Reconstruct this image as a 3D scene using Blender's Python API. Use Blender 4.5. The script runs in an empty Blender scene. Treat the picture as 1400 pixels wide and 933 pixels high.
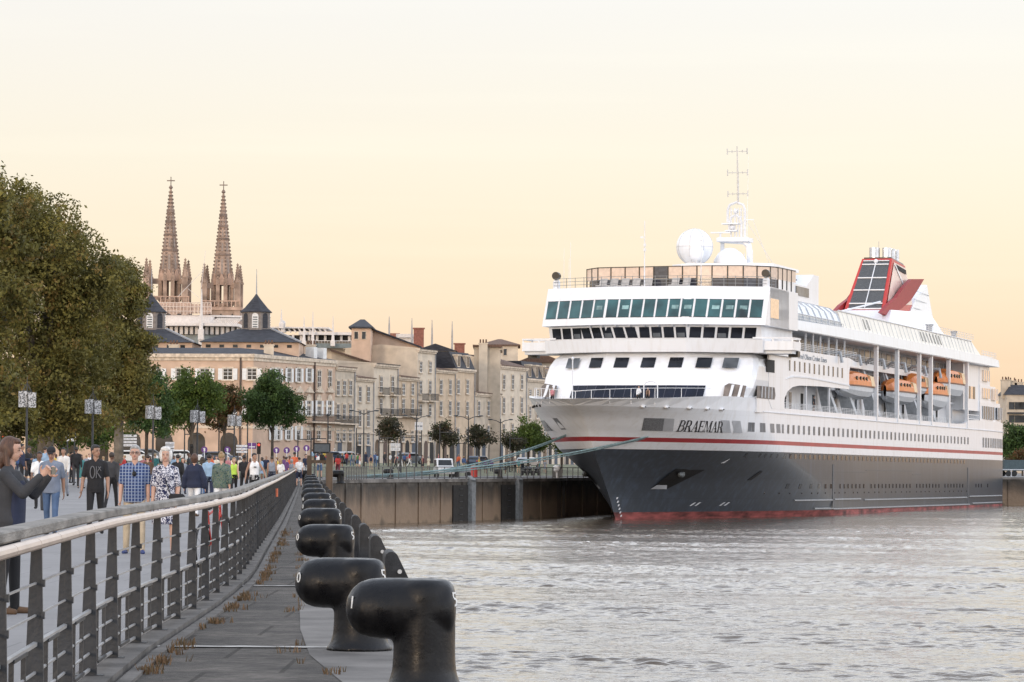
import bpy, bmesh, math, random
import numpy as np
from mathutils import Vector, Matrix
R = math.radians
sc = bpy.context.scene
COL = sc.collection
random.seed(7)
rng = np.random.default_rng(7)

# ------------------------------------------------------------------ camera
F = 4500.0                       # focal length in photo pixels (1400 wide)
TH = math.atan(167.4 / F); RO = 0.007
CAMP = Vector((0, 0, 1.49))
cf = Vector((0, math.cos(TH), math.sin(TH))); cu0 = Vector((0, -math.sin(TH), math.cos(TH))); cr0 = Vector((1, 0, 0))
cr = cr0 * math.cos(RO) + cu0 * math.sin(RO)
cu = cu0 * math.cos(RO) - cr0 * math.sin(RO)
cam = bpy.data.cameras.new('camera'); cam.lens = 36 * F / 1400; cam.sensor_width = 36; cam.sensor_fit = 'HORIZONTAL'
cam.clip_start = 0.5; cam.clip_end = 9000
co = bpy.data.objects.new('camera', cam); COL.objects.link(co)
M = Matrix((cr, cu, -cf)).transposed().to_4x4(); M.translation = CAMP
co.matrix_world = M; sc.camera = co

def ray(px, py): return cf + cr * ((px - 700) / F) + cu * ((466.5 - py) / F)
def at(px, py, Y):
    d = ray(px, py); return CAMP + d * (Y / d.y)
def proj(p):
    q = Vector(p) - CAMP; z = q.dot(cf)
    return 700 + F * q.dot(cr) / z, 466.5 - F * q.dot(cu) / z
def xat(px, Y): return at(px, 634, Y).x
def smooth(a, b, x):
    t = min(1, max(0, (x - a) / (b - a))); return t * t * (3 - 2 * t)
PHI = math.atan(1500 / F); TR = 0.0033
OX, OY, WZ = 10.613, 325.974, -4.01
SP, CP = math.sin(PHI), math.cos(PHI)
def inland(x, y):                # distance behind the long quay face
    return -12.2 - ((x - OX) * CP - (y - OY) * SP)
def ground_z(x, y): return 1.4 * smooth(18, 42, inland(x, y)) if y > 240 else 0.0

# ------------------------------------------------------------------ materials
MATS = {}
def nodes_of(name):
    m = bpy.data.materials.new(name); m.use_nodes = True
    nt = m.node_tree; b = nt.nodes['Principled BSDF']
    return m, nt, b
def mat(name, col, rough=0.6, metal=0.0, var=0.12, scale=3.0, bump=0.0, bscale=20.0, coat=0.0, spec=0.5, stretch=(1, 1, 1), emit=0, detail=5):
    if name in MATS: return MATS[name]
    m, nt, b = nodes_of(name)
    b.inputs['Roughness'].default_value = rough; b.inputs['Metallic'].default_value = metal
    b.inputs['Specular IOR Level'].default_value = spec
    if coat: b.inputs['Coat Weight'].default_value = coat
    c = (*col, 1)
    if var > 0:
        tc = nt.nodes.new('ShaderNodeTexCoord'); mp = nt.nodes.new('ShaderNodeMapping'); mp.inputs['Scale'].default_value = stretch
        nz = nt.nodes.new('ShaderNodeTexNoise'); nz.inputs['Scale'].default_value = scale; nz.inputs['Detail'].default_value = detail
        rp = nt.nodes.new('ShaderNodeValToRGB')
        lo = tuple(max(0, x * (1 - var * 1.6)) for x in col); hi = tuple(min(1, x * (1 + var * 1.6)) for x in col)
        rp.color_ramp.elements[0].position = 0.3; rp.color_ramp.elements[0].color = (*lo, 1)
        rp.color_ramp.elements[1].position = 0.7; rp.color_ramp.elements[1].color = (*hi, 1)
        L = nt.links.new
        L(tc.outputs['Object'], mp.inputs['Vector']); L(mp.outputs['Vector'], nz.inputs['Vector'])
        L(nz.outputs['Fac'], rp.inputs['Fac']); L(rp.outputs['Color'], b.inputs['Base Color'])
        if bump > 0:
            n2 = nt.nodes.new('ShaderNodeTexNoise'); n2.inputs['Scale'].default_value = bscale; n2.inputs['Detail'].default_value = 4
            bp = nt.nodes.new('ShaderNodeBump'); bp.inputs['Strength'].default_value = bump; bp.inputs['Distance'].default_value = 0.05
            L(mp.outputs['Vector'], n2.inputs['Vector']); L(n2.outputs['Fac'], bp.inputs['Height']); L(bp.outputs['Normal'], b.inputs['Normal'])
    else:
        b.inputs['Base Color'].default_value = c
    if emit:
        b.inputs['Emission Color'].default_value = c; b.inputs['Emission Strength'].default_value = emit
    MATS[name] = m
    return m
def glass(name, col, rough=0.05, spec=0.8, var=0.3, scale=0.8):
    return mat(name, col, rough, 0.0, var, scale, spec=spec)

def leafmat(name, col):
    m, nt, b = nodes_of(name)
    oi = nt.nodes.new('ShaderNodeTexCoord'); nz = nt.nodes.new('ShaderNodeTexNoise'); nz.inputs['Scale'].default_value = 0.9; nz.inputs['Detail'].default_value = 6
    rp = nt.nodes.new('ShaderNodeValToRGB')
    rp.color_ramp.elements[0].position = 0.35; rp.color_ramp.elements[0].color = (*[c * 0.62 for c in col], 1)
    rp.color_ramp.elements[1].position = 0.68; rp.color_ramp.elements[1].color = (col[0] * 1.5, col[1] * 1.38, col[2] * 1.2, 1)
    nt.links.new(oi.outputs['Object'], nz.inputs['Vector']); nt.links.new(nz.outputs['Fac'], rp.inputs['Fac'])
    nt.links.new(rp.outputs['Color'], b.inputs['Base Color']); b.inputs['Roughness'].default_value = 0.6
    b.inputs['Specular IOR Level'].default_value = 0.25
    tr = nt.nodes.new('ShaderNodeBsdfTranslucent'); nt.links.new(rp.outputs['Color'], tr.inputs['Color'])
    mx = nt.nodes.new('ShaderNodeMixShader'); mx.inputs[0].default_value = 0.25
    nt.links.new(b.outputs[0], mx.inputs[1]); nt.links.new(tr.outputs[0], mx.inputs[2])
    nt.links.new(mx.outputs[0], nt.nodes['Material Output'].inputs['Surface'])
    MATS[name] = m; return m

# ------------------------------------------------------------------ mesh builder
class MB:
    def __init__(s): s.v = []; s.f = []; s.m = []; s.T = None
    def _add(s, vs, fs, mi=0):
        n = len(s.v)
        if s.T is not None: vs = [tuple(s.T @ Vector(v)) for v in vs]
        s.v.extend(tuple(v) for v in vs); s.f.extend([tuple(i + n for i in f) for f in fs]); s.m.extend([mi] * len(fs))
    def hexa(s, p, mi=0):       # p: 8 points, bottom 4 ccw then top 4
        s._add(p, [(3, 2, 1, 0), (4, 5, 6, 7), (0, 1, 5, 4), (1, 2, 6, 5), (2, 3, 7, 6), (3, 0, 4, 7)], mi); return s
    def box(s, a, b, mi=0):
        x0, y0, z0 = a; x1, y1, z1 = b
        return s.hexa([(x0, y0, z0), (x1, y0, z0), (x1, y1, z0), (x0, y1, z0), (x0, y0, z1), (x1, y0, z1), (x1, y1, z1), (x0, y1, z1)], mi)
    def cbox(s, c, d, mi=0):
        return s.box([c[i] - d[i] / 2 for i in range(3)], [c[i] + d[i] / 2 for i in range(3)], mi)
    def prism(s, poly, z0, z1, mi=0, top=None):   # polygon in xy, ccw
        n = len(poly); tp = top or poly
        vs = [(x, y, z0) for x, y in poly] + [(x, y, z1) for x, y in tp]
        fs = [tuple(range(n - 1, -1, -1)), tuple(range(n, 2 * n))] + [(i, (i + 1) % n, n + (i + 1) % n, n + i) for i in range(n)]
        s._add(vs, fs, mi); return s
    def extr(s, poly, d, mi=0):   # arbitrary 3d polygon extruded by vector d
        n = len(poly); d = Vector(d)
        vs = [Vector(p) for p in poly] + [Vector(p) + d for p in poly]
        fs = [tuple(range(n - 1, -1, -1)), tuple(range(n, 2 * n))] + [(i, (i + 1) % n, n + (i + 1) % n, n + i) for i in range(n)]
        s._add(vs, fs, mi); return s
    def poly(s, pts, mi=0): s._add(pts, [tuple(range(len(pts)))], mi); return s
    def tube(s, pts, r, n=6, mi=0, cap=True):
        pts = [Vector(p) for p in pts]; rs = r if isinstance(r, (list, tuple)) else [r] * len(pts)
        vs = []; fs = []; up = None
        for i, p in enumerate(pts):
            t = (pts[min(i + 1, len(pts) - 1)] - pts[max(i - 1, 0)]).normalized()
            if up is None:
                up = Vector((0, 0, 1)) if abs(t.z) < 0.9 else Vector((0, 1, 0))
            a = t.cross(up).normalized(); up = a.cross(t).normalized()
            for k in range(n):
                an = 2 * math.pi * (k + .5) / n
                vs.append(p + (a * math.cos(an) + up * math.sin(an)) * rs[i])
        for i in range(len(pts) - 1):
            for k in range(n):
                k2 = (k + 1) % n
                fs.append((i * n + k, (i + 1) * n + k, (i + 1) * n + k2, i * n + k2))
        if cap:
            fs.append(tuple(range(n))); fs.append(tuple(range((len(pts) - 1) * n + n - 1, (len(pts) - 1) * n - 1, -1)))
        s._add(vs, fs, mi); return s
    def lathe(s, prof, n=16, c=(0, 0, 0), mi=0, sx=1, sy=1):     # prof [(r,z)], bottom to top
        vs = []; fs = []
        for r, z in prof:
            for k in range(n):
                a = 2 * math.pi * k / n
                vs.append((c[0] + r * math.cos(a) * sx, c[1] + r * math.sin(a) * sy, c[2] + z))
        for i in range(len(prof) - 1):
            for k in range(n):
                k2 = (k + 1) % n; fs.append((i * n + k, i * n + k2, (i + 1) * n + k2, (i + 1) * n + k))
        fs.append(tuple(range(n - 1, -1, -1))); fs.append(tuple(range((len(prof) - 1) * n, len(prof) * n)))
        s._add(vs, fs, mi); return s
    def ell(s, c, r, n=12, m=8, mi=0, rot=None):
        vs = []; fs = []
        for i in range(1, m):
            t = math.pi * i / m
            for k in range(n):
                a = 2 * math.pi * k / n
                vs.append(Vector((r[0] * math.sin(t) * math.cos(a), r[1] * math.sin(t) * math.sin(a), -r[2] * math.cos(t))))
        vs.append(Vector((0, 0, -r[2]))); vs.append(Vector((0, 0, r[2])))
        if rot is not None: vs = [rot @ v for v in vs]
        vs = [v + Vector(c) for v in vs]
        for i in range(m - 2):
            for k in range(n):
                k2 = (k + 1) % n; fs.append((i * n + k, i * n + k2, (i + 1) * n + k2, (i + 1) * n + k))
        b = len(vs) - 2
        for k in range(n):
            k2 = (k + 1) % n
            fs.append((b, k2, k)); fs.append((b + 1, (m - 2) * n + k, (m - 2) * n + k2))
        s._add(vs, fs, mi); return s
    def cap(s, a, b, r0, r1, n=10):                                # tapered capsule
        a = Vector(a); b = Vector(b)
        s.tube([a, b], [r0, r1], n); s.ell(a, (r0,) * 3, n, 6); s.ell(b, (r1,) * 3, n, 6); return s
    def loft(s, secs, n=16, mi=0):                                 # secs [(z,rx,ry,cx,cy)]
        vs = []; fs = []
        for q in secs:
            z, rx, ry = q[:3]; cx = q[3] if len(q) > 3 else 0; cy = q[4] if len(q) > 4 else 0
            for k in range(n):
                a = 2 * math.pi * k / n; vs.append((cx + rx * math.cos(a), cy + ry * math.sin(a), z))
        for i in range(len(secs) - 1):
            for k in range(n):
                k2 = (k + 1) % n; fs.append((i * n + k, i * n + k2, (i + 1) * n + k2, (i + 1) * n + k))
        fs.append(tuple(range(n - 1, -1, -1))); fs.append(tuple(range((len(secs) - 1) * n, len(secs) * n)))
        s._add(vs, fs, mi); return s
    def mesh(s, name, mats, smooth=False):
        me = bpy.data.meshes.new(name)
        me.from_pydata([tuple(v) for v in s.v], [], s.f)
        for m in (mats if isinstance(mats, (list, tuple)) else [mats]): me.materials.append(m)
        if len(me.materials) > 1: me.polygons.foreach_set('material_index', s.m)
        if smooth: me.polygons.foreach_set('use_smooth', [True] * len(me.polygons))
        me.validate(); me.update(); return me
    def build(s, name, mats, parent=None, smooth=False, fix=False):
        me = s.mesh(name, mats, smooth)
        if fix:
            bm = bmesh.new(); bm.from_mesh(me); bmesh.ops.recalc_face_normals(bm, faces=bm.faces); bm.to_mesh(me); bm.free()
        return link(name, me, parent)
def link(name, me, parent=None, loc=None):
    o = bpy.data.objects.new(name, me); COL.objects.link(o)
    if parent is not None: o.parent = parent
    if loc is not None: o.location = loc
    return o
def tag(o, label=None, cat=None, group=None, kind=None):
    if label: o['label'] = label
    if cat: o['category'] = cat
    if group: o['group'] = group
    if kind: o['kind'] = kind
    return o
def empty(name, loc, rz=0, label=None, cat=None, group=None):
    o = bpy.data.objects.new(name, None); COL.objects.link(o); o.location = loc; o.rotation_euler = (0, 0, rz); o.empty_display_size = 0.2
    return tag(o, label, cat, group)
KIDS = {}
def copy_tree(o, parent=None, loc=None, rz=None, label=None):
    c = o.copy(); COL.objects.link(c)
    if parent is not None: c.parent = parent
    if loc is not None: c.location = loc
    if rz is not None: c.rotation_euler = (0, 0, rz)
    if label: c['label'] = label
    for ch in list(o.children): copy_tree(ch, c)
    return c
def remesh(mb, name, mats, vox, smooth_it=2, post=None, weld=True):
    me = mb.mesh(name, mats)
    o = bpy.data.objects.new('tmp', me); COL.objects.link(o)
    r = o.modifiers.new('r', 'REMESH'); r.mode = 'VOXEL'; r.voxel_size = vox; r.use_smooth_shade = True
    if smooth_it:
        s = o.modifiers.new('s', 'SMOOTH'); s.iterations = smooth_it; s.factor = 0.5
    dg = bpy.context.evaluated_depsgraph_get(); dg.update()
    m2 = bpy.data.meshes.new_from_object(o.evaluated_get(dg))
    bpy.data.objects.remove(o); bpy.data.meshes.remove(me)
    m2.name = name; m2.materials.clear()
    for m in (mats if isinstance(mats, (list, tuple)) else [mats]): m2.materials.append(m)
    m2.polygons.foreach_set('use_smooth', [True] * len(m2.polygons))
    return m2
def text_mesh(body, size, shear=0.0, extrude=0.004, space=1.0):
    cv = bpy.data.curves.new('t', 'FONT'); cv.body = body; cv.size = size; cv.shear = shear; cv.extrude = extrude; cv.space_character = space
    cv.align_x = 'LEFT'; cv.resolution_u = 3
    o = bpy.data.objects.new('tmp', cv); COL.objects.link(o)
    dg = bpy.context.evaluated_depsgraph_get(); dg.update()
    m2 = bpy.data.meshes.new_from_object(o.evaluated_get(dg)); bpy.data.objects.remove(o)
    return m2
# ------------------------------------------------------------------ world, sun
w = bpy.data.worlds.new('World'); sc.world = w; w.use_nodes = True
nt = w.node_tree; nt.nodes.clear(); L = nt.links.new; N = nt.nodes.new
SUN_EL, SUN_AZ = R(9), R(-152)        # azimuth measured from +Y towards +X : low, behind left
sky = N('ShaderNodeTexSky'); sky.sky_type = 'NISHITA'; sky.sun_disc = False; sky.sun_elevation = SUN_EL; sky.sun_rotation = SUN_AZ
bg1 = N('ShaderNodeBackground'); bg1.inputs['Strength'].default_value = 0.05; L(sky.outputs[0], bg1.inputs['Color'])
tc = N('ShaderNodeTexCoord'); sx = N('ShaderNodeSeparateXYZ'); L(tc.outputs['Generated'], sx.inputs[0])
rp = N('ShaderNodeValToRGB'); e = rp.color_ramp.elements
stops = [(0.0, (.68, .44, .30)), (.038, (.77, .55, .425)), (.065, (.79, .62, .49)), (.09, (.79, .67, .56)), (.14, (.79, .715, .675)), (.17, (1.15, 1.11, 1.08)), (.24, (1.75, 1.74, 1.8)), (.45, (1.15, 1.22, 1.36)), (1.0, (.85, .95, 1.15))]
while len(e) < len(stops): e.new(0.5)
for k, (p, c) in enumerate(stops): e[k].position = p; e[k].color = (*c, 1)
L(sx.outputs['Z'], rp.inputs['Fac'])
# the eastern half of the sky (behind the camera) is cool and pale
rp2 = N('ShaderNodeValToRGB'); e = rp2.color_ramp.elements
stops = [(0.0, (1.2, 1.17, 1.18)), (.2, (1.3, 1.31, 1.40)), (1.0, (.85, .95, 1.15))]
while len(e) < len(stops): e.new(0.5)
for k, (p, c) in enumerate(stops): e[k].position = p; e[k].color = (*c, 1)
L(sx.outputs['Z'], rp2.inputs['Fac'])
mr = N('ShaderNodeMapRange'); mr.inputs['From Min'].default_value = -0.5; mr.inputs['From Max'].default_value = 0.75; L(sx.outputs['Y'], mr.inputs['Value'])
mx = N('ShaderNodeMixRGB'); L(mr.outputs[0], mx.inputs[0]); L(rp2.outputs[0], mx.inputs[1]); L(rp.outputs[0], mx.inputs[2])
# thin streaks of high cloud
mp = N('ShaderNodeMapping'); mp.inputs['Scale'].default_value = (2.5, 2.5, 55); L(tc.outputs['Generated'], mp.inputs['Vector'])
nz = N('ShaderNodeTexNoise'); nz.inputs['Scale'].default_value = 1.6; nz.inputs['Detail'].default_value = 4; L(mp.outputs[0], nz.inputs['Vector'])
rc = N('ShaderNodeValToRGB'); rc.color_ramp.elements[0].position = .5; rc.color_ramp.elements[1].position = .85; L(nz.outputs['Fac'], rc.inputs['Fac'])
ml = N('ShaderNodeMath'); ml.operation = 'MULTIPLY'; ml.inputs[1].default_value = .16; L(rc.outputs[0], ml.inputs[0])
mc = N('ShaderNodeMixRGB'); mc.inputs[2].default_value = (.96, .88, .76, 1); L(ml.outputs[0], mc.inputs[0]); L(mx.outputs[0], mc.inputs[1])
bg2 = N('ShaderNodeBackground'); bg2.inputs['Strength'].default_value = 1.0
# the glow lingers longest over the river, to the right
m3 = N('ShaderNodeMapRange'); m3.inputs['From Min'].default_value = .2; m3.inputs['From Max'].default_value = 1.0; m3.inputs['To Min'].default_value = 1.0; m3.inputs['To Max'].default_value = 1.75; L(sx.outputs['X'], m3.inputs['Value'])
m4 = N('ShaderNodeVectorMath'); m4.operation = 'SCALE'; L(mc.outputs[0], m4.inputs[0]); L(m3.outputs[0], m4.inputs['Scale']); L(m4.outputs[0], bg2.inputs['Color'])
ad = N('ShaderNodeAddShader'); L(bg1.outputs[0], ad.inputs[0]); L(bg2.outputs[0], ad.inputs[1])
ow = N('ShaderNodeOutputWorld'); L(ad.outputs[0], ow.inputs['Surface'])
sun = bpy.data.lights.new('sun', 'SUN'); sun.energy = 0.9; sun.angle = R(12); sun.color = (1.0, .78, .58)
so = bpy.data.objects.new('sun', sun); COL.objects.link(so)
sd = Vector((math.sin(SUN_AZ) * math.cos(SUN_EL), math.cos(SUN_AZ) * math.cos(SUN_EL), math.sin(SUN_EL)))
so.rotation_euler = sd.to_track_quat('Z', 'Y').to_euler()
sc.view_settings.view_transform = 'Standard'; sc.view_settings.look = 'None'; sc.view_settings.gamma = 1; sc.view_settings.exposure = 0.0
sc.cycles.max_bounces = 6; sc.cycles.diffuse_bounces = 3; sc.cycles.glossy_bounces = 3; sc.cycles.transmission_bounces = 4; sc.cycles.transparent_max_bounces = 6
sc.cycles.use_denoising = True

# ------------------------------------------------------------------ palette
STONE = [mat('limestone_warm', (.56, .43, .30), .85, var=.1, scale=.7, bump=.15, bscale=3, detail=8), mat('limestone_pale', (.63, .53, .41), .85, var=.09, scale=.8, bump=.15, bscale=3, detail=8),
         mat('limestone_grey', (.50, .42, .325), .85, var=.11, scale=.8, bump=.15, bscale=3, detail=8), mat('limestone_pink', (.58, .41, .295), .85, var=.1, scale=.6, bump=.15, bscale=3, detail=8)]
TRIM = mat('carved_stone', (.62, .51, .39), .8, var=.18, scale=2)
SLATE = mat('roof_slate', (.042, .043, .05), .7, spec=.25, var=.25, scale=1.5, stretch=(1, 1, 6))
TILE = mat('clay_roof_tile', (.13, .075, .05), .85, var=.3, scale=2.5, stretch=(4, 1, 1))
WWOOD = mat('white_window_wood', (.74, .73, .70), .6, var=.06)
SHUT = mat('pale_shutter', (.66, .67, .66), .6, var=.08)
PANE = mat('dark_window_glass', (.03, .034, .038), .12, var=.5, scale=.5, spec=.25)
IRON = mat('dark_iron', (.025, .027, .03), .5, var=.2)
DARK = mat('dark_interior', (.02, .018, .016), .8, var=.2)
def ship_paint(name, col, rough, streak, seam):
    """painted steel plating: faint plate seams and vertical weather streaks"""
    m, nt, b = nodes_of(name); L = nt.links.new; tc = nt.nodes.new('ShaderNodeTexCoord'); sx = nt.nodes.new('ShaderNodeSeparateXYZ'); L(tc.outputs['Object'], sx.inputs[0])
    cb = nt.nodes.new('ShaderNodeCombineXYZ'); L(sx.outputs['Y'], cb.inputs[0]); L(sx.outputs['Z'], cb.inputs[1])
    br = nt.nodes.new('ShaderNodeTexBrick'); br.inputs['Scale'].default_value = 1; br.inputs['Brick Width'].default_value = 7.5; br.inputs['Row Height'].default_value = 2.1; br.inputs['Mortar Size'].default_value = .03
    br.inputs['Color1'].default_value = (1, 1, 1, 1); br.inputs['Color2'].default_value = (1 - seam * .5,) * 3 + (1,); br.inputs['Mortar'].default_value = (1 - seam * 2,) * 3 + (1,); L(cb.outputs[0], br.inputs['Vector'])
    mp = nt.nodes.new('ShaderNodeMapping'); mp.inputs['Scale'].default_value = (1.4, 1.4, .13); L(tc.outputs['Object'], mp.inputs[0])
    nz = nt.nodes.new('ShaderNodeTexNoise'); nz.inputs['Scale'].default_value = 1.3; nz.inputs['Detail'].default_value = 7; L(mp.outputs[0], nz.inputs['Vector'])
    rp = nt.nodes.new('ShaderNodeValToRGB'); rp.color_ramp.elements[0].position = .48; rp.color_ramp.elements[0].color = (1, 1, 1, 1); rp.color_ramp.elements[1].position = .78; rp.color_ramp.elements[1].color = (1 - streak, 1 - streak * 1.25, 1 - streak * 1.6, 1); L(nz.outputs['Fac'], rp.inputs['Fac'])
    a = nt.nodes.new('ShaderNodeMixRGB'); a.blend_type = 'MULTIPLY'; a.inputs[0].default_value = 1; L(br.outputs[0], a.inputs[1]); L(rp.outputs[0], a.inputs[2])
    c = nt.nodes.new('ShaderNodeMixRGB'); c.blend_type = 'MULTIPLY'; c.inputs[0].default_value = 1; c.inputs[2].default_value = (*col, 1); L(a.outputs[0], c.inputs[1]); L(c.outputs[0], b.inputs['Base Color']); b.inputs['Roughness'].default_value = rough
    bp = nt.nodes.new('ShaderNodeBump'); bp.inputs['Strength'].default_value = .12; bp.inputs['Distance'].default_value = .05; n2 = nt.nodes.new('ShaderNodeTexNoise'); n2.inputs['Scale'].default_value = .7; n2.inputs['Detail'].default_value = 2; L(tc.outputs['Object'], n2.inputs['Vector']); L(n2.outputs['Fac'], bp.inputs['Height']); L(bp.outputs[0], b.inputs['Normal'])
    MATS[name] = m; return m
WHITE = ship_paint('ship_white_paint', (.80, .81, .83), .26, .09, .02)
WHITE2 = mat('ship_trim_white', (.72, .73, .75), .4, var=.04, scale=1)
NAVY = ship_paint('ship_hull_navy', (.047, .056, .069), .3, -.5, .08)
RED = mat('ship_red_stripe', (.36, .035, .04), .4, var=.1, scale=.5)
BOOT = mat('ship_red_antifouling', (.22, .055, .05), .7, var=.45, scale=.5, stretch=(1, 1, 4))
FRED = mat('funnel_red', (.50, .04, .03), .4, var=.08)
DECK = mat('ship_deck_grey', (.22, .23, .24), .7)
SHADE = mat('ship_recess_shade', (.42, .43, .45), .5, var=.1, scale=.5)  # white paint greyed, the shade of the recesses put into its colour
TEAL = mat('teal_ship_glass', (.022, .08, .085), .06, var=.5, scale=.35, spec=.7)
BLACKG = mat('black_ship_glass', (.012, .014, .02), .15, var=.4, scale=.4, spec=.3)
GREYG = mat('grey_ship_glass', (.10, .11, .12), .25, var=.35, scale=.4, spec=.3)
PEACH = mat('peach_reflection_glass', (.72, .60, .50), .05, .75, var=.08)  # window glass with the reflected peach sky put into its colour
ORANGE = mat('lifeboat_orange', (.66, .20, .035), .45, var=.08)
BLACKP = mat('black_paint', (.01, .01, .011), .35, var=.3, scale=4, spec=.3)
def cast_iron():
    m, nt, b = nodes_of('scuffed_black_cast_iron'); L = nt.links.new; tc = nt.nodes.new('ShaderNodeTexCoord')
    n1 = nt.nodes.new('ShaderNodeTexNoise'); n1.inputs['Scale'].default_value = 7; n1.inputs['Detail'].default_value = 10; n1.inputs['Roughness'].default_value = .7; L(tc.outputs['Object'], n1.inputs['Vector'])
    rp = nt.nodes.new('ShaderNodeValToRGB'); e = rp.color_ramp.elements; e.new(.5); e.new(.6)
    for k, (p, c) in enumerate(((.35, (.004, .004, .005)), (.58, (.007, .007, .008)), (.68, (.022, .021, .02)), (.8, (.06, .047, .037)))): e[k].position = p; e[k].color = (*c, 1)
    L(n1.outputs['Fac'], rp.inputs['Fac']); L(rp.outputs[0], b.inputs['Base Color'])
    mr = nt.nodes.new('ShaderNodeMapRange'); mr.inputs['From Min'].default_value = .35; mr.inputs['From Max'].default_value = .7; mr.inputs['To Min'].default_value = .2; mr.inputs['To Max'].default_value = .6; L(n1.outputs['Fac'], mr.inputs['Value']); L(mr.outputs[0], b.inputs['Roughness'])
    n2 = nt.nodes.new('ShaderNodeTexNoise'); n2.inputs['Scale'].default_value = 30; n2.inputs['Detail'].default_value = 4; L(tc.outputs['Object'], n2.inputs['Vector']); bp = nt.nodes.new('ShaderNodeBump'); bp.inputs['Strength'].default_value = .12; bp.inputs['Distance'].default_value = .02; L(n2.outputs['Fac'], bp.inputs['Height']); L(bp.outputs[0], b.inputs['Normal'])
    b.inputs['Specular IOR Level'].default_value = .26; return m
IRONB = cast_iron()
STEEL = mat('stainless_steel', (.55, .56, .58), .3, .9, var=.15)
GREYP = mat('grey_paint', (.30, .31, .33), .5)
TIMB = mat('old_timber', (.10, .068, .045), .8, var=.3, scale=2, stretch=(1, 1, .2))

# ------------------------------------------------------------------ ground
def poly_sheet(name, pts, m, kind='structure'):
    mb = MB(); mb.poly(pts); o = mb.build(name, m); o['kind'] = kind; return o
def railX(Z):
    P = [(0, -1.68), (14.4, -2.44), (18.5, -2.66), (22.6, -2.88), (24.7, -2.98), (29, -3.09), (33, -3.18), (37, -3.31), (41.5, -3.48), (46, -3.72), (52, -4.08), (91, -6.4), (203, -13.3), (272, -17.8)]
    # catmull-rom through the surveyed points
    for i in range(len(P) - 1):
        if P[i][0] <= Z <= P[i + 1][0]:
            p0 = P[max(i - 1, 0)]; p1 = P[i]; p2 = P[i + 1]; p3 = P[min(i + 2, len(P) - 1)]
            h = p2[0] - p1[0]; t = (Z - p1[0]) / h
            m1 = (p2[1] - p0[1]) / max(1e-6, p2[0] - p0[0]) * h; m2 = (p3[1] - p1[1]) / max(1e-6, p3[0] - p1[0]) * h
            return (2*t**3 - 3*t*t + 1) * p1[1] + (t**3 - 2*t*t + t) * m1 + (-2*t**3 + 3*t*t) * p2[1] + (t**3 - t*t) * m2
    return P[-1][1]
def edgeX(Z):
    P = [(-30, 2.6), (0, .95), (22, -.30), (26.7, -.92), (32, -1.3), (45, -2.07), (272, -16.5)]
    for a, b in zip(P, P[1:]):
        if Z <= b[0]: return a[1] + (b[1] - a[1]) * (Z - a[0]) / (b[0] - a[0])
    return P[-1][1]
# quay edge polyline (walked away from the camera, then right along the far face)
def ship2w(u, v): return (OX + SP * u + CP * v, OY + CP * u - SP * v)
EDGE = [(edgeX(z), z) for z in (-30, 0, 22, 26.7, 32, 45, 100, 180, 272)]
FARQ = [(edgeX(272), 272), (xat(508, 292), 292), (xat(762, 338), 338), ship2w(22, -12.3), ship2w(166, -12.3), (66.5, 474), (420, 590)]
COPING = mat('quay_concrete', (.16, .145, .13), .9, var=.35, scale=.6, bump=.3, bscale=6, detail=9)

def ground_mat():
    m, nt, b = nodes_of('promenade_paving'); L = nt.links.new
    tc = nt.nodes.new('ShaderNodeTexCoord'); nz = nt.nodes.new('ShaderNodeTexNoise'); nz.inputs['Scale'].default_value = .35; nz.inputs['Detail'].default_value = 9
    rp = nt.nodes.new('ShaderNodeValToRGB'); rp.color_ramp.elements[0].position = .3; rp.color_ramp.elements[0].color = (.19, .182, .18, 1)
    rp.color_ramp.elements[1].position = .7; rp.color_ramp.elements[1].color = (.25, .24, .236, 1)
    br = nt.nodes.new('ShaderNodeTexBrick'); br.inputs['Scale'].default_value = 1; br.inputs['Brick Width'].default_value = 1.6; br.inputs['Row Height'].default_value = 1.0
    br.inputs['Mortar Size'].default_value = .012; br.inputs['Color1'].default_value = (1, 1, 1, 1); br.inputs['Color2'].default_value = (.93, .93, .93, 1); br.inputs['Mortar'].default_value = (.7, .7, .7, 1)
    mm = nt.nodes.new('ShaderNodeMixRGB'); mm.blend_type = 'MULTIPLY'; mm.inputs[0].default_value = 1
    L(tc.outputs['Object'], nz.inputs['Vector']); L(tc.outputs['Object'], br.inputs['Vector']); L(nz.outputs['Fac'], rp.inputs['Fac'])
    L(rp.outputs[0], mm.inputs[1]); L(br.outputs[0], mm.inputs[2]); L(mm.outputs[0], b.inputs['Base Color']); b.inputs['Roughness'].default_value = .75
    return m
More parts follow.
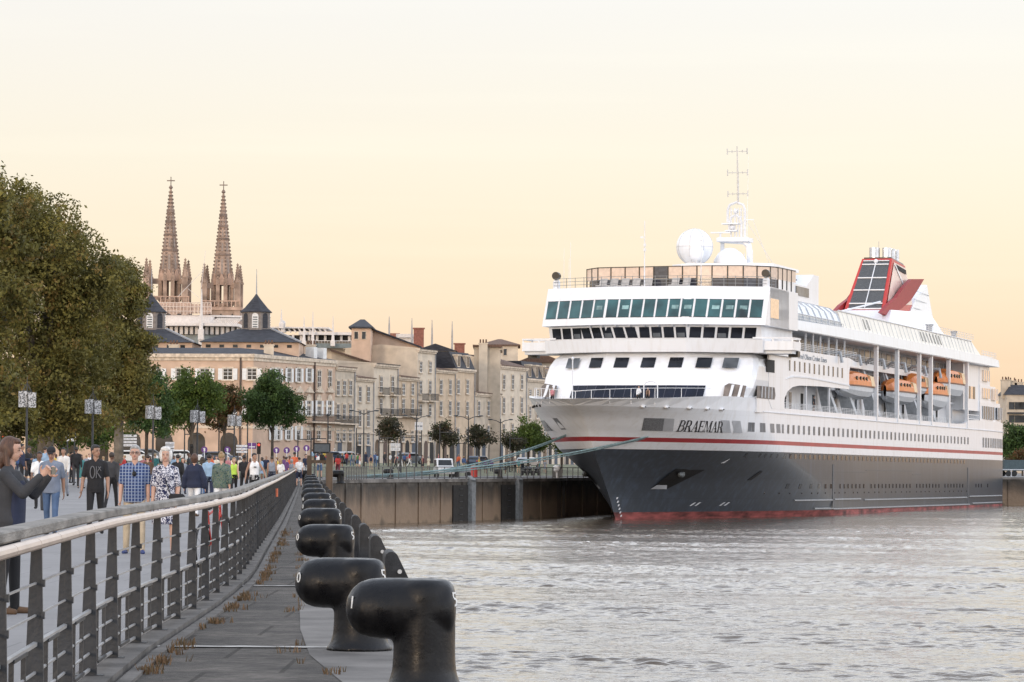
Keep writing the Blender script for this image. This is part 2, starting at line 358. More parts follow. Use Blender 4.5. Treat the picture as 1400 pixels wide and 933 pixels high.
def apron_mat():
    m, nt, b = nodes_of('old_quay_slabs'); L = nt.links.new
    tc = nt.nodes.new('ShaderNodeTexCoord'); nz = nt.nodes.new('ShaderNodeTexNoise'); nz.inputs['Scale'].default_value = 1.3; nz.inputs['Detail'].default_value = 11; nz.inputs['Roughness'].default_value = .65
    rp = nt.nodes.new('ShaderNodeValToRGB'); rp.color_ramp.elements[0].position = .32; rp.color_ramp.elements[0].color = (.033, .029, .025, 1)
    rp.color_ramp.elements[1].position = .72; rp.color_ramp.elements[1].color = (.155, .138, .122, 1)
    br = nt.nodes.new('ShaderNodeTexBrick'); br.inputs['Scale'].default_value = 1; br.inputs['Brick Width'].default_value = 1.1; br.inputs['Row Height'].default_value = 1.7
    br.inputs['Mortar Size'].default_value = .02; br.inputs['Color1'].default_value = (1, 1, 1, 1); br.inputs['Color2'].default_value = (.72, .72, .72, 1); br.inputs['Mortar'].default_value = (.3, .27, .22, 1)
    mm = nt.nodes.new('ShaderNodeMixRGB'); mm.blend_type = 'MULTIPLY'; mm.inputs[0].default_value = 1
    n2 = nt.nodes.new('ShaderNodeTexNoise'); n2.inputs['Scale'].default_value = 9; n2.inputs['Detail'].default_value = 9; n2.inputs['Roughness'].default_value = .75
    r2 = nt.nodes.new('ShaderNodeValToRGB'); r2.color_ramp.elements[0].position = .36; r2.color_ramp.elements[0].color = (.45, .43, .40, 1); r2.color_ramp.elements[1].position = .62; r2.color_ramp.elements[1].color = (1.25, 1.23, 1.2, 1); L(n2.outputs['Fac'], r2.inputs['Fac'])
    m2 = nt.nodes.new('ShaderNodeMixRGB'); m2.blend_type = 'MULTIPLY'; m2.inputs[0].default_value = 1
    bp = nt.nodes.new('ShaderNodeBump'); bp.inputs['Strength'].default_value = .8; bp.inputs['Distance'].default_value = .05
    L(tc.outputs['Object'], nz.inputs['Vector']); L(tc.outputs['Object'], br.inputs['Vector']); L(tc.outputs['Object'], n2.inputs['Vector']); L(nz.outputs['Fac'], rp.inputs['Fac'])
    L(rp.outputs[0], mm.inputs[1]); L(br.outputs[0], mm.inputs[2]); L(mm.outputs[0], m2.inputs[1]); L(r2.outputs[0], m2.inputs[2]); L(m2.outputs[0], b.inputs['Base Color']); b.inputs['Roughness'].default_value = .85
    L(n2.outputs['Fac'], bp.inputs['Height']); L(bp.outputs[0], b.inputs['Normal'])
    return m
PAVE = ground_mat(); APRON = apron_mat()
# promenade: everything landward of the railing, as strips in Z
mb = MB(); zs = list(range(-30, 272, 4)) + [272]
for a, b in zip(zs, zs[1:]):
    mb.poly([(-400, a, 0), (railX(max(0, a)) + .1, a, 0), (railX(max(0, b)) + .1, b, 0), (-400, b, 0)])
mb.build('promenade', PAVE)['kind'] = 'structure'
mb = MB()
for a, b in zip(zs, zs[1:]):
    mb.poly([(railX(max(0, a)) + .1, a, -.03), (edgeX(a), a, -.03), (edgeX(b), b, -.03), (railX(max(0, b)) + .1, b, -.03)])
mb.build('quay_apron', APRON)['kind'] = 'structure'
# pale concrete strip along the edge with the bollards, and a kerb line under the railing
mb = MB()
for a, b in zip(zs, zs[1:]):
    if b > 25: mb.poly([(edgeX(a) - .75, a, -.026), (edgeX(a) - .02, a, -.026), (edgeX(b) - .02, b, -.026), (edgeX(b) - .75, b, -.026)])
mb.build('quay_edge_strip', mat('edge_concrete', (.135, .125, .115), .9, var=.3, scale=1.2, bump=.3, bscale=9, detail=9))['kind'] = 'structure'
mb = MB()
for a, b in zip(zs, zs[1:]):
    for o0, o1, h in ((-.12, .16, .02), (.20, .30, -.005)):
        mb.hexa([(railX(max(0, a)) + o0, a, -.2), (railX(max(0, a)) + o1, a, -.2), (railX(max(0, b)) + o1, b, -.2), (railX(max(0, b)) + o0, b, -.2),
                 (railX(max(0, a)) + o0, a, h), (railX(max(0, a)) + o1, a, h), (railX(max(0, b)) + o1, b, h), (railX(max(0, b)) + o0, b, h)])
mb.build('kerb', mat('kerb_stone', (.10, .092, .084), .9, var=.3, scale=2, bump=.3, bscale=12))['kind'] = 'structure'
mb = MB()                                                          # painted cross lines on the apron
for Z, dx0, dx1 in ((26.9, -2.0, -.5), (40.2, -1.6, -.35), (63, -1.6, -.4)):
    x = edgeX(Z); mb.poly([(x + dx0, Z, -.02), (x + dx1, Z, -.02), (x + dx1, Z + .2, -.02), (x + dx0, Z + .2, -.02)])
mb.build('painted_lines', mat('worn_white_paint', (.36, .345, .32), .8, var=.4, scale=6))['kind'] = 'structure'
# far ground (behind the far face of the quay)
def seg_edge(y):
    for (x0, y0), (x1, y1) in zip(FARQ, FARQ[1:]):
        if min(y0, y1) <= y <= max(y0, y1) and y1 > y0: return x0 + (x1 - x0) * (y - y0) / (y1 - y0)
    return 420
mb = MB(); ys = [272, 276, 280, 284, 288, 292, 300, 310, 320, 330, 338]
q = [FARQ[0]] + [(seg_edge(y), y) for y in ys[1:]] + [ship2w(u, -12.3) for u in range(22, 167, 9)] + [(66.5, 474)] + [(66.5 + 353.5 * t / 6, 474 + 116 * t / 6) for t in range(1, 7)]
offs = [0, 10, 16, 20, 24, 28, 32, 36, 40, 44, 60, 120, 400, 3000]
nx, ny = -CP, SP
grid = []
for (x, y) in q:
    grid.append([(x + nx * d, y + ny * d, ground_z(x + nx * d, y + ny * d)) for d in offs])
for i in range(len(grid) - 1):
    for j in range(len(offs) - 1):
        if grid[i + 1][0] == grid[i][0]: continue
        mb.poly([grid[i][j], grid[i + 1][j], grid[i + 1][j + 1], grid[i][j + 1]])
# big left filler between the promenade sheet and the far ground
mb.build('quayside_ground', mat('asphalt_ground', (.17, .165, .16), .9, var=.2, scale=.4), fix=True)['kind'] = 'structure'
poly_sheet('river_bank_ground', [(-6000, -30, -.05), (-17.2, -30, -.05), (-17.2, 271.9, -.05), (-17.2 + nx * 3000, 272 + ny * 3000, -.05), (-6000, 6000, -.05)], mat('far_ground', (.17, .165, .16), .9, var=.2, scale=.4))
# grass bank and road
mb = MB()
for i in range(len(q) - 8):
    a, b = q[i], q[i + 1]
    if a[1] < 290 or a[1] > 470: continue
    ds = [18, 20, 24, 28, 32, 36, 40, 42]
    for d0, d1 in zip(ds, ds[1:]):
        P = [(a[0] + nx * d0, a[1] + ny * d0), (b[0] + nx * d0, b[1] + ny * d0), (b[0] + nx * d1, b[1] + ny * d1), (a[0] + nx * d1, a[1] + ny * d1)]
        mb.poly([(x, y, ground_z(x, y) + .03) for x, y in P])
mb.build('grass_bank', mat('dry_lawn', (.15, .155, .095), .95, var=.35, scale=.6, bump=.4, bscale=8), fix=True)['kind'] = 'structure'

# quay walls
WALLM = None
def wall_mat():
    m, nt, b = nodes_of('tidal_quay_concrete'); L = nt.links.new
    tc = nt.nodes.new('ShaderNodeTexCoord'); sz = nt.nodes.new('ShaderNodeSeparateXYZ'); L(tc.outputs['Object'], sz.inputs[0])
    mp = nt.nodes.new('ShaderNodeMapping'); mp.inputs['Scale'].default_value = (.6, .6, .12); L(tc.outputs['Object'], mp.inputs[0])
    nz = nt.nodes.new('ShaderNodeTexNoise'); nz.inputs['Scale'].default_value = 1.2; nz.inputs['Detail'].default_value = 9; L(mp.outputs[0], nz.inputs['Vector'])
    ad = nt.nodes.new('ShaderNodeMath'); ad.operation = 'MULTIPLY_ADD'; ad.inputs[1].default_value = 2.6; L(nz.outputs['Fac'], ad.inputs[0]); L(sz.outputs['Z'], ad.inputs[2])
    mr = nt.nodes.new('ShaderNodeMapRange'); mr.inputs['From Min'].default_value = -3.1; mr.inputs['From Max'].default_value = 1.5; L(ad.outputs[0], mr.inputs['Value'])
    rp = nt.nodes.new('ShaderNodeValToRGB'); e = rp.color_ramp.elements
    st = [(0, (.12, .088, .06)), (.12, (.25, .175, .115)), (.42, (.22, .155, .105)), (.6, (.115, .085, .06)), (.82, (.05, .042, .034)), (1, (.13, .115, .095))]
    while len(e) < len(st): e.new(.5)
    for k, (p, c) in enumerate(st): e[k].position = p; e[k].color = (*c, 1)
    L(mr.outputs[0], rp.inputs['Fac']); L(rp.outputs[0], b.inputs['Base Color']); b.inputs['Roughness'].default_value = .9
    n2 = nt.nodes.new('ShaderNodeTexNoise'); n2.inputs['Scale'].default_value = 2; n2.inputs['Detail'].default_value = 6; L(tc.outputs['Object'], n2.inputs['Vector'])
    bp = nt.nodes.new('ShaderNodeBump'); bp.inputs['Strength'].default_value = .5; bp.inputs['Distance'].default_value = .15; L(n2.outputs['Fac'], bp.inputs['Height']); L(bp.outputs[0], b.inputs['Normal'])
    return m
QW = wall_mat()
def quay_wall(name, pts, label, panel=5.5):
    root = empty(name, (0, 0, 0), 0, label, 'quay wall')
    mb = MB()
    for (x0, y0), (x1, y1) in zip(pts, pts[1:]):
        d = Vector((x1 - x0, y1 - y0, 0)); Lg = d.length; d.normalize(); n = Vector((-d.y, d.x, 0))
        mb.hexa([(x0, y0, -9), (x1, y1, -9), (x1 + n.x, y1 + n.y, -9), (x0 + n.x, y0 + n.y, -9), (x0, y0, -.3), (x1, y1, -.3), (x1 + n.x, y1 + n.y, -.3), (x0 + n.x, y0 + n.y, -.3)])
        k = 1
        while k * panel < Lg and panel > 0:                        # slight vertical ribs at the panel joints
            px, py = x0 + d.x * k * panel, y0 + d.y * k * panel
            o = -n * .12
            mb.hexa([(px + o.x, py + o.y, -8), (px + o.x + d.x * .5, py + o.y + d.y * .5, -8), (px + d.x * .5, py + d.y * .5, -8), (px, py, -8),
                     (px + o.x, py + o.y, -.32), (px + o.x + d.x * .5, py + o.y + d.y * .5, -.32), (px + d.x * .5, py + d.y * .5, -.32), (px, py, -.32)])
            k += 1
    mb.build('wall_face', QW, root, fix=True)
    mb = MB()
    for (x0, y0), (x1, y1) in zip(pts, pts[1:]):
        d = Vector((x1 - x0, y1 - y0, 0)).normalized(); n = Vector((-d.y, d.x, 0)); o = -n * .1
        mb.hexa([(x0 + o.x, y0 + o.y, -.3), (x1 + o.x, y1 + o.y, -.3), (x1 + n.x * .5, y1 + n.y * .5, -.3), (x0 + n.x * .5, y0 + n.y * .5, -.3),
                 (x0 + o.x, y0 + o.y, .012), (x1 + o.x, y1 + o.y, .012), (x1 + n.x * .5, y1 + n.y * .5, .012), (x0 + n.x * .5, y0 + n.y * .5, .012)])
    mb.build('coping', COPING, root, fix=True)
    return root
nearw = MB()
for (x0, y0), (x1, y1) in zip(EDGE, EDGE[1:]):
    nearw.hexa([(x0 - 1, y0, -9), (x0, y0, -9), (x1, y1, -9), (x1 - 1, y1, -9), (x0 - 1, y0, -.034), (x0, y0, -.034), (x1, y1, -.034), (x1 - 1, y1, -.034)])
tag(nearw.build('quay_wall', QW), 'dark quay wall dropping from the bollard row to the river', 'quay wall')
fw = quay_wall('quay_wall', FARQ[:4], 'brown stained tidal quay wall facing the camera left of the bow')
quay_wall('quay_wall', FARQ[3:6], 'quay wall running along the berth behind the ship')
quay_wall('quay_wall', FARQ[5:], 'distant brown quay wall beyond the stern')
# recessed dark ladder bays and grey fender piles on the far wall
for i, px in enumerate((640, 705)):
    a, b = FARQ[1], FARQ[2]; t = 0; best = None
    for k in range(400):
        p = (a[0] + (b[0] - a[0]) * k / 400, a[1] + (b[1] - a[1]) * k / 400)
        e_ = abs(proj((p[0], p[1], -2))[0] - px)
        if best is None or e_ < best[0]: best = (e_, p)
    p = best[1]; d = Vector((b[0] - a[0], b[1] - a[1], 0)).normalized(); n = Vector((-d.y, d.x, 0))
    r = empty('fender_pile', (p[0], p[1], -4), math.atan2(d.y, d.x), ['grey steel fender pile with dark ladder bay nearer the bollards', 'grey steel fender pile with dark ladder bay nearer the bow'][i], 'fender pile', 'fender piles on the far quay wall')
    MB().box((-4.2, -.14, -1.2), (-.4, -.02, 3.4)).build('ladder_bay', DARK, r)
    mb = MB().box((-.3, -.5, -2), (.75, -.02, 3.9)); mb.extr([(-.3, -.5, 3.9), (.75, -.5, 3.9), (.75, -.02, 4.3), (-.3, -.02, 4.3)], (0, 0, -.2)); mb.build('pile', mat('fender_grey', (.20, .21, .215), .6, var=.2), r, fix=True)
    mb = MB()
    for k in range(7): mb.box((-2.8, -.2, -.6 + k * .6), (-1.9, -.15, -.52 + k * .6))
    mb.build('ladder', IRON, r)

# ------------------------------------------------------------------ water
def water_mat():
    m, nt, b = nodes_of('river_water'); L = nt.links.new
    b.inputs['Base Color'].default_value = (.105, .08, .056, 1); b.inputs['Roughness'].default_value = .04; b.inputs['IOR'].default_value = 1.33
    tc = nt.nodes.new('ShaderNodeTexCoord'); last = None
    for sc_, st, strength, dist in ((2.2, (.75, 1.2, 1), .7, .07), (7, (.85, 1.1, 1), .7, .022)):
        mp = nt.nodes.new('ShaderNodeMapping'); mp.inputs['Scale'].default_value = st; mp.inputs['Rotation'].default_value = (0, 0, .25); L(tc.outputs['Object'], mp.inputs[0])
        nz = nt.nodes.new('ShaderNodeTexNoise'); nz.inputs['Scale'].default_value = sc_; nz.inputs['Detail'].default_value = 3; nz.inputs['Distortion'].default_value = .6; L(mp.outputs[0], nz.inputs['Vector'])
        bp = nt.nodes.new('ShaderNodeBump'); bp.inputs['Strength'].default_value = strength; bp.inputs['Distance'].default_value = dist; L(nz.outputs['Fac'], bp.inputs['Height'])
        if last: L(last.outputs[0], bp.inputs['Normal'])
        last = bp
    L(last.outputs[0], b.inputs['Normal'])
    return m
def river():
    g = np.random.default_rng(4)
    ys = [38.0]
    while ys[-1] < 420: ys.append(ys[-1] + max(.09, ys[-1] * .0012))
    ys = np.array(ys); nxx = 560
    fx = np.linspace(-.065, .172, nxx)
    Y, FX = np.meshgrid(ys, fx, indexing='ij'); X = FX * Y
    def field(n, l0, l1, amp, aniso=1.0, mean=1.45, spread=.5):
        h = np.zeros_like(X)
        for k in range(n):
            l = l0 * (l1 / l0) ** g.random(); th = mean + g.normal() * spread; kx, ky = 2 * np.pi / l * np.cos(th) * aniso, 2 * np.pi / l * np.sin(th)
            h += amp * l * np.sin(kx * X + ky * Y + g.random() * 6.28 + 1.3 * np.sin(X * .11 + Y * .05 + k))
        return h / math.sqrt(n)
    patch = np.zeros_like(X)
    for k in range(14):
        l = 9 * (60 / 9) ** g.random(); th = 1.4 + g.normal() * .35; patch += np.sin(2 * np.pi / l * (np.cos(th) * X * .8 + np.sin(th) * Y) + g.random() * 6.28 + 1.2 * np.sin(X * .09 + k) + .8 * np.sin(Y * .05 + 2 * k))
    patch = np.clip(.5 + patch / 4.0, .0, 1.5)
    fade = np.clip(1.15 - Y / 420, .25, 1)
    h = (field(40, .45, 1.4, .043) * (.3 + .7 * patch) + field(14, .3, .6, .02) * np.clip(1.3 - Y / 150, 0, 1) + field(16, 2.0, 4.5, .011) * (.5 + .5 * patch) + field(8, 6, 16, .0025)) * fade
    edge = np.minimum(1, np.minimum((420 - Y) / 20, np.minimum((FX + .065) / .006, (.172 - FX) / .006))); h *= np.clip(edge, 0, 1)
    V = np.stack([X, Y, WZ + h], -1).reshape(-1, 3); ny = len(ys)
    ii = (np.arange(ny - 1)[:, None] * nxx + np.arange(nxx - 1)[None]).reshape(-1); Fq = np.stack([ii, ii + 1, ii + nxx + 1, ii + nxx], 1)
    me = bpy.data.meshes.new('river_water'); me.vertices.add(len(V)); me.vertices.foreach_set('co', V.astype(np.float32).ravel())
    me.loops.add(len(Fq) * 4); me.loops.foreach_set('vertex_index', Fq.astype(np.int32).ravel()); me.polygons.add(len(Fq)); me.polygons.foreach_set('loop_start', np.arange(0, len(Fq) * 4, 4, dtype=np.int32))
    me.polygons.foreach_set('use_smooth', np.ones(len(Fq), dtype=bool)); me.materials.append(water_mat()); me.update(calc_edges=True)
    # calm water all round the wavy sheet
    o = link('river_water', me); o['kind'] = 'structure'
    a, b_, c, d = (-.065 * 38, 38), (.172 * 38, 38), (.172 * 420, 420), (-.065 * 420, 420)
    for pts in ([(-60, -40), (3000, -40), b_, a], [b_, (3000, -40), (3000, 6000), c], [d, c, (3000, 6000), (-60, 6000)], [(-60, -40), a, d, (-60, 6000)]):
        poly_sheet('river_water', [(x, y, WZ) for x, y in pts], me.materials[0])
river()
# ------------------------------------------------------------------ promenade railing
RCOP = mat('weathered_rail_timber', (.20, .185, .165), .85, var=.3, scale=1.6, stretch=(1, 1, 5), bump=.3, bscale=14)
RCREAM = mat('cream_rail_metal', (.52, .42, .345), .45, var=.06)
RPOST = mat('railing_grey_steel', (.019, .022, .027), .5, var=.22, scale=2.5, bump=.1, bscale=30)
RROD = mat('railing_rod', (.36, .36, .36), .4, .5, var=.1)
rail = empty('guard_railing', (railX(20), 20, 0), 0, 'long curving promenade railing with cream handrail and tapered dark grey posts', 'railing')
rl = Vector(rail.location)
def rpt(Z, dx=0, z=0): return Vector((railX(Z) + dx, Z, z)) - rl
def nrm(Z):
    t = Vector((railX(Z + .3) - railX(Z - .3), .6, 0)).normalized(); return t, Vector((t.y, -t.x, 0))
def sweep(zs, off, prof):        # profile [(side,z)] swept along the railing
    mb = MB(); vs = []; n = len(prof)
    for Z in zs:
        t, nn = nrm(Z)
        for s_, z in prof: vs.append(rpt(Z) + nn * (off + s_) + Vector((0, 0, z)))
    fs = []
    for i in range(len(zs) - 1):
        for k in range(n): k2 = (k + 1) % n; fs.append((i * n + k, i * n + k2, (i + 1) * n + k2, (i + 1) * n + k))
    fs.append(tuple(range(n - 1, -1, -1))); fs.append(tuple(range((len(zs) - 1) * n, len(zs) * n)))
    mb._add(vs, fs); return mb
ZR = [10 + .5 * i for i in range(100)] + [60 + 2 * i for i in range(107)]
sweep(ZR, -.06, [(-.06, 1.065), (.06, 1.065), (.07, 1.075), (.07, 1.118), (.06, 1.128), (-.06, 1.128), (-.07, 1.118), (-.07, 1.075)]).build('coping_rail', RCOP, rail, fix=True)
# cream tube in one metre lengths, the joints show as thin gaps
k = 0
for i in range(60):
    a = 14 + i * 1.35; b = a + 1.335
    sweep([a, (a + b) / 2, b], .035, [(.036 * math.cos(q), 1.03 + .033 * math.sin(q)) for q in [2 * math.pi * j / 10 for j in range(10)]]).build('handrail_length', RCREAM, rail, smooth=False)
sweep([95 + 3 * i for i in range(59)] + [270], .035, [(.036 * math.cos(q), 1.03 + .033 * math.sin(q)) for q in [2 * math.pi * j / 8 for j in range(8)]]).build('handrail_length', RCREAM, rail)
def post_mb(mb, Z, full=True):
    t, nn = nrm(Z); o = rpt(Z)
    def P(s_, d, z): return o + nn * s_ + t * d + Vector((0, 0, z))
    mb.hexa([P(-.065, -.02, .0), P(.055, -.02, .0), P(.055, .02, .0), P(-.065, .02, .0), P(-.028, -.02, 1.02), P(.03, -.02, 1.02), P(.03, .02, 1.02), P(-.028, .02, 1.02)])
    if full:
        mb.hexa([P(-.1, -.07, 0), P(.1, -.07, 0), P(.1, .07, 0), P(-.1, .07, 0), P(-.1, -.07, .025), P(.1, -.07, .025), P(.1, .07, .025), P(-.1, .07, .025)])
        for z in (.8, .62): mb.hexa([P(.03, -.028, z - .02), P(.05, -.028, z - .02), P(.05, .028, z - .02), P(.03, .028, z - .02), P(.03, -.028, z + .02), P(.05, -.028, z + .02), P(.05, .028, z + .02), P(.03, .028, z + .02)])
posts = [14.4 + 2.05 * i for i in range(96)]
for Z in posts: post_mb(MB(), Z)
for Z in posts:
    mb = MB(); post_mb(mb, Z); mb.build('post', RPOST, rail, fix=True)
mb = MB()
for Z in [14.4 + 2.05 * i for i in range(96, 125)]: post_mb(mb, Z, False)
o = mb.build('far_posts', RPOST, rail, fix=True); o['kind'] = 'stuff'
ZR2 = [11 + i for i in range(49)] + [60 + 3 * i for i in range(70)]
for z, r in ((.80, .008), (.62, .008), (.46, .017), (.30, .01), (.17, .01), (.06, .014)):
    MB().tube([rpt(Z, 0, z) for Z in ZR2], r, 5).build('rod', RROD, rail)
for a, b in zip(posts[:90], posts[1:]):
    mb = MB()
    for t_ in (.33, .66):
        Z = a + (b - a) * t_; o = rpt(Z, 0, 0); t, nn = nrm(Z)
        mb.tube([o + Vector((0, 0, .05)), o + Vector((0, 0, .46))], .018, 4)
    for zz in (.075, .445):
        mb.tube([rpt(a + (b - a) * .31, .012, zz), rpt(a + (b - a) * .68, .012, zz)], .014, 4)
    mb.build('baluster_pair', RPOST, rail)

# small padlocks and a wrapped ribbon hang on it in the photo
tag(MB().box((railX(78) + .05, 78, .66), (railX(78) + .1, 78.05, .86)).build('ribbon', mat('orange_ribbon', (.6, .16, .08), .7)), 'small orange ribbon tied to the promenade railing', 'ribbon')

# ------------------------------------------------------------------ bollards
bm_ = MB()
bm_.lathe([(.27, 0), (.27, .02), (.235, .06), (.215, .13), (.208, .25), (.208, .64), (.19, .70), (.15, .735), (.08, .745)], 32, (.155, 0, 0))
hp = [(.0, -.375), (.07, -.365), (.13, -.33), (.175, -.28), (.198, -.21), (.205, -.14), (.205, .2), (.2, .28), (.185, .325), (.14, .355), (.06, .365)]
vs = []
mbh = MB(); mbh.T = Matrix.Translation((0, 0, .543)) @ Matrix(((0, 0, 1, 0), (0, 1, 0, 0), (-1, 0, 0, 0), (0, 0, 0, 1)))
mbh.lathe([(r, z) for r, z in hp], 32)
bm_._add(mbh.v, mbh.f)
BOLL = remesh(bm_, 'mooring_bollard', IRONB, .016, 6)
from mathutils.bvhtree import BVHTree
BT = BVHTree.FromPolygons([v.co for v in BOLL.vertices], [tuple(p.vertices) for p in BOLL.polygons])
NUMW = mat('numeral_white', (.72, .72, .70), .6, var=.15, scale=20)
bs = [(550.5, 22.1), (467.5, 26.7), (445.5, 41.0), (438, 55.5), (437, 69), (433.5, 83), (429, 98), (427.5, 118), (426.5, 140), (425.5, 165), (425, 192), (424.5, 220)]
lab = ['nearest black mooring bollard at the bottom edge of the picture, its base cut off', 'second black bollard, standing on the pale concrete strip with its flared base in view', 'third black bollard of the row, numbered 5 and half hidden by the second',
       'fourth black bollard of the row, just behind the third', 'fifth black bollard counted from the camera', 'sixth black bollard counted from the camera', 'seventh black bollard counted from the camera',
       'eighth black bollard counted from the camera', 'ninth black bollard counted from the camera', 'tenth black bollard counted from the camera', 'eleventh bollard of the row, one before the farthest', 'farthest bollard of the row, near the timber frame']
digits = {'5': text_mesh('5', .14, 0, .002), '0': text_mesh('0', .12, 0, .002), '1': text_mesh('1', .12, 0, .002), '3': text_mesh('3', .16, 0, .002)}
for d_ in digits.values(): d_.materials.clear(); d_.materials.append(NUMW)
for i, (px, Z) in enumerate(bs):
    x = xat(px, Z)
    r = link('mooring_bollard', BOLL, None, (x, Z, -.028)); r.rotation_euler = (0, 0, R(-3 if i else 2)); tag(r, lab[i], 'bollard', 'row of black mooring bollards')
    if i < 6:
        for side, ch in ((1, '5'), (-1, '1' if i == 0 else '0')):
            a = R(58) if side == 1 else R(-52); c = Vector((.2, 0, .60)) if side == 1 else Vector((-.14, 0, .58)); dv = Vector((math.sin(a), -math.cos(a), .12)).normalized()
            hit = BT.ray_cast(c + dv * 1.2, -dv)
            if hit[0] is None: continue
            d = link('numeral', digits[ch], r)
            d.matrix_local = Matrix.Translation(hit[0] + dv * .007) @ Matrix.Rotation(a, 4, 'Z') @ Matrix.Rotation(R(84), 4, 'X') @ Matrix.Translation((-.05, -.06, 0))
# dark bollards around the corner of the quay
for px, Z, lb in ((415, 225, 'small dark bollard at the foot of the left timber post'), (462, 232, 'small dark bollard right of the right timber post'), (531, 303, 'dark bollard on the far quay holding the green mooring lines'), (681, 330, 'dark hooked bollard on the far quay right of the red cylinder')):
    x = xat(px, Z); r = link('mooring_bollard', BOLL, None, (x, Z, 0)); r.scale = (1.25,) * 3; tag(r, lb, 'bollard', 'bollards on the far quay')

# ------------------------------------------------------------------ rubber fenders along the near quay face
FEND = mat('black_rubber_fender', (.03, .03, .031), .75, var=.3, scale=5, bump=.2, bscale=30)
mb = MB()
pr = [(-.09, -2.5), (-.09, .2), (-.075, .245), (-.04, .27), (0, .275), (.04, .262), (.07, .235), (.55, -.75), (.62, -1.1), (.62, -2.5)]
mb.extr([(x, -.3, z) for x, z in pr], (0, 1.5, 0))
FME = mb.mesh('quay_fender', FEND)
bolt = MB().tube([(.1, -.33, .02), (.1, -.3, .02)], .03, 8).tube([(.2, -.33, -.25), (.2, -.3, -.25)], .03, 8).mesh('bolt', STEEL)
ords = ['first', 'second', 'third', 'fourth', 'fifth', 'sixth', 'seventh', 'eighth', 'ninth', 'tenth', 'eleventh', 'twelfth']
for i, Z in enumerate((43, 52.5, 62, 72, 83, 95, 108, 122, 138, 156, 176, 200)):
    f = link('quay_fender', FME, None, (edgeX(Z) + .40, Z, .06)); f.rotation_euler = (0, 0, R(3.5))
    tag(f, ords[i] + ' black round-topped rubber fender counted from the camera on the quay edge', 'fender', 'rubber fenders along the quay edge')
    if i < 5: link('bolt', bolt, f)

# ------------------------------------------------------------------ timber frame on the quay
fr = empty('timber_gate', (xat(436, 205), 205, 0), 0, 'dark timber gate of two posts and a crossbeam at the end of the bollards', 'timber gate')
fx = fr.location.x
for px, t_, h_ in ((423, .14, 1.9), (450.5, .2, 2.05)):
    x = xat(px, 205) - fx; MB().box((x - t_, -t_, -.6), (x + t_, t_, h_)).build('post', TIMB, fr)
MB().box((xat(419, 205) - fx, -.1, 1.42), (xat(452, 205) - fx, .1, 1.62)).build('crossbeam', TIMB, fr)
MB().box((xat(437, 205) - fx, -.16, 1.62), (xat(443, 205) - fx, .14, 1.95)).build('box_light', BLACKP, fr)

# ------------------------------------------------------------------ fence along the far quay wall
FEN = mat('quay_fence_paint', (.09, .09, .09), .6, var=.2)
fen = empty('quay_fence', (FARQ[0][0], FARQ[0][1], 0), 0, 'brown-grey post and rail fence along the top of the far quay wall', 'fence')
fl = Vector(fen.location)
pts = []
P = [(xat(405, 262), 262)] + FARQ[:3] + [ship2w(22, -12.3), ship2w(60, -12.3)]
P = [(railX(262) , 262), (xat(470, 276), 276)] + [(p[0] + nx * .5, p[1] + ny * .5) for p in (FARQ[1], FARQ[2], ship2w(22, -12.3), ship2w(70, -12.3))]
acc = 0; fposts = []
for a, b in zip(P, P[1:]):
    a = Vector((*a, 0)); b = Vector((*b, 0)); Lg = (b - a).length; n_ = max(1, round(Lg / 1.9))
    for k in range(n_): fposts.append(a.lerp(b, k / n_))
for p in fposts[:95]:
    q_ = p - fl; MB().box((q_.x - .05, q_.y - .05, 0), (q_.x + .05, q_.y + .05, 1.12)).build('post', FEN, fen)
for z in (1.1, .12):
    MB().tube([Vector((*p, z)) - fl for p in P], .045, 4).build('rail', FEN, fen)
mb = MB()
for a, b in zip(fposts, fposts[1:]):
    for t_ in (.2, .4, .6, .8):
        p = a.lerp(b, t_) - fl; mb.box((p.x - .011, p.y - .011, .12), (p.x + .011, p.y + .011, 1.1))
o = mb.build('bars', FEN, fen); o['kind'] = 'stuff'

# ------------------------------------------------------------------ perforated lanterns on the promenade
def perf_mat():
    m, nt, b = nodes_of('perforated_white_lantern'); L = nt.links.new
    tc = nt.nodes.new('ShaderNodeTexCoord'); vo = nt.nodes.new('ShaderNodeTexVoronoi'); vo.inputs['Scale'].default_value = 13
    rp = nt.nodes.new('ShaderNodeValToRGB'); rp.color_ramp.elements[0].position = .42; rp.color_ramp.elements[0].color = (.10, .10, .10, 1); rp.color_ramp.elements[1].position = .62; rp.color_ramp.elements[1].color = (.5, .5, .5, 1)
    L(tc.outputs['Object'], vo.inputs['Vector']); L(vo.outputs['Distance'], rp.inputs['Fac']); L(rp.outputs[0], b.inputs['Base Color']); b.inputs['Roughness'].default_value = .5
    return m
PERF = perf_mat()
POLE = mat('dark_pole_paint', (.03, .032, .036), .5, var=.15)
near_words = ['leftmost lantern post, in front of the big plane tree', 'second lantern post from the picture edge, under the plane tree', 'third lantern post, beside the edge of the plane crown', 'fourth lantern post, in front of the middle green trees', 'fifth lantern post, left of the roundest green tree']
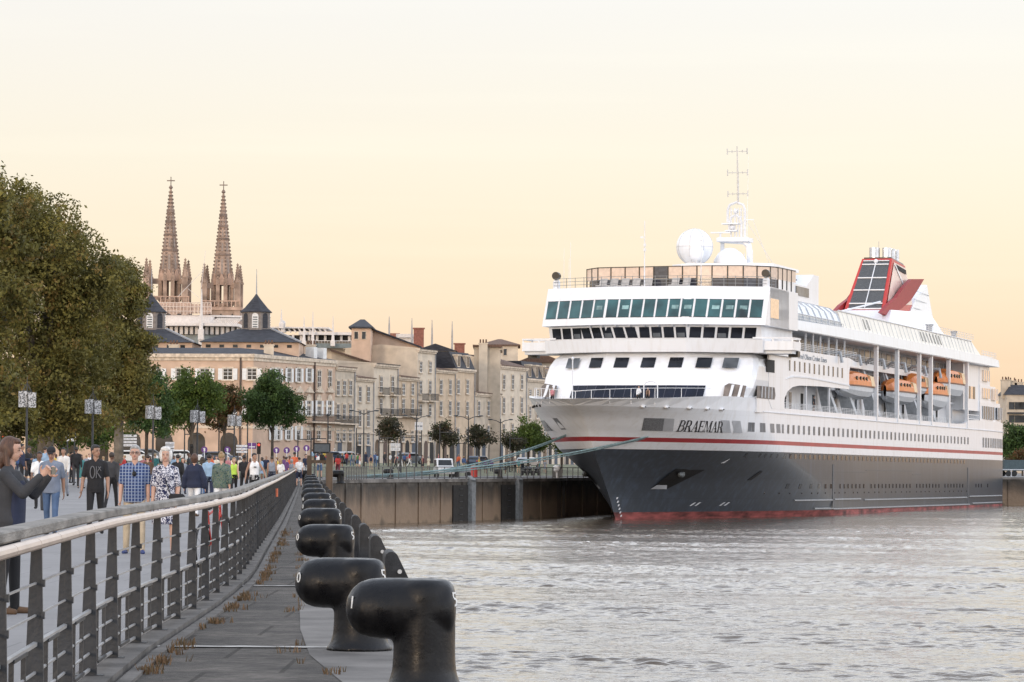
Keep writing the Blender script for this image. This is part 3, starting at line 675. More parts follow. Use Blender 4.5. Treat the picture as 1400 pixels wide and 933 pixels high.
for i, (px, py, Z) in enumerate(((37, 546, 152), (127, 556, 173), (209.5, 564, 186), (270, 569.5, 201), (320.5, 575, 222))):
    p = at(px, py, Z); r = empty('lantern_post', (p.x, Z, 0), R(14 + 7 * i), 'perforated white box lantern, ' + near_words[i], 'street lantern', 'box lanterns along the promenade')
    MB().tube([(0, 0, 0), (0, 0, p.z - .35)], [.07, .05], 8).build('pole', POLE, r)
    MB().cbox((-.18, .08, p.z), (.38, .36, .74)).build('lantern_box', PERF, r)
    MB().cbox((.21, -.09, p.z - .04), (.36, .34, .70)).build('lantern_box', PERF, r)
    mb = MB().tube([(-.2, 0, p.z + .38), (0, 0, p.z + .75), (.2, 0, p.z + .33)], .025, 5).tube([(0, 0, p.z + .38), (0, 0, p.z + 1.05)], [.03, .01], 6).tube([(-.2, 0, p.z + .38), (.2, 0, p.z + .34)], .025, 5)
    mb.build('hanger', POLE, r)

# ------------------------------------------------------------------ twin-arm street lamps and slim masts by the road
def place(px, Z): x = xat(px, Z); return (x, Z, ground_z(x, Z))
for i, (px, py, Z, a, lb) in enumerate(((497, 564, 385, 17, 'before the pale houses'), (569, 571, 400, 16, 'right of the thin mast crossed by the mooring lines'), (640, 571, 410, 17, 'among the small dark trees'), (684, 576, 425, 14, 'nearest the bow of the ship'), (448, 572, 360, 0, 'straight and armless beside the corner of the big building'))):
    g = place(px, Z); h = at(px, py, Z).z - g[2]; k = Z / F
    r = empty('street_lamp', g, 0, 'tall dark street lamp ' + lb, 'street lamp', 'dark street lamps along the quay road')
    MB().tube([(0, 0, 0), (0, 0, h * .5), (0, 0, h + .3)], [.13, .09, .06], 8).build('pole', POLE, r)
    if a:
        for s_ in (-1, 1):
            arm = MB().tube([(0, 0, h - .25), (s_ * a * k * .4, 0, h + .05), (s_ * a * k, 0, h + .22)], [.06, .05, .04], 6).build('arm', POLE, r)
            MB().ell((s_ * a * k, 0, h + .2), (.32, .14, .09), 10, 6).build('lamp_head', POLE, arm)
    else:
        MB().ell((0, 0, h + .35), (.2, .2, .16), 10, 6).build('lamp_head', POLE, r)
for i, (px, py, Z, lb) in enumerate(((299, 575, 330, 'between the middle green trees'), (338, 560, 340, 'behind the fifth lantern post'), (407, 592, 350, 'right of the roundest green tree'), (518, 590, 380, 'left of the small tree in front of the pale houses'), (548, 588, 372, 'near the small white boards'), (601, 580, 390, 'beside the parked white van'), (620, 600, 420, 'left of the small dark trees'), (697, 590, 415, 'close to the ship bow'), (163, 585, 320, 'under the edge of the plane crown'), (252, 585, 335, 'left of the fourth lantern post'), (425, 590, 345, 'beside the information screen'), (487, 585, 400, 'left of the twin-arm lamp before the pale houses'))):
    g = place(px, Z); h = at(px, py, Z).z - g[2]
    r = empty('mast', g, 0, 'thin dark overhead-wire mast ' + lb, 'mast', 'thin dark masts of the tram line')
    MB().tube([(0, 0, 0), (0, 0, h)], [.09, .06], 8).build('pole', POLE, r)
    MB().box((-.06, -.06, h * .82), (1.6, .06, h * .82 + .1)).build('bracket', POLE, r)
# ------------------------------------------------------------------ the ship; local x = port, y = aft, z = above water
ship = empty('cruise_ship', (OX, OY, WZ), 0, 'large white cruise ship with dark blue hull, red stripe and red funnel moored bow first', 'cruise ship')
ship.rotation_euler = (-TR, 0, -PHI)
def itp(x, T):
    if x <= T[0][0]: return T[0][1]
    for (a, b), (c, d) in zip(T, T[1:]):
        if x <= c: return b + (d - b) * (x - a) / (c - a)
    return T[-1][1]
US = [(-6, 3), (.23, -1), (2.54, -3.3), (5.67, -7.1), (8.67, -10.5), (10, -12.5), (11.5, -16.3), (12.4, -17.2)]
UE = [(-2, 58), (0, 54), (4, 40), (7, 23), (9, 18), (11.5, 17), (12.4, 17)]
PP = [(0, 1.7), (7, 1.9), (12.4, 2.1)]; QQ = [(0, 1.1), (7, .9), (10, .76), (12.4, .7)]
BH = 11.2
def hb(u, w):
    a = itp(w, US); e = itp(w, UE); t = max(0, min(1, (u - a) / (e - a)))
    b = BH * max(0, 1 - (1 - t) ** itp(w, PP)) ** itp(w, QQ)
    if u > 140: b -= .9 * ((u - 140) / 20) ** 2
    return b
TS = [0, .001, .003, .007, .014, .022, .032, .044, .058, .075, .095] + [.12 + .028 * k for k in range(31)] + [1.0]
def hull_rows(ws, top=None):
    rows = []
    for w_ in ws:
        a = itp(w_, US); e = itp(w_, UE); us = [a + (e - a) * t for t in TS] + [60 + (158 - 60) * k / 14 for k in range(15)]
        rows.append([(hb(u, w_), u, w_) for u in us])
    return rows
def hull_band(name, ws, m):
    mb = MB(); rows = hull_rows(ws)
    for i in range(len(rows) - 1):
        for j in range(len(rows[0]) - 1):
            A, B, C, D = rows[i][j], rows[i][j + 1], rows[i + 1][j + 1], rows[i + 1][j]
            mb.poly([A, B, C, D]); mb.poly([(-p[0], p[1], p[2]) for p in (D, C, B, A)])
        A, D = rows[i][-1], rows[i + 1][-1]
        mb.poly([A, (-A[0], A[1], A[2]), (-D[0], D[1], D[2]), D])
    me = mb.mesh(name, m, True)
    bm = bmesh.new(); bm.from_mesh(me); bmesh.ops.remove_doubles(bm, verts=bm.verts, dist=.004); bmesh.ops.recalc_face_normals(bm, faces=bm.faces)
    for e_ in bm.edges:
        if len(e_.link_faces) == 2 and e_.calc_face_angle(0) > .7: e_.smooth = False
    bm.to_mesh(me); bm.free()
    return link(name, me, ship)
hull_band('hull', [-3, -1, .2, .75], BOOT).name = 'boot_topping'
hull_band('hull', [.75 + .62 * k for k in range(11)], NAVY)
hull_band('hull_band', [6.95, 7.3, 7.68], WHITE)
hull_band('red_stripe', [7.68, 7.9, 8.1], RED)
hull_band('topsides', [8.1 + .29 * k for k in range(10)] + [11.0], WHITE)
# bulwark around the bow and rising again at the stern
def bulwark(us, z0, zt, name):
    for s_ in (-1, 1):
        mb = MB()
        for a, b in zip(us, us[1:]):
            P_ = []
            for u in (a, b):
                z1 = zt(u); uu = u
                P_.append([(s_ * hb(max(u, itp(z0, US)), z0), max(u, itp(z0, US)), z0), (s_ * hb(u, z1), u, z1), (s_ * max(0, hb(u, z1) - .35), u + .1, z1), (s_ * max(0, hb(u, z0) - .35), max(u, itp(z0, US)), z0)])
            for k in range(3): mb.poly([P_[0][k], P_[1][k], P_[1][k + 1], P_[0][k + 1]])
        mb.build(name, WHITE, ship, fix=True)
bulwark([-16.55, -16.4, -16.1, -15.6, -14.8, -13.4, -11.5, -9, -6, -3, 0, 3, 6, 9, 12, 14.5], 11.0, lambda u: 11.6 + .75 * smooth(-17, 6, u), 'bow_bulwark')
bulwark([14.5, 20, 30, 50, 70, 90, 110, 119], 11.0, lambda u: 11.55, 'side_bulwark')
bulwark([119, 124, 128, 134, 140, 148, 158], 11.0, lambda u: 11.55 + .75 * smooth(122, 130, u), 'stern_bulwark')
def side_box(name, m, x0, x1, y0, y1, z0, z1, parent=ship, both=True):
    if both: MB().box((-x1, y0, z0), (-x0, y1, z1)).build(name, m, parent)
    return MB().box((x0, y0, z0), (x1, y1, z1)).build(name, m, parent)
mb = MB()                                                          # weather deck just below the bulwark top
us = [-14.8, -14, -12, -9, -6, -3, 0, 4, 8, 12, 16, 20, 40, 80, 120, 157.5]
for a, b in zip(us, us[1:]):
    z = 10.95; mb.poly([(-hb(a, z) + .1, a, z), (hb(a, z) - .1, a, z), (hb(b, z) - .1, b, z), (-hb(b, z) + .1, b, z)])
mb.build('deck', DECK, ship, fix=True)
# mouldings along the hull
for z in (11.0,):
    mb = MB()
    mb.tube([(hb(u, z) + .05, u, z) for u in range(14, 160, 6)], .07, 5).tube([(-hb(u, z) - .05, u, z) for u in range(14, 160, 6)], .07, 5)
    mb.build('rubbing_strake', WHITE2, ship)
for u0, u1, z in ((33, 45.5, 1.85), (46.5, 60, 1.9), (62, 126, 1.78), (128, 156, 1.92), (40, 46.5, .92), (46.5, 128, .85), (130, 156, .98)):
    MB().tube([(hb(u0 + (u1 - u0) * k / 8, z) + .06, u0 + (u1 - u0) * k / 8, z) for k in range(9)], .1, 5).build('fender_rail', mat('hull_fender_grey', (.30, .305, .31), .5, var=.15), ship)
for u, in ((46,), (127,)):
    MB().box((hb(u, 3) , u - .25, 1.0), (hb(u, 3) + .04, u + .25, 5.8)).build('hull_seam', mat('hull_seam_grey', (.085, .09, .10), .5), ship)
for u0, u1, z in ((46, 63, 4.95), (63, 90, 5.2), (90, 157, 4.75)):
    MB().tube([(hb(u0, z) + .02, u0, z), (hb(u1, z) + .02, u1, z)], .045, 4).build('hull_seam', mat('hull_seam_grey2', (.12, .125, .13), .5), ship)

def on_hull(u, w, off=.02): return Vector((hb(u, w) + off, u, w))
def hull_panel(name, m, u0, u1, w0, w1, slant=0, parent=ship, off=.025, n=2):
    vs = []
    for i in range(n + 1):
        for w_ in (w0, w1):
            u = u0 + (u1 - u0) * i / n + (slant if w_ == w1 else 0)
            vs.append(on_hull(u, w_, off))
    mb = MB(); mb._add(vs, [(2 * i, 2 * i + 2, 2 * i + 3, 2 * i + 1) for i in range(n)])
    return mb.build(name, m, parent, fix=False)
CABW = mat('cabin_window_glass', (.13, .14, .155), .35, var=.3, scale=.3, spec=.25)
# cabin windows in the white band
cw = [10.7, 11.6, 14.0, 14.9, 17.6, 18.4, 20.2, 21.0] + [22.4 + 2.38 * k for k in range(45)] + [138.6 + 2.05 * k for k in range(10)]
for u in cw:
    big = u > 138
    if u > 157.5: continue
    hull_panel('cabin_window', CABW, u - (.42 if not big else .5), u + (.42 if not big else .5), 8.92 if not big else 8.62, 9.85 if not big else 9.98, 0 if u > 22 else -.25, n=1)
for k in range(46):                                                 # upper row of portholes, just under the white band
    u = 23.6 + 2.24 * k
    hull_panel('porthole', BLACKG, u - .48, u + .48, 6.3, 6.78, n=1)
for u in (13.2, 16.4, 17.8, 19.3, 21.2): hull_panel('porthole', BLACKG, u - .2, u + .2, 6.35, 6.72, -.2, n=1)
random.seed(3)
lp = [29.3, 33, 36.5, 39.5, 42.3, 45] + [49.5 + 2.05 * k for k in range(37) if k not in (7, 20, 29)] + [133, 135, 137, 142]
for u in lp:
    hull_panel('lower_porthole', BLACKG, u - (.4 if u < 46 else .26), u + (.4 if u < 46 else .26), 3.12, 3.62, -.1 if u < 40 else 0, n=1)
mb = MB()
for k in range(34):
    u = 25 + 3.05 * k + random.uniform(-.8, .8); p = on_hull(u, 2.62, .02); mb.box((p.x - .04, u - .12, 2.55), (p.x + .01, u + .12, 2.72))
mb.build('scupper_row', BLACKG, ship)
# faint paler streaks on the dark hull are in the material; openings near the bow
LOUV = mat('mooring_louvre', (.16, .165, .175), .5, var=.4, scale=6, stretch=(1, 6, 1))
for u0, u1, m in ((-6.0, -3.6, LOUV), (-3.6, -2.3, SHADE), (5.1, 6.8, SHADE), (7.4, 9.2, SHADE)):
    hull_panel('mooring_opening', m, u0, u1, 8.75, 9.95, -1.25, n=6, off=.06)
for u in (-9, -6, -2.6, .4, 3.2):                                   # fairleads below the bulwark
    MB().ell(on_hull(u, 11.0, 0), (.25, .55, .17), 10, 6).build('fairlead', WHITE2, ship); MB().ell(on_hull(u, 11.0, .12), (.16, .3, .09), 10, 6).build('fairlead_hole', DARK, ship)
for u in (-9, -7.2, -5.4, -3.6, -1.8): p = on_hull(u, 11.1, 0); MB().ell((-p.x - .02, p.y, p.z), (.1, .2, .14), 8, 5).build('fairlead_hole', DARK, ship)
# louvres and name on the other bow are seen at a glance
for u0, u1, m in ((3, 5.6, LOUV), (-7.5, -6.2, LOUV)):
    vs = [];
    for u in (u0, u1): vs += [(-hb(u, 8.8) - .03, u, 8.8), (-hb(u - 1.2, 9.9) - .03, u - 1.2, 9.9)]
    mb = MB(); mb._add(vs, [(0, 1, 3, 2)]); mb.build('mooring_opening', m, ship)

# ---- name in bold italic serif letters, wrapped on the flare of the bow
def ring(cx, cy, rx, ry, a0, a1, t, n=8, thin=.5):
    out = []
    for k in range(n):
        A0 = R(a0 + (a1 - a0) * k / n); A1 = R(a0 + (a1 - a0) * (k + 1) / n); q_ = []
        for a, inner in ((A0, 0), (A1, 0), (A1, 1), (A0, 1)):
            tt = t * (thin + (1 - thin) * abs(math.cos(a))) if inner else 0
            q_.append((cx + (rx - tt) * math.cos(a), cy + (ry - tt * .6) * math.sin(a)))
        out.append(q_)
    return out
def rect(x0, y0, x1, y1): return [(x0, y0), (x1, y0), (x1, y1), (x0, y1)]
def stem(x, t=.17): return [rect(x, 0, x + t, 1), rect(x - .07, 0, x + t + .07, .06), rect(x - .07, .94, x + t + .07, 1)]
GL = {
 'B': stem(.1) + [rect(.2, .94, .45, 1), rect(.2, .48, .47, .54), rect(.2, 0, .47, .06)] + ring(.43, .75, .27, .25, -90, 90, .17) + ring(.45, .26, .31, .27, -90, 90, .17),
 'R': stem(.1) + [rect(.2, .94, .45, 1), rect(.2, .46, .45, .52)] + ring(.43, .74, .29, .26, -90, 90, .17) + [[(.36, .5), (.54, .5), (.86, .04), (.66, .04)], rect(.62, 0, .92, .06)],
 'A': [[(.06, 0), (.13, 0), (.5, 1), (.42, 1)], [(.58, 0), (.78, 0), (.5, 1), (.38, 1)], rect(.24, .32, .62, .38), rect(-.02, 0, .24, .06), rect(.5, 0, .86, .06)],
 'E': stem(.1) + [rect(.2, .94, .7, 1), rect(.2, .48, .52, .54), rect(.2, 0, .74, .06), rect(.64, .78, .7, 1), rect(.48, .38, .53, .64), rect(.68, 0, .74, .24)],
 'M': [rect(.1, 0, .16, 1), rect(.0, 0, .26, .06), rect(.0, .94, .2, 1), [(.12, 1), (.3, 1), (.58, 0), (.5, 0)], [(.5, 0), (.58, 0), (.9, 1), (.84, 1)], rect(.8, 0, .98, 1), rect(.73, 0, 1.05, .06), rect(.8, .94, 1.05, 1)]}
def hull_name(side, ua, ub, w0, h):
    adv = {'B': .8, 'R': .9, 'A': .82, 'E': .8, 'M': 1.08}; tot = sum(adv[c] for c in 'BRAEMAR'); mb = MB(); x = 0; sc_ = (ub - ua) / tot
    for ci, c in enumerate('BRAEMAR'):
        for q_ in GL[c]:
            P_ = []
            for (px, py) in q_:
                s_ = (x + px) * sc_; u = (ua + s_) if side > 0 else (ub - s_)
                u += (-.36 if side > 0 else .36) * 0 + (py * h * .45 if side > 0 else -py * h * .45) - (py * 1.15 if side > 0 else -py*.2)
                w_ = w0 + py * h; P_.append((side * (hb(u, w_) + .075), u, w_))
            mb.poly(P_)
        x += adv[c]
    return mb.build('ship_name', mat('name_black', (.02, .02, .025), .5), ship)
hull_name(1, -1.9, 5.2, 8.72, 1.1)
hull_name(-1, -3.2, 2.6, 8.75, 1.0)
# anchor pockets
for s_ in (1, -1):
    n_ = 'anchor_pocket'; vs = []
    for (u, w_) in ((2.6, 3.1), (5.2, 3.1), (8.6, 5.0), (3.7, 5.1)): vs.append((s_ * (hb(u, w_) + .03), u, w_))
    mb = MB(); mb.poly(vs if s_ > 0 else vs[::-1]); a_ = mb.build(n_, BLACKP, ship)
    vs = [(s_ * (hb(u, w_) + .07), u, w_) for u, w_ in ((2.5, 3.05), (5.1, 3.05), (3.9, 4.1))]
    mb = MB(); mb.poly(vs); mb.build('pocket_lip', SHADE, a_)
    mb = MB(); c = Vector((s_ * (hb(5.2, 4.5) + .25), 5.2, 4.5)); mb.ell(c, (.3, .9, .3), 10, 6).ell(c + Vector((0, .5, .2)), (.25, .5, .4), 8, 6); mb.build('anchor', mat('anchor_grey', (.10, .11, .115), .6), a_)
for u, w_ in ((10.2, 5.9),): MB().extr([on_hull(10.0, 5.7, .03), on_hull(10.5, 5.7, .03), on_hull(10.7, 6.15, .03)], (.05, 0, 0)).build('hull_mark', WHITE2, ship)
mb = MB()
for u0 in (11.0, 11.9, 16.6, 17.5):
    mb.poly([on_hull(u0, 1.35, .03), on_hull(u0 + .35, 1.35, .03), on_hull(u0 + .85, 1.7, .03), on_hull(u0 + .5, 1.7, .03)])
mb.build('thruster_mark', WHITE2, ship)
mb = MB()
for k in range(6): u = itp(.3 + k * .35, US) + .9; mb.poly([on_hull(u, .3 + k * .35, .03), on_hull(u + .25, .3 + k * .35, .03), on_hull(u + .25, .5 + k * .35, .03), on_hull(u, .5 + k * .35, .03)])
mb.build('draught_mark', WHITE2, ship)
MB().extr([on_hull(18.6, 4.0, .03), on_hull(19.4, 4.0, .03), on_hull(20.2, 4.9, .03), on_hull(19.5, 4.9, .03)], (.05, 0, 0)).build('pilot_door', BLACKP, ship)

# ---- house block under the bridge (raked, rounded front)
def front_plan(hw, yc, yk, flat=4.2, back=None): return [(-hw, yk), (-flat, yc), (flat, yc), (hw, yk)]
def rake_block(name, m, hw0, yc0, yk0, z0, hw1, yc1, yk1, z1, back, flat=4.2):
    b = [(-hw0, back), *[(x, y) for x, y in front_plan(hw0, yc0, yk0, flat)], (hw0, back)]
    t = [(-hw1, back), *[(x, y) for x, y in front_plan(hw1, yc1, yk1, flat)], (hw1, back)]
    mb = MB(); mb.prism(b, z0, z1, top=t); return mb.build(name, m, ship, fix=True)
def fp(x, z, z0, z1, hw0, hw1, yc0, yc1, yk0, yk1, flat=4.2):
    t = (z - z0) / (z1 - z0); hw = hw0 + (hw1 - hw0) * t; yc = yc0 + (yc1 - yc0) * t; yk = yk0 + (yk1 - yk0) * t
    return yc if abs(x) <= flat else yc + (yk - yc) * (abs(x) - flat) / (hw - flat)
H = dict(z0=11.5, z1=17.0, hw0=11.2, hw1=11.2, yc0=4.6, yc1=9.6, yk0=7.2, yk1=12.2)
# house in rounded slices so its shoulders curve in at the top
mb = MB(); prev = None; sl = [(10.9, 1.0, .5), (11.6, .8, .4), (12.4, .45, .2), (13.3, .1, .05), (14.2, 0, 0), (15.6, .05, .1), (16.4, .35, .3), (16.9, .9, .6), (17.15, 1.7, 1.1)]
ring_ = []
for z, cut, dy in sl:
    t = (z - 11.5) / 5.5; hw = 11.2 - cut; yc = 4.6 + 5 * t + dy * .3; yk = 7.2 + 5 * t + dy; cor = []
    pl = [(-hw, 24), (-hw, yk + 1.2), (-hw + .35, yk + .35), (-hw + 1.2, yk - .15), (-4.2, yc), (4.2, yc), (hw - 1.2, yk - .15), (hw - .35, yk + .35), (hw, yk + 1.2), (hw, 24)]
    ring_.append([(x, y, z) for x, y in pl])
for a, b in zip(ring_, ring_[1:]):
    for k in range(len(a)): k2 = (k + 1) % len(a); mb.poly([a[k], a[k2], b[k2], b[k]])
mb.poly(ring_[-1])
hs = mb.build('house_front', WHITE, ship, fix=True)
def fpan(name, m, x0, x1, z0, z1, D, parent=ship, lean=0.0, off=.03):
    vs = []; fl = D.get('flat', 4.2); cuts = sorted([x0, x1] + [c for c in (-fl, fl) if x0 < c < x1]); n = len(cuts)
    for z in (z0, z1):
        for x in cuts:
            xx = x + (lean if z == z1 else 0); vs.append((xx, fp(xx, z, **D) - off, z))
    mb = MB(); mb._add(vs, [(i, i + 1, n + i + 1, n + i) for i in range(n - 1)]); return mb.build(name, m, parent)
for k, x in enumerate((-7.9, -5.1, -2.3, .55, 3.45, 6.2, 8.75)):
    fpan('forward_window', GREYG if k in (0, 6) else BLACKG, x - .72, x + .72, 15.35, 16.4, H, lean=0, off=.06 if abs(x) < 8 else .12)
for x0, x1 in ((-7.1, -4.2), (-4.2, 4.2), (4.2, 6.9)):
    fpan('panorama_window', mat('panorama_glass', (.006, .008, .018), .1, var=.3, scale=.5, spec=.3), x0, x1, 12.2, 13.5, H)
mb = MB()
for k in range(13):
    x = -6.4 + k * 1.05
    mb.hexa([(x, fp(x, 12.2, **H) - .07, 12.2), (x + .06, fp(x + .06, 12.2, **H) - .07, 12.2), (x + .06, fp(x + .06, 12.2, **H) - .03, 12.2), (x, fp(x, 12.2, **H) - .03, 12.2),
             (x, fp(x, 13.5, **H) - .07, 13.5), (x + .06, fp(x + .06, 13.5, **H) - .07, 13.5), (x + .06, fp(x + .06, 13.5, **H) - .03, 13.5), (x, fp(x, 13.5, **H) - .03, 13.5)])
mb.build('window_bars', mat('panorama_mullion', (.05, .05, .07), .4), ship)
# side openings at the house corners
def corner_opening(x0, x1, s_):
    mb = MB(); P_ = []
    for x, z in ((x0 + .1, 12.3), (x1, 12.3), (x1, 13.5), (x0 + .35, 13.75), (x0, 13.5)):
        P_.append((x, fp(x, z, **H) - .04 - (.05 if abs(x) < 10 else .0), z))
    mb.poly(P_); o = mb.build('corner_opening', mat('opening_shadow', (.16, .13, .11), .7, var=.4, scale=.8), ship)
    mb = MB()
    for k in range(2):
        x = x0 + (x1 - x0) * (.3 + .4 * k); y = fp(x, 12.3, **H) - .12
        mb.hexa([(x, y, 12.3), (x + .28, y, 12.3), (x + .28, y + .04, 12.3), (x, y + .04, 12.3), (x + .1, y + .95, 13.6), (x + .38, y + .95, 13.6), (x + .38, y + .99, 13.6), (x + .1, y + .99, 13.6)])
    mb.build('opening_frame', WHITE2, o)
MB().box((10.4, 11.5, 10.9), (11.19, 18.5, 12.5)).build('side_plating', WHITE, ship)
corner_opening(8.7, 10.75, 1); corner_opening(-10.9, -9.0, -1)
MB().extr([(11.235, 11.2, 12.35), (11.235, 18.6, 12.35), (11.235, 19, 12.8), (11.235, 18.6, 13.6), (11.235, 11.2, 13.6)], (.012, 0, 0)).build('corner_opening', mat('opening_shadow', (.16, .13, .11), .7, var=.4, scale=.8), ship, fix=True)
mb = MB()
for k in range(4): mb.tube([(11.27, 13 + 1.4 * k, 12.4), (11.27, 13.2 + 1.4 * k, 13.55)], .09, 4)
mb.build('opening_stairs', WHITE2, ship)
# bow rail, jackstaff and small fittings
mb = MB(); ptsr = []
for k in range(25):
    x = -9 + 18 * k / 24; u = -14.5 + 17 * (abs(x) / 9.3) ** 2.2
    ptsr.append((x, u, 12.35 + .7 * abs(x) / 9))
mb.tube(ptsr, .035, 4)
for p in ptsr[::2]: mb.tube([(p[0], p[1], 11.2), p], .03, 4)
mb.build('bow_rail', WHITE2, ship)
MB().tube([(-.6, -13.5, 11.0), (-.6, -13.5, 15.4)], .06, 6).ell((-.6, -13.5, 15.5), (.14, .14, .16), 8, 6).build('jackstaff', WHITE2, ship)
mb = MB()
for x in (3.0, 4.4): mb.tube([(x, -1.5, 11.5), (x, -1.5, 13.2)], .06, 6)
mb.tube([(3.0, -1.5, 13.2), (3.2, -1.5, 13.55), (3.7, -1.5, 13.7), (4.2, -1.5, 13.55), (4.4, -1.5, 13.2)], .06, 6).build('bow_crane', WHITE2, ship)

# ---- bridge wings, bridge windows, lounge block
rake_block('wing_deck', WHITE, 11.6, 8.6, 12.2, 16.95, 11.6, 8.3, 11.9, 18.25, 26, 4.5)
for s_ in (-1, 1):
    mb = MB(); pl = [(s_ * 10.5, 12.2), (s_ * 14.5, 13.2), (s_ * 14.5, 16.4), (s_ * 10.5, 17.5)]
    if s_ < 0: pl = pl[::-1]
    mb.prism(pl, 17.25, 17.45)
    for z0, z1 in ((17.45, 18.15), (18.4, 18.55)):
        mb.extr([(s_ * 10.5, 12.2, z0), (s_ * 14.5, 13.2, z0), (s_ * 14.5, 13.2, z1), (s_ * 10.5, 12.2, z1)], (0, .12, 0))
        mb.extr([(s_ * 14.5, 13.2, z0), (s_ * 14.5, 16.4, z0), (s_ * 14.5, 16.4, z1), (s_ * 14.5, 13.2, z1)], (-s_ * .12, 0, 0))
        mb.extr([(s_ * 14.5, 16.4, z0), (s_ * 10.5, 17.5, z0), (s_ * 10.5, 17.5, z1), (s_ * 14.5, 16.4, z1)], (0, .12, 0))
    for x, y in ((14.4, 13.3), (12.5, 12.8), (14.4, 16.3), (12.5, 17)): mb.box((s_ * x - .06, y - .06, 18.1), (s_ * x + .06, y + .06, 18.45))
    wg = mb.build('bridge_wing', WHITE, ship, fix=True)
    mb = MB(); mb.prism([(s_ * 14.3, 13.5), (s_ * 10.5, 12.6), (s_ * 10.5, 17.2), (s_ * 14.3, 16.2)], 16.9, 17.249, top=None); mb.build('wing_underside', WHITE2, wg, fix=True)
    MB().box((s_ * 14 - .5, 15.2, 16.6), (s_ * 14 + .5, 16.2, 17.2)).build('wing_light', BLACKP, wg)
BR = dict(z0=18.25, z1=19.75, hw0=11.3, hw1=11.3, yc0=9.6, yc1=9.0, yk0=12.9, yk1=12.3)
rake_block('bridge_front', WHITE2, 11.3, 9.6, 12.9, 18.25, 11.3, 9.0, 12.3, 19.75, 26)
xs = [-10.9 + k * 1.285 for k in range(17)]
for k, x in enumerate(xs):
    fpan('bridge_window', BLACKG, x, x + 1.06, 18.42, 19.5, BR, lean=(-.0 if k < 3 else -.22 if k < 8 else 0 if k < 12 else .2), off=.05)
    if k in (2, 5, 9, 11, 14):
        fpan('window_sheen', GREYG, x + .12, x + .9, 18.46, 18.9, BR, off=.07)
mb = MB()
for k in range(9): x = -6 + k * 1.5; y = fp(x, 19.7, **BR) - .35; mb.box((x - .12, y - .1, 19.55), (x + .12, y + .15, 19.72))
mb.tube([(-11, 12.0, 19.7), (-4.2, 8.75, 19.7), (4.2, 8.75, 19.7), (6.5, 9.9, 19.7)], .05, 4); mb.build('wiper_rail', GREYP, ship)
LB = dict(z0=19.75, z1=23.75, hw0=11.9, hw1=11.9, yc0=8.6, yc1=10.6, yk0=11.9, yk1=13.9)
rake_block('lounge_block', WHITE, 11.9, 8.6, 11.9, 19.752, 11.9, 10.6, 13.9, 23.75, 26)
xs = [-11.6 + 1.47 * k for k in range(5)] + [-4.15 + 1.315 * k for k in range(12)]
for k, x in enumerate(xs):
    wd = 1.25 if k < 5 else 1.12
    fpan('lounge_window', TEAL, x, x + wd, 20.55, 22.35, LB, off=.04, lean=.0)
    mb = MB()
    z0, z1 = 20.5, 22.4
    for (xa, xb, za, zb) in ((x - .04, x + wd + .04, z0, z0 + .05), (x - .04, x + wd + .04, z1 - .05, z1)):
        mb.poly([(xa, fp(xa, za, **LB) - .05, za), (xb, fp(xb, za, **LB) - .05, za), (xb, fp(xb, zb, **LB) - .05, zb), (xa, fp(xa, zb, **LB) - .05, zb)])
    mb.build('window_frame', BLACKP, ship)
    if k in (4, 6, 10, 11, 13, 14, 15): fpan('window_reflection', mat('teal_reflection', (.20, .32, .32), .2, var=.4, scale=1.2), x + .3, x + 1.0, 21.35, 21.75, LB, off=.055)  # paler patch painted on some panes as a reflection
# lounge side wall
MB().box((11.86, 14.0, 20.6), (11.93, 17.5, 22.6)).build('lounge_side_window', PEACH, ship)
side_box('lounge_side', WHITE, 11.0, 11.9, 13.9, 22, 19.76, 23.7)
# sun deck rail and glass screen over the bridge
mb = MB(); rp_ = [(-11.6, 16), (-11.4, 14.2), (-4.2, 11), (4.2, 11), (11.4, 14.2), (11.7, 17)]
def along(P_, n):
    out = []
    seg = [(Vector((*a, 0)), Vector((*b, 0))) for a, b in zip(P_, P_[1:])]; tot = sum((b - a).length for a, b in seg)
    for k in range(n + 1):
        d = tot * k / n
        for a, b in seg:
            l_ = (b - a).length
            if d <= l_ + 1e-6: out.append(a.lerp(b, d / l_)); break
            d -= l_
    return out
for z in (24.1, 24.45, 24.8): mb.tube([(x, y, z) for x, y in rp_], .03, 4)
for p in along(rp_, 24): mb.tube([(p.x, p.y, 23.75), (p.x, p.y, 24.85)], .035, 4)
mb.build('sun_deck_rail', mat('rail_grey', (.20, .21, .22), .5), ship)
scr = [(-10.0, 25), (-9.6, 20), (-7.5, 17.5), (4.2, 16.2), (8.5, 17), (11.0, 19.5), (11.4, 27)]
pp = along(scr, 22)
mbF = MB()
mbF.tube([(p.x, p.y, 26.15) for p in pp], .06, 4)
SKYPANE = mat('sky_peach_screen', (.70, .54, .42), .3, .0, var=.06, spec=.2)  # opaque panes, the sky's reflection painted in as their colour
DTINT = mat('dark_tinted_screen', (.05, .05, .06), .1, var=.2)
for k, (a, b) in enumerate(zip(pp, pp[1:])):
    mbF.tube([(a.x, a.y, 23.75), (a.x, a.y, 26.2)], .08, 4)
    MB().extr([(a.x, a.y, 24.9), (b.x, b.y, 24.9), (b.x, b.y, 26.1), (a.x, a.y, 26.1)], (0, .03, 0)).build('screen_pane', DTINT if k in (9, ) else SKYPANE, ship)
    if 3 < k < 18: MB().extr([(a.x, a.y, 23.8), (b.x, b.y, 23.8), (b.x, b.y, 24.88), (a.x, a.y, 24.88)], (0, .03, 0)).build('screen_base', DTINT, ship)
mbF.build('screen_frame', BLACKP, ship)
mb = MB()
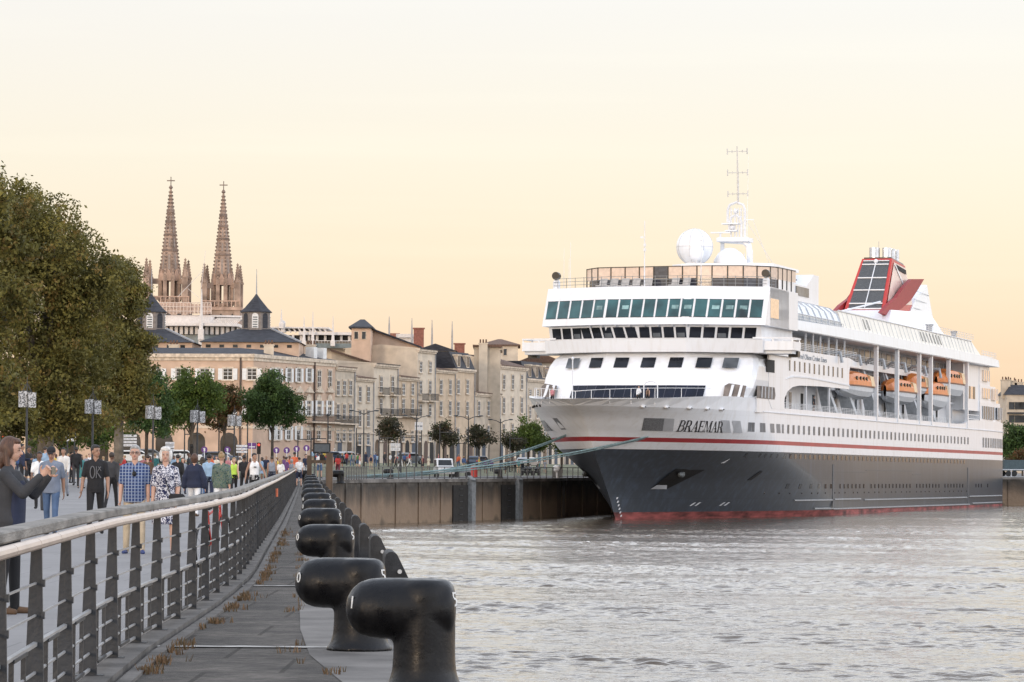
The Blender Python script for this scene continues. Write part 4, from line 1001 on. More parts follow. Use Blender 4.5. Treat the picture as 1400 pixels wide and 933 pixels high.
for k, x in enumerate((-6.8, -5.6, -4.4, -3.2, -1.9, 1.0, 2.2)):    # deck chairs
    mb.box((x, 14.0, 24.0), (x + .8, 15.3, 24.1)); mb.extr([(x, 15.3, 24.05), (x + .8, 15.3, 24.05), (x + .8, 15.8, 24.9), (x, 15.8, 24.9)], (0, .06, 0))
mb.build('deck_chairs', mat('deck_chair_grey', (.40, .38, .36), .7), ship)
for x, z1, n_ in ((-1.0, 30.6, 2),):
    MB().tube([(x, 12.3, 23.7), (x, 12.3, z1)], [.07, .035], 6).cbox((x, 12.3, 27.6), (.22, .22, .3)).cbox((x, 12.3, 28.1), (.2, .2, .3)).cbox((x - .3, 12.3, 28.9), (.3, .1, .2)).build('signal_pole', WHITE2, ship)
MB().tube([(5.2, 11.6, 23.7), (5.2, 11.6, 28.4)], .05, 6).ell((5.2, 11.6, 28.45), (.09, .09, .09), 8, 6).build('light_pole', WHITE2, ship)
for x, s_ in ((-11.2, 1), (11.3, 1)):
    MB().lathe([(.38, 0), (.38, .8), (.2, 1.0)], 12, (x, 14.6, 23.75)).build('searchlight_base', WHITE2, ship)
    MB().tube([(x, 14.2, 25.15), (x, 14.8, 25.15)], .42, 12).build('searchlight', BLACKP, ship)
mb = MB()
for x, y, h_ in ((-10.7, 15.5, 4.4), (-9.9, 15.2, 5), (-10.3, 16, 3.4)): mb.tube([(x, y, 23.7), (x, y, 23.7 + h_)], [.03, .015], 4)
mb.build('whip_aerial', WHITE2, ship)
MB().tube([(2.2, 42, 27.5), (2.35, 42, 40.0)], [.035, .015], 4).build('whip_aerial', WHITE2, ship)
# observation house with dark glass, domes
hh = MB().prism([(-4.6, 37), (-3.4, 35.8), (4.8, 35.8), (6.2, 37), (6.2, 48), (-4.6, 48)], 23.7, 27.3).build('observation_house', BLACKG, ship, fix=True)
MB().prism([(-4.9, 36.8), (-3.5, 35.4), (4.9, 35.4), (6.6, 36.8), (6.6, 48.5), (-4.9, 48.5)], 27.3, 27.65).build('house_roof', WHITE, hh, fix=True)
mb = MB()
for k in range(7): x = -3.4 + k * 1.37; mb.box((x - .05, 35.72, 24), (x + .05, 35.8, 27.3))
mb.build('house_mullions', GREYP, hh)
def dome(c, r, name, sx=1.0, base=None):
    d = MB().ell((c[0], c[1], c[2]), (r, r, r * sx), 32, 20).build(name, WHITE, ship, smooth=True)
    mb = MB()
    for a in range(0, 180, 45): mb.tube([(c[0] + r * 1.002 * math.cos(R(a)) * math.cos(t), c[1] + r * 1.002 * math.sin(R(a)) * math.cos(t), c[2] + r * sx * 1.002 * math.sin(t)) for t in [2 * math.pi * k / 32 for k in range(33)]], .018, 4)
    mb.tube([(c[0] + r * 1.002 * math.cos(t), c[1] + r * 1.002 * math.sin(t), c[2]) for t in [2 * math.pi * k / 32 for k in range(33)]], .018, 4)
    mb.build('dome_seams', GREYP, d); return d
dome((-3.1, 39.5, 29.75), 2.05, 'radome')
MB().lathe([(1.1, 27.6), (1.0, 28.3)], 16, (-3.1, 39.5, 0)).build('radome_base', WHITE2, ship)
MB().lathe([(.0, 27.7), (.14, 27.7), (.14, 28.1), (.7, 28.25), (.8, 28.7), (.78, 29.2), (.6, 29.6), (.3, 29.85), (.05, 29.9)], 20, (-2.2, 37.0, 0)).build('small_dome', WHITE, ship, smooth=True)
MB().lathe([(1.9, 27.6), (1.8, 28.4), (1.3, 29.2), (.6, 29.7), (.05, 29.8)], 20, (.3, 42, 0)).build('small_dome', WHITE, ship, smooth=True)
# main mast
MY = 46.4
ms = MB()
ms.tube([(-1.75, MY, 27.6), (-1.75, MY, 30.8)], .24, 8); ms.tube([(1.43, MY, 27.4), (1.43, MY, 29.6), (1.25, MY, 30.4), (.7, MY, 30.8), (-1.75, MY, 31.0)], .36, 8)
ms.prism([(-2.1, MY - 1.3), (1.5, MY - 1.3), (1.5, MY + 1.3), (-2.1, MY + 1.3)], 30.75, 31.2)
ms.extr([(-2.1, MY - 1.3, 28.5), (1.4, MY - 1.3, 27.8), (1.4, MY - 1.3, 28.2), (-2.1, MY - 1.3, 29.0)], (0, 2.6, 0))
ms.build('mast_platform', WHITE, ship, fix=True)
lt = MB()
for x in (-.75, -.3, .05, .4): lt.tube([(x, MY, 31.1), (x, MY, 34.6)], .085, 6)
for x0, x1, z1 in ((-1.15, .85, 34.4), (-.95, .45, 33.0)):
    xm = (x0 + x1) / 2; lt.tube([(x0, MY, 33.0 if z1 > 34 else 31.9), (x0, MY, z1), (x0 + .22, MY, z1 + .55), (xm, MY, z1 + .85), (x1 - .22, MY, z1 + .55), (x1, MY, z1), (x1, MY, 31.1)], .15, 6)
lt.prism([(-1.75, MY - .5), (.2, MY - .5), (.2, MY + .5), (-1.75, MY + .5)], 32.75, 32.9); lt.prism([(-1.35, MY - .5), (0, MY - .5), (0, MY + .5), (-1.35, MY + .5)], 31.95, 32.1)
for z in (32.2, 32.9, 33.6, 34.3): lt.tube([(-1.1, MY, z), (.8, MY, z)], .04, 4)
lt.ell((-.6, MY, 32.4), (.35, .35, .3), 10, 6).ell((-.2, MY - .2, 34.2), (.25, .25, .3), 10, 6)
lt.build('mast_tower', WHITE2, ship)
tp = MB().tube([(.05, MY, 35.0), (0, MY, 38.0), (-.12, MY, 41.6)], [.13, .11, .06], 8)
for z in (36.2, 38.6, 41.0):
    x0 = .03 - (z - 35) * .02; tp.tube([(x0 - 1.15, MY, z), (x0 + 1.15, MY, z)], .045, 5)
    for s_ in (-1, 1): tp.tube([(x0 + s_ * 1.15, MY, z - .34), (x0 + s_ * 1.15, MY, z + .36)], .07, 6); tp.tube([(x0 + s_ * .6, MY, z - .15), (x0 + s_ * .6, MY, z + .15)], .05, 5)
tp.build('topmast', mat('topmast_warm_grey', (.55, .53, .50), .5), ship)
MB().box((-3.0, MY - .5, 31.75), (-.7, MY - .2, 31.9)).tube([(-1.9, MY - .35, 31.1), (-1.9, MY - .35, 31.75)], .12, 6).box((.9, MY - .05, 33.2), (1.9, MY + .05, 33.3)).build('radar_scanner', WHITE2, ship)
mb = MB()
for x in (-.5, -.1, .3, .7, 1.1): mb.tube([(x, MY - 1.1, 28.3), (x, MY - 1.1, 29.4)], .035, 4)
mb.tube([(-.5, MY - 1.1, 29.4), (1.1, MY - 1.1, 29.2)], .035, 4); mb.build('platform_rail', WHITE2, ship)
MB().tube([(.9, MY + .3, 33.2), (3.2, MY + 6, 27.8)], .02, 4).tube([(1.8, MY, 33.2), (2.9, MY + 4, 28)], .02, 4).build('stay', WHITE2, ship)

# ---- port and starboard side decks
# inner walls of the promenade decks
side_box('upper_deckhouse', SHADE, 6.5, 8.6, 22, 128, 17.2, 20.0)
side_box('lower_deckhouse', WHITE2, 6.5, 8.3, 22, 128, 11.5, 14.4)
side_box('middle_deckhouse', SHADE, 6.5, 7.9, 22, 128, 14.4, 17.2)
side_box('upper_deck_band', WHITE, 8.3, 9.3, 53, 128, 17.15, 17.9)
side_box('middle_deck_edge', WHITE2, 7.9, 9.2, 53, 128, 14.3, 14.55)
side_box('deckhead', WHITE2, 0, 11.5, 16, 140, 19.9, 20.0)
# wide windows of the upper deck
for k in range(33):
    y = 24.5 + 3.1 * k
    MB().box((8.6, y, 17.95), (8.64, y + 2.5, 19.6)).build('deck_window', GREYG if k % 4 else BLACKG, ship)
for k in range(22):
    y = 54.5 + 3.25 * k
    MB().box((7.9, y, 14.9), (7.94, y + 2.3, 16.8)).build('saloon_window', GREYG if k % 3 else BLACKG, ship)
for k in range(18):
    y = 26 + 5.5 * k
    MB().box((8.3, y, 11.6), (8.34, y + 1.1, 13.6)).build('deck_door', DARK if k % 2 else GREYG, ship)
# fascia and roof
mb = MB()
fa = [(16.5, 19.8, 20.75), (24, 19.95, 20.95), (50, 20.0, 21.2), (140, 20.0, 21.2), (149, 20.0, 21.0)]
for (a, za, zb), (b, zc, zd) in zip(fa, fa[1:]):
    for s_ in (1, -1):
        mb.hexa([(s_ * 10.6, a, za), (s_ * 11.6, a, za), (s_ * 11.6, b, zc), (s_ * 10.6, b, zc), (s_ * 10.6, a, zb), (s_ * 11.45, a, zb), (s_ * 11.45, b, zd), (s_ * 10.6, b, zd)])
mb.build('sun_deck_fascia', WHITE, ship, fix=True)
MB().box((-10.6, 16.5, 20.0), (10.6, 149, 20.7)).build('sun_deck', WHITE2, ship)
# panelled screen with slot windows forward of the boats, with the arched opening under it
def flat_poly(name, m, pts, x, th, both=True):
    mb = MB(); mb.extr([(x, y, z) for y, z in pts], (-th, 0, 0))
    if both: mb.extr([(-x, y, z) for y, z in pts], (th, 0, 0))
    return mb.build(name, m, ship, fix=True)
top = [(16.2, 17.2), (22.2, 17.25), (28, 17.85), (54, 17.9), (60, 17.3), (60, 16.95), (54.3, 16.95), (53.9, 16.2), (53.9, 14.3)]
arch = [(53.2, 14.35), (40, 14.3), (29.5, 14.1), (26.5, 13.85), (24.2, 13.3), (23.1, 12.6), (22.9, 11.6)]
flat_poly('side_screen', WHITE, [(22.9, 11.4), (17.5, 11.4), (16.2, 12.3)] + top + arch, 11.22, .18)
flat_poly('arch_moulding', WHITE2, [(23.5, 14.62), (27, 14.9), (34, 15.0), (53.9, 14.72), (53.9, 14.86), (34, 15.15), (26.5, 15.06)], 11.3, .08, False)
for k in range(12):
    y = 25.2 + 2.28 * k
    MB().box((11.21, y - .3, 15.55), (11.245, y + .3, 16.65)).build('slot_window', BLACKG if k % 2 else GREYG, ship)
MB().box((11.2, 15.2, 15.1), (11.24, 18.6, 16.4)).build('slot_window', DARK, ship)
def rail_run(name, x, y0, y1, z0, z1, nb, m, dz=3, r=.03):
    mb = MB()
    for k in range(dz): mb.tube([(x, y0, z1 - (z1 - z0) * k / dz), (x, y1, z1 - (z1 - z0) * k / dz)], r, 4)
    n_ = int((y1 - y0) / nb)
    for k in range(n_ + 1): y = y0 + (y1 - y0) * k / max(1, n_); mb.tube([(x, y, z0), (x, y, z1)], r, 4)
    return mb.build(name, m, ship)
RG = mat('white_rail', (.66, .67, .68), .4)
rail_run('boat_deck_rail', 11.1, 23, 116, 11.5, 12.15, 1.2, RG, 4)
rail_run('upper_deck_rail', 11.15, 28, 58, 17.9, 18.65, 1.5, RG, 4)
rail_run('upper_deck_rail', 9.25, 60, 127, 17.9, 18.65, 1.5, RG, 4)
rail_run('middle_deck_rail', 9.15, 54, 100, 14.55, 15.5, 1.6, RG, 4)
rail_run('stern_rail', 10.9, 139, 150, 21.0, 22.0, 1.2, RG, 3)
rail_run('roof_rail', 10.8, 97, 133, 23.1, 23.9, 1.6, RG, 3)
for y in (69.0, 81, 94.5, 102, 113.8, 126.7): side_box('column', WHITE, 10.85, 11.3, y - .32, y + .32, 11.0, 20.0)
for y in (33, 36.5, 40, 44, 48, 52): side_box('stanchion', WHITE2, 11.0, 11.15, y - .09, y + .09, 17.9, 20.0)
for y in (33.5, 44.6): side_box('stanchion', WHITE2, 10.9, 11.1, y - .15, y + .15, 11.5, 14.3)
# davits: raked legs
mb = MB()
DAV = mat('davit_grey', (.42, .44, .46), .5, var=.1)
for y in (50.5, 60.5, 73.5, 86.0, 98.5, 108.0):
    mb = MB()
    for s_ in (1,):
        mb.hexa([(s_ * 9.0, y - .2, 11.5), (s_ * 10.6, y - .2, 11.5), (s_ * 10.6, y + 1.1, 11.5), (s_ * 9.0, y + 1.1, 11.5), (s_ * 8.2, y - 2.2, 17.4), (s_ * 8.9, y - 2.2, 17.4), (s_ * 8.9, y - 1.4, 17.4), (s_ * 8.2, y - 1.4, 17.4)])
        mb.tube([(s_ * 8.6, y - 1.8, 17.2), (s_ * 9.8, y - 1.9, 18.4), (s_ * 11.4, y - 2, 18.3), (s_ * 11.6, y - 2, 17.2)], .2, 6)
    mb.build('davit', DAV, ship, fix=True)
# lifeboats (orange roof over a white hull)
def lifeboat(y0, y1, zk, zg, zt, x=11.5, half=1.7, cabin=False, label=None):
    n = 14; L_ = y1 - y0; hullm = MB(); roofm = MB()
    def sec(t): return max(.03, (1 - abs(2 * t - 1) ** 3.2))
    for i in range(n):
        for part, mb_ in ((0, hullm), (1, roofm)):
            R2 = []
            for t in (i / n, (i + 1) / n):
                b = half * sec(t) ** .6; y = y0 + L_ * t; kz = zk + (zg - zk) * .55 * (1 - sec(t)); rz = zt - (zt - zg) * .62 * (1 - sec(t) ** .8)
                if part == 0: prof = [(b, zg), (b * .95, zg - (zg - kz) * .4), (b * .7, zg - (zg - kz) * .78), (0, kz), (-b * .7, zg - (zg - kz) * .78), (-b * .95, zg - (zg - kz) * .4), (-b, zg)]
                else: prof = [(b * 1.03, zg), (b * .98, zg + (rz - zg) * .35), (b * .62, zg + (rz - zg) * .85), (0, rz), (-b * .62, zg + (rz - zg) * .85), (-b * .98, zg + (rz - zg) * .35), (-b * 1.03, zg)]
                R2.append([(x + p, y, z) for p, z in prof])
            for k in range(6): mb_.poly([R2[0][k], R2[1][k], R2[1][k + 1], R2[0][k + 1]])
    h_ = hullm.build('lifeboat', mat('lifeboat_white', (.66, .68, .70), .4, var=.05), ship, smooth=True, fix=True)
    roofm.build('lifeboat_canopy', ORANGE, h_, smooth=False, fix=True)
    mb = MB(); mb.tube([(x + (half * sec(k / 16) ** .6 + .03), y0 + L_ * k / 16, zg) for k in range(17)], .1, 5); mb.build('gunwale', mat('gunwale_brown', (.22, .10, .05), .6), h_)
    mb = MB()
    for k in range(4):
        y = y0 + L_ * (.22 + .1 * k); b = half * sec((y - y0) / L_) ** .6; mb.box((x + b * .9, y, zg + (zt - zg) * .38), (x + b * 1.0, y + .55, zg + (zt - zg) * .62))
    mb.build('lifeboat_windows', BLACKG, h_)
    mb = MB(); y = y0 + L_ * .68; b = half * sec(.68) ** .6
    mb.hexa([(x + b * .6, y, zg + .1), (x + b * 1.05, y, zg + .1), (x + b * 1.05, y + 1.9, zg + .1), (x + b * .6, y + 1.9, zg + .1), (x + b * .5, y, zt - .25), (x + b * .9, y, zt - .5), (x + b * .9, y + 1.9, zt - .5), (x + b * .5, y + 1.9, zt - .3)])
    mb.build('lifeboat_door', mat('lifeboat_cream', (.72, .52, .30), .5), h_)
    MB().tube([(x - .5, y0 + L_ * .15, zt - .5), (x - .9, y0 + L_ * .15, zt + 1.2)], .06, 5).tube([(x - .5, y0 + L_ * .85, zt - .5), (x - .9, y0 + L_ * .85, zt + 1.2)], .06, 5).build('falls', DAV, h_)
    return h_
lifeboat(55.5, 71, 13.45, 14.95, 16.7, 9.7, 1.5)
lifeboat(80.5, 96, 13.4, 14.9, 16.6, 9.7, 1.5)
lifeboat(94.5, 103.5, 14.8, 15.8, 17.6, 9.5, 1.3)
lifeboat(104, 117, 13.1, 15.1, 16.9, 9.7, 1.5)
lifeboat(111.5, 126.8, 14.8, 16.8, 18.8, 9.9, 1.6)
for s_ in (-1,):
    for y0 in (51, 76, 100):
        MB().ell((-11.5, y0 + 7.5, 15), (1.6, 7.5, 1.5), 12, 8).build('lifeboat', ORANGE, ship)
# stern block
side_box('stern_house', WHITE, 8.0, 10.5, 127.4, 140, 13.6, 19.95)
side_box('stern_house', WHITE, 8.0, 9.0, 127.4, 140, 11.5, 13.6)
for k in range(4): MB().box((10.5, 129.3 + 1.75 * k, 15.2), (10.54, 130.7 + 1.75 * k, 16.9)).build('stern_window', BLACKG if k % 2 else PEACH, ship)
rail_run('stern_rail', 10.6, 129, 138, 11.9, 13.0, .9, RG, 2, .08)
def tier(name, y0, y1, z0, z1, hw, rake=.6):
    mb = MB(); mb.hexa([(-hw, y0, z0), (hw, y0, z0), (hw - .3, y1, z0), (-hw + .3, y1, z0), (-hw, y0, z1), (hw, y0, z1), (hw - .3, y1 - rake, z1), (-hw + .3, y1 - rake, z1)]); return mb.build(name, WHITE, ship, fix=True)
tier('stern_tier', 139, 157, 11.6, 15.0, 10.65); tier('stern_tier', 139, 153.5, 15.0, 17.3, 10.6); tier('stern_tier', 139, 149, 17.3, 19.95, 10.55)
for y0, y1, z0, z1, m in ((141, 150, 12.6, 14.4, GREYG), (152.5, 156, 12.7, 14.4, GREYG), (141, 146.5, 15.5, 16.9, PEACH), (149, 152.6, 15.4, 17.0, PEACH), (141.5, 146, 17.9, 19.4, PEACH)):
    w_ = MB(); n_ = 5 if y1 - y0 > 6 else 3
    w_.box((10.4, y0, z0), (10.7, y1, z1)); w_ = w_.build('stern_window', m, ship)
    mb = MB()
    for k in range(n_ + 1): y = y0 + (y1 - y0) * k / n_; mb.box((10.7, y - .1, z0), (10.73, y + .1, z1))
    mb.build('window_posts', WHITE2, w_)
# sloping cream screen wall above the fascia
CREAM = mat('cream_panel', (.74, .69, .60), .35, var=.04, scale=.4)
mb = MB()
for s_ in (1, -1):
    mb.hexa([(s_ * 10.4, 50, 20.7), (s_ * 11.3, 50, 21.2), (s_ * 11.3, 136, 21.2), (s_ * 10.4, 136, 20.7), (s_ * 9.9, 50, 23.1), (s_ * 10.75, 50, 23.1), (s_ * 10.75, 131.5, 23.0), (s_ * 9.9, 131.5, 23.0)])
scw = mb.build('sun_deck_screen', CREAM, ship, fix=True)
mb = MB()
for k in range(34):
    y = 52 + 2.4 * k; mb.tube([(11.32, y, 21.2), (10.77, y - .2, 23.05)], .035, 4)
mb.tube([(10.8, 50, 23.12), (10.8, 131.5, 23.02)], .09, 5); mb.build('screen_ribs', WHITE2, scw)
def cream_win(y): 
    mb = MB(); mb.poly([(11.22 , y, 21.55), (11.22, y + .75, 21.55), (10.86, y + .45, 22.75), (10.86, y - .3, 22.75)]); mb.build('screen_window', BLACKG, scw)
for y in (62.5, 64.5): cream_win(y)
for k in range(7): cream_win(96 + 2.0 * k)
# glazed pool roof forward and the deck house behind it
GL_ = mat('pool_roof_glass', (.42, .47, .52), .12, var=.12, scale=.8, spec=.7)
mb = MB(); prof = [(11.2, 20.9), (11.1, 21.8), (10.7, 22.7), (9.9, 23.3), (8.6, 23.6), (0, 23.7), (-8.6, 23.6), (-11.2, 20.9)]
mb.extr([(x, 22.5, z) for x, z in prof], (0, 27.4, 0)); pr_ = mb.build('pool_roof', GL_, ship, fix=True)
mb = MB()
for k in range(10): mb.tube([(x + .03, 22.6 + 3 * k, z + .03) for x, z in prof[:6]], .07, 4)
mb.tube([(11.15, 22.5, 21.8), (11.15, 49.8, 21.8)], .05, 4); mb.build('roof_ribs', WHITE2, pr_)
rail_run('roof_rail', 11.4, 22.5, 50, 20.9, 21.6, .8, RG, 2)
mb = MB(); mb.extr([(9.0, 30, 23.6), (9.0, 48, 23.6), (9.0, 48, 26.9), (9.0, 45.5, 26.9), (9.0, 42, 25.4), (9.0, 36, 25.4), (9.0, 33, 25.8), (9.0, 30, 25.6)], (-14, 0, 0)); mb.build('deck_house', WHITE, ship, fix=True)
MB().box((9.0, 37, 24.2), (9.08, 43, 25.2)).build('deck_house_window', GREYG, ship)
MB().extr([(9.4, 22, 25.7), (9.4, 36, 25.7), (9.4, 36, 25.8), (9.4, 22, 25.8)], (-.1, 0, 0)).build('screen_top_bar', BLACKP, ship)
# ---- funnel
fy0, fy1 = 113.0, 121.0
def fpl(t): # front plane at height fraction t
    return fy0 + (fy1 - fy0) * t, 26.3 + (33.7 - 26.3) * t, 2.75 - .7 * t
mb = MB()
b = [(-2.75, 113, 26.3), (2.75, 113, 26.3), (2.75, 133, 26.3), (-2.75, 133, 26.3)]; t_ = [(-2.05, 121, 33.7), (2.05, 121, 33.7), (2.05, 129.5, 33.2), (-2.05, 129.5, 33.2)]
mb.hexa(b + t_); fun = mb.build('funnel', FRED, ship, fix=True)
mb = MB()
def F_(s_, t, off=.05):
    y, z, hw = fpl(t); return (s_ * hw, y - off, z + off * .6)
mb.poly([F_(-.82, .03), F_(.82, .03), F_(.86, .97), F_(-.86, .97)]); lv = mb.build('funnel_grille', mat('funnel_louvre', (.075, .078, .08), .5, var=.35, scale=5, stretch=(1, 1, 5)), fun)
mb = MB()
for t in (.03, .13, .385, .62, .88, .95): mb.tube([F_(-.84, t, .1), F_(.84, t, .1)], .1 if t < .9 else .07, 5)
mb.tube([F_(0, .05, .1), F_(0, .92, .1)], .08, 5); mb.ell(F_(0, .93, .2), (.3, .2, .3), 10, 6); mb.build('grille_bars', WHITE2, lv)
mb = MB(); mb.hexa([(-1.9, 121.3, 33.6), (1.95, 121.3, 33.6), (1.95, 129.3, 33.2), (-1.95, 129.3, 33.2), (-1.85, 121.3, 33.9), (1.85, 121.3, 33.9), (1.85, 129.3, 33.5), (-1.85, 129.3, 33.5)]); mb.build('funnel_cap', BLACKP, fun, fix=True)
for x, y, r in ((-.75, 122.8, .72), (.85, 123.3, .62), (1.1, 125.4, .5), (1.3, 127.2, .42)):
    MB().lathe([(r, 33.4), (r, 35.3), (r * .85, 35.3), (r * .8, 34.9)], 14, (x, y, 0)).build('exhaust_pipe', STEEL, fun, smooth=False)
MB().tube([(0, 122, 33.6), (0, 122, 36.1)], .035, 4).build('lightning_rod', GREYP, fun)
# pink-white reflecting side panel with a slanted pennant, and the swept fin
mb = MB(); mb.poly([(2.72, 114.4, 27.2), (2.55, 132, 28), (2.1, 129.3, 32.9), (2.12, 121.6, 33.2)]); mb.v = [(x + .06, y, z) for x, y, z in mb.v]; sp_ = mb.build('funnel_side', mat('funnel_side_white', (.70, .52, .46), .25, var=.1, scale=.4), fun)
mb = MB(); mb.poly([(2.62, 118.5, 32.9), (2.62, 119.2, 32.9), (2.85, 127.6, 28.8), (2.85, 126.8, 28.6)]); mb.v = [(x - .3, y + 3, z) for x, y, z in mb.v]; mb.build('pennant', WHITE, fun)
mb = MB(); mb.poly([(2.2, 122.2, 33.0), (2.2, 129, 32.6), (2.25, 129, 32.0), (2.25, 122.5, 32.4)]); mb.v = [(x + .1, y, z) for x, y, z in mb.v]; mb.build('vent_slot', DARK, fun)
mb = MB()
fin = [(108, 25.8), (112, 27.0), (117.5, 28.2), (122, 29.8), (127.5, 31.3), (136, 31.8), (131.5, 30.0), (127, 28.4), (121, 27.0), (112, 25.5)]
for s_ in (1, -1): mb.extr([(s_ * 3.4, y, z) for y, z in fin], (-s_ * .5, 0, 0))
mb.build('funnel_fin', mat('funnel_fin_red', (.30, .022, .025), .5, var=.08, spec=.3), fun, fix=True)
mb = MB(); mb.hexa([(-5.2, 104, 22.9), (5.2, 104, 22.9), (5.2, 147, 22.9), (-5.2, 147, 22.9), (-3.6, 113, 26.4), (3.6, 113, 26.4), (3.0, 142, 27.4), (-3.0, 142, 27.4)])
mb.hexa([(-2.9, 128, 26.4), (2.9, 128, 26.4), (2.9, 145, 26.6), (-2.9, 145, 26.6), (-2.6, 134, 29), (2.6, 134, 29), (2.4, 143, 31.4), (-2.4, 141, 31.4)]); mb.build('funnel_casing', WHITE, ship, fix=True)
mb = MB()
for z in (27.6, 28.8, 30): mb.tube([(2.95, 131, z), (2.6, 143.5, z - .1)], .03, 4)
mb.build('casing_seams', GREYP, ship)
MB().tube([(3, 70, 23.2), (3.2, 108, 27.2)], .12, 6).tube([(3, 70, 23.2), (0, 45, 28)], .05, 5).build('stay', WHITE2, ship)
MB().prism([(-8, 96), (9, 96), (9, 128), (-8, 128)], 20.7, 23.4).build('sun_deck_house', WHITE, ship, fix=True)
mb = MB().lathe([(.4, 23), (.4, 24.2), (.6, 24.5)], 10, (8.5, 114, 0)).lathe([(.35, 23), (.35, 24), (.55, 24.3)], 10, (8.7, 130, 0)); mb.build('vent', GREYP, ship)
# company lettering on the side screen
tm = text_mesh('Fred Olsen Cruise Lines', 1.0, .12, .012); ws_ = max(v.co.x for v in tm.vertices)
tm.materials.clear(); tm.materials.append(mat('company_lettering_grey', (.26, .28, .30), .5))
t_ = link('company_lettering', tm, ship); sx_ = 13.6 / ws_
t_.matrix_local = Matrix.Translation((11.24, 28.9, 16.98)) @ Matrix(((0, 0, 1, 0), (1, 0, 0, 0), (0, 1, 0, 0), (0, 0, 0, 1))) @ Matrix.Diagonal((sx_, .82, 1, 1))

# ---- mooring lines from the bow to the far quay
def sw(p): # ship local to world
    v = Matrix.Rotation(-PHI, 4, 'Z') @ Matrix.Rotation(-TR, 4, 'X') @ Vector(p); return v + Vector((OX, OY, WZ))
ROPE = mat('teal_rope', (.17, .25, .26), .8, var=.2, scale=3)
x0 = xat(474, 300)
for i, (src, lb) in enumerate(((sw((-hb(-6, 8.4), -6, 8.3)), 'upper teal mooring line from the starboard bow'), (sw((hb(-4.5, 8.2), -4.5, 8.2)), 'lower teal mooring line passing under the stem from the port bow'))):
    for j in range(1):
        e_ = Vector((x0 + .3 * i, 299 + i, .25)); pts = []
        for k in range(31):
            t = k / 30; p = src.lerp(e_, t); p.z -= 2.1 * 4 * t * (1 - t) * (.55 if i == 0 else .35); pts.append(p)
        mid = MB().tube(pts, .075, 6); mid.tube([p + Vector((0, .3, -.12 - .1 * math.sin(math.pi * k / 30))) for k, p in enumerate(pts)], .06, 6)
        tag(mid.build('mooring_line', ROPE), lb, 'mooring line', 'mooring lines at the bow')
# ------------------------------------------------------------------ town houses
def line_hit(px, A, B):          # point of the vertical plane of a pixel column on the plan line A-B
    tx = ray(px, 620); k = tx.x / tx.y
    dx, dy = B[0] - A[0], B[1] - A[1]; s = (k * A[1] - A[0]) / (dx - k * dy)
    return (A[0] + dx * s, A[1] + dy * s)
ROW_A = (xat(457, 434), 434.0)
L1 = math.hypot(1, 0)
ROW_B = (ROW_A[0] + 100 * SP, ROW_A[1] + 100 * CP)
def window(root, o, ex, ey, xc, z, w_, h, shut=False, arched=False, style='white', name='window'):
    """o origin on facade plane, ex along, ey outward; window centred xc, sill z"""
    def P(x, d, zz): return (o + ex * x + ey * d + Vector((0, 0, zz)))
    def bx(mb, x0, x1, d0, d1, z0, z1, mi=0): mb.hexa([P(x0, d1, z0), P(x1, d1, z0), P(x1, d0, z0), P(x0, d0, z0), P(x0, d1, z1), P(x1, d1, z1), P(x1, d0, z1), P(x0, d0, z1)], mi)
    a, b = xc - w_ / 2, xc + w_ / 2; s = .14
    mb = MB()
    bx(mb, a - s, a, 0, .1, z - .05, z + h); bx(mb, b, b + s, 0, .1, z - .05, z + h); bx(mb, a - s, b + s, 0, .13, z + h, z + h + .2); bx(mb, a - s - .08, b + s + .08, 0, .2, z - .2, z - .05)
    if arched:
        mb.poly([P(xc + (w_ / 2 + s) * math.cos(t), .11, z + h + .2 + .5 * w_ * math.sin(t)) for t in [math.pi * k / 8 for k in range(9)]])
    win = mb.build(name, TRIM, root)
    mb = MB()
    bx(mb, a, b, 0, .02, z - .05, z + h); mb.build('pane', PANE, win)
    mb = MB()
    for x in (a, xc - .03, b - .06): bx(mb, x, x + .06, .02, .06, z - .05, z + h)
    for zz in (z - .05, z + h * .33, z + h * .66, z + h - .08): bx(mb, a + .07, b - .07, .02, .05, zz, zz + .06)
    mb.build('sash', WWOOD if style == 'white' else SHUT, win)
    if shut:
        for x0, x1 in ((a - .62, a - .06), (b + .06, b + .62)):
            mb = MB(); bx(mb, x0, x1, .1, .16, z - .05, z + h); mb.build('shutter', WWOOD, win)
    return win
def balcony(root, o, ex, ey, x0, x1, z, d=.8):
    def P(x, dd, zz): return (o + ex * x + ey * dd + Vector((0, 0, zz)))
    mb = MB()
    mb.hexa([P(x0, d, z - .18), P(x1, d, z - .18), P(x1, 0, z - .18), P(x0, 0, z - .18), P(x0, d, z), P(x1, d, z), P(x1, 0, z), P(x0, 0, z)])
    b_ = mb.build('balcony', TRIM, root)
    mb = MB()
    mb.tube([P(x0, 0, z + .95), P(x0, d, z + .95), P(x1, d, z + .95), P(x1, 0, z + .95)], .04, 4); mb.tube([P(x0, d, z + .1), P(x1, d, z + .1)], .03, 4)
    n = max(2, int((x1 - x0) / .16))
    for k in range(n + 1): x = x0 + (x1 - x0) * k / n; mb.tube([P(x, d - .01, z), P(x, d - .01, z + .95)], .022, 4)
    mb.build('balcony_rail', IRON, b_)
def chimney(root, c, w_, d, z0, z1, m, pots=3):
    ch = MB().box((c[0] - w_ / 2, c[1] - d / 2, z0), (c[0] + w_ / 2, c[1] + d / 2, z1)).box((c[0] - w_ / 2 - .08, c[1] - d / 2 - .08, z1), (c[0] + w_ / 2 + .08, c[1] + d / 2 + .08, z1 + .15)).build('chimney', m, root)
    mb = MB()
    for k in range(pots): mb.lathe([(.13, 0), (.11, .55)], 8, (c[0] - w_ / 2 + w_ * (k + .5) / pots, c[1], z1 + .15))
    mb.build('chimney_pots', TILE, ch)

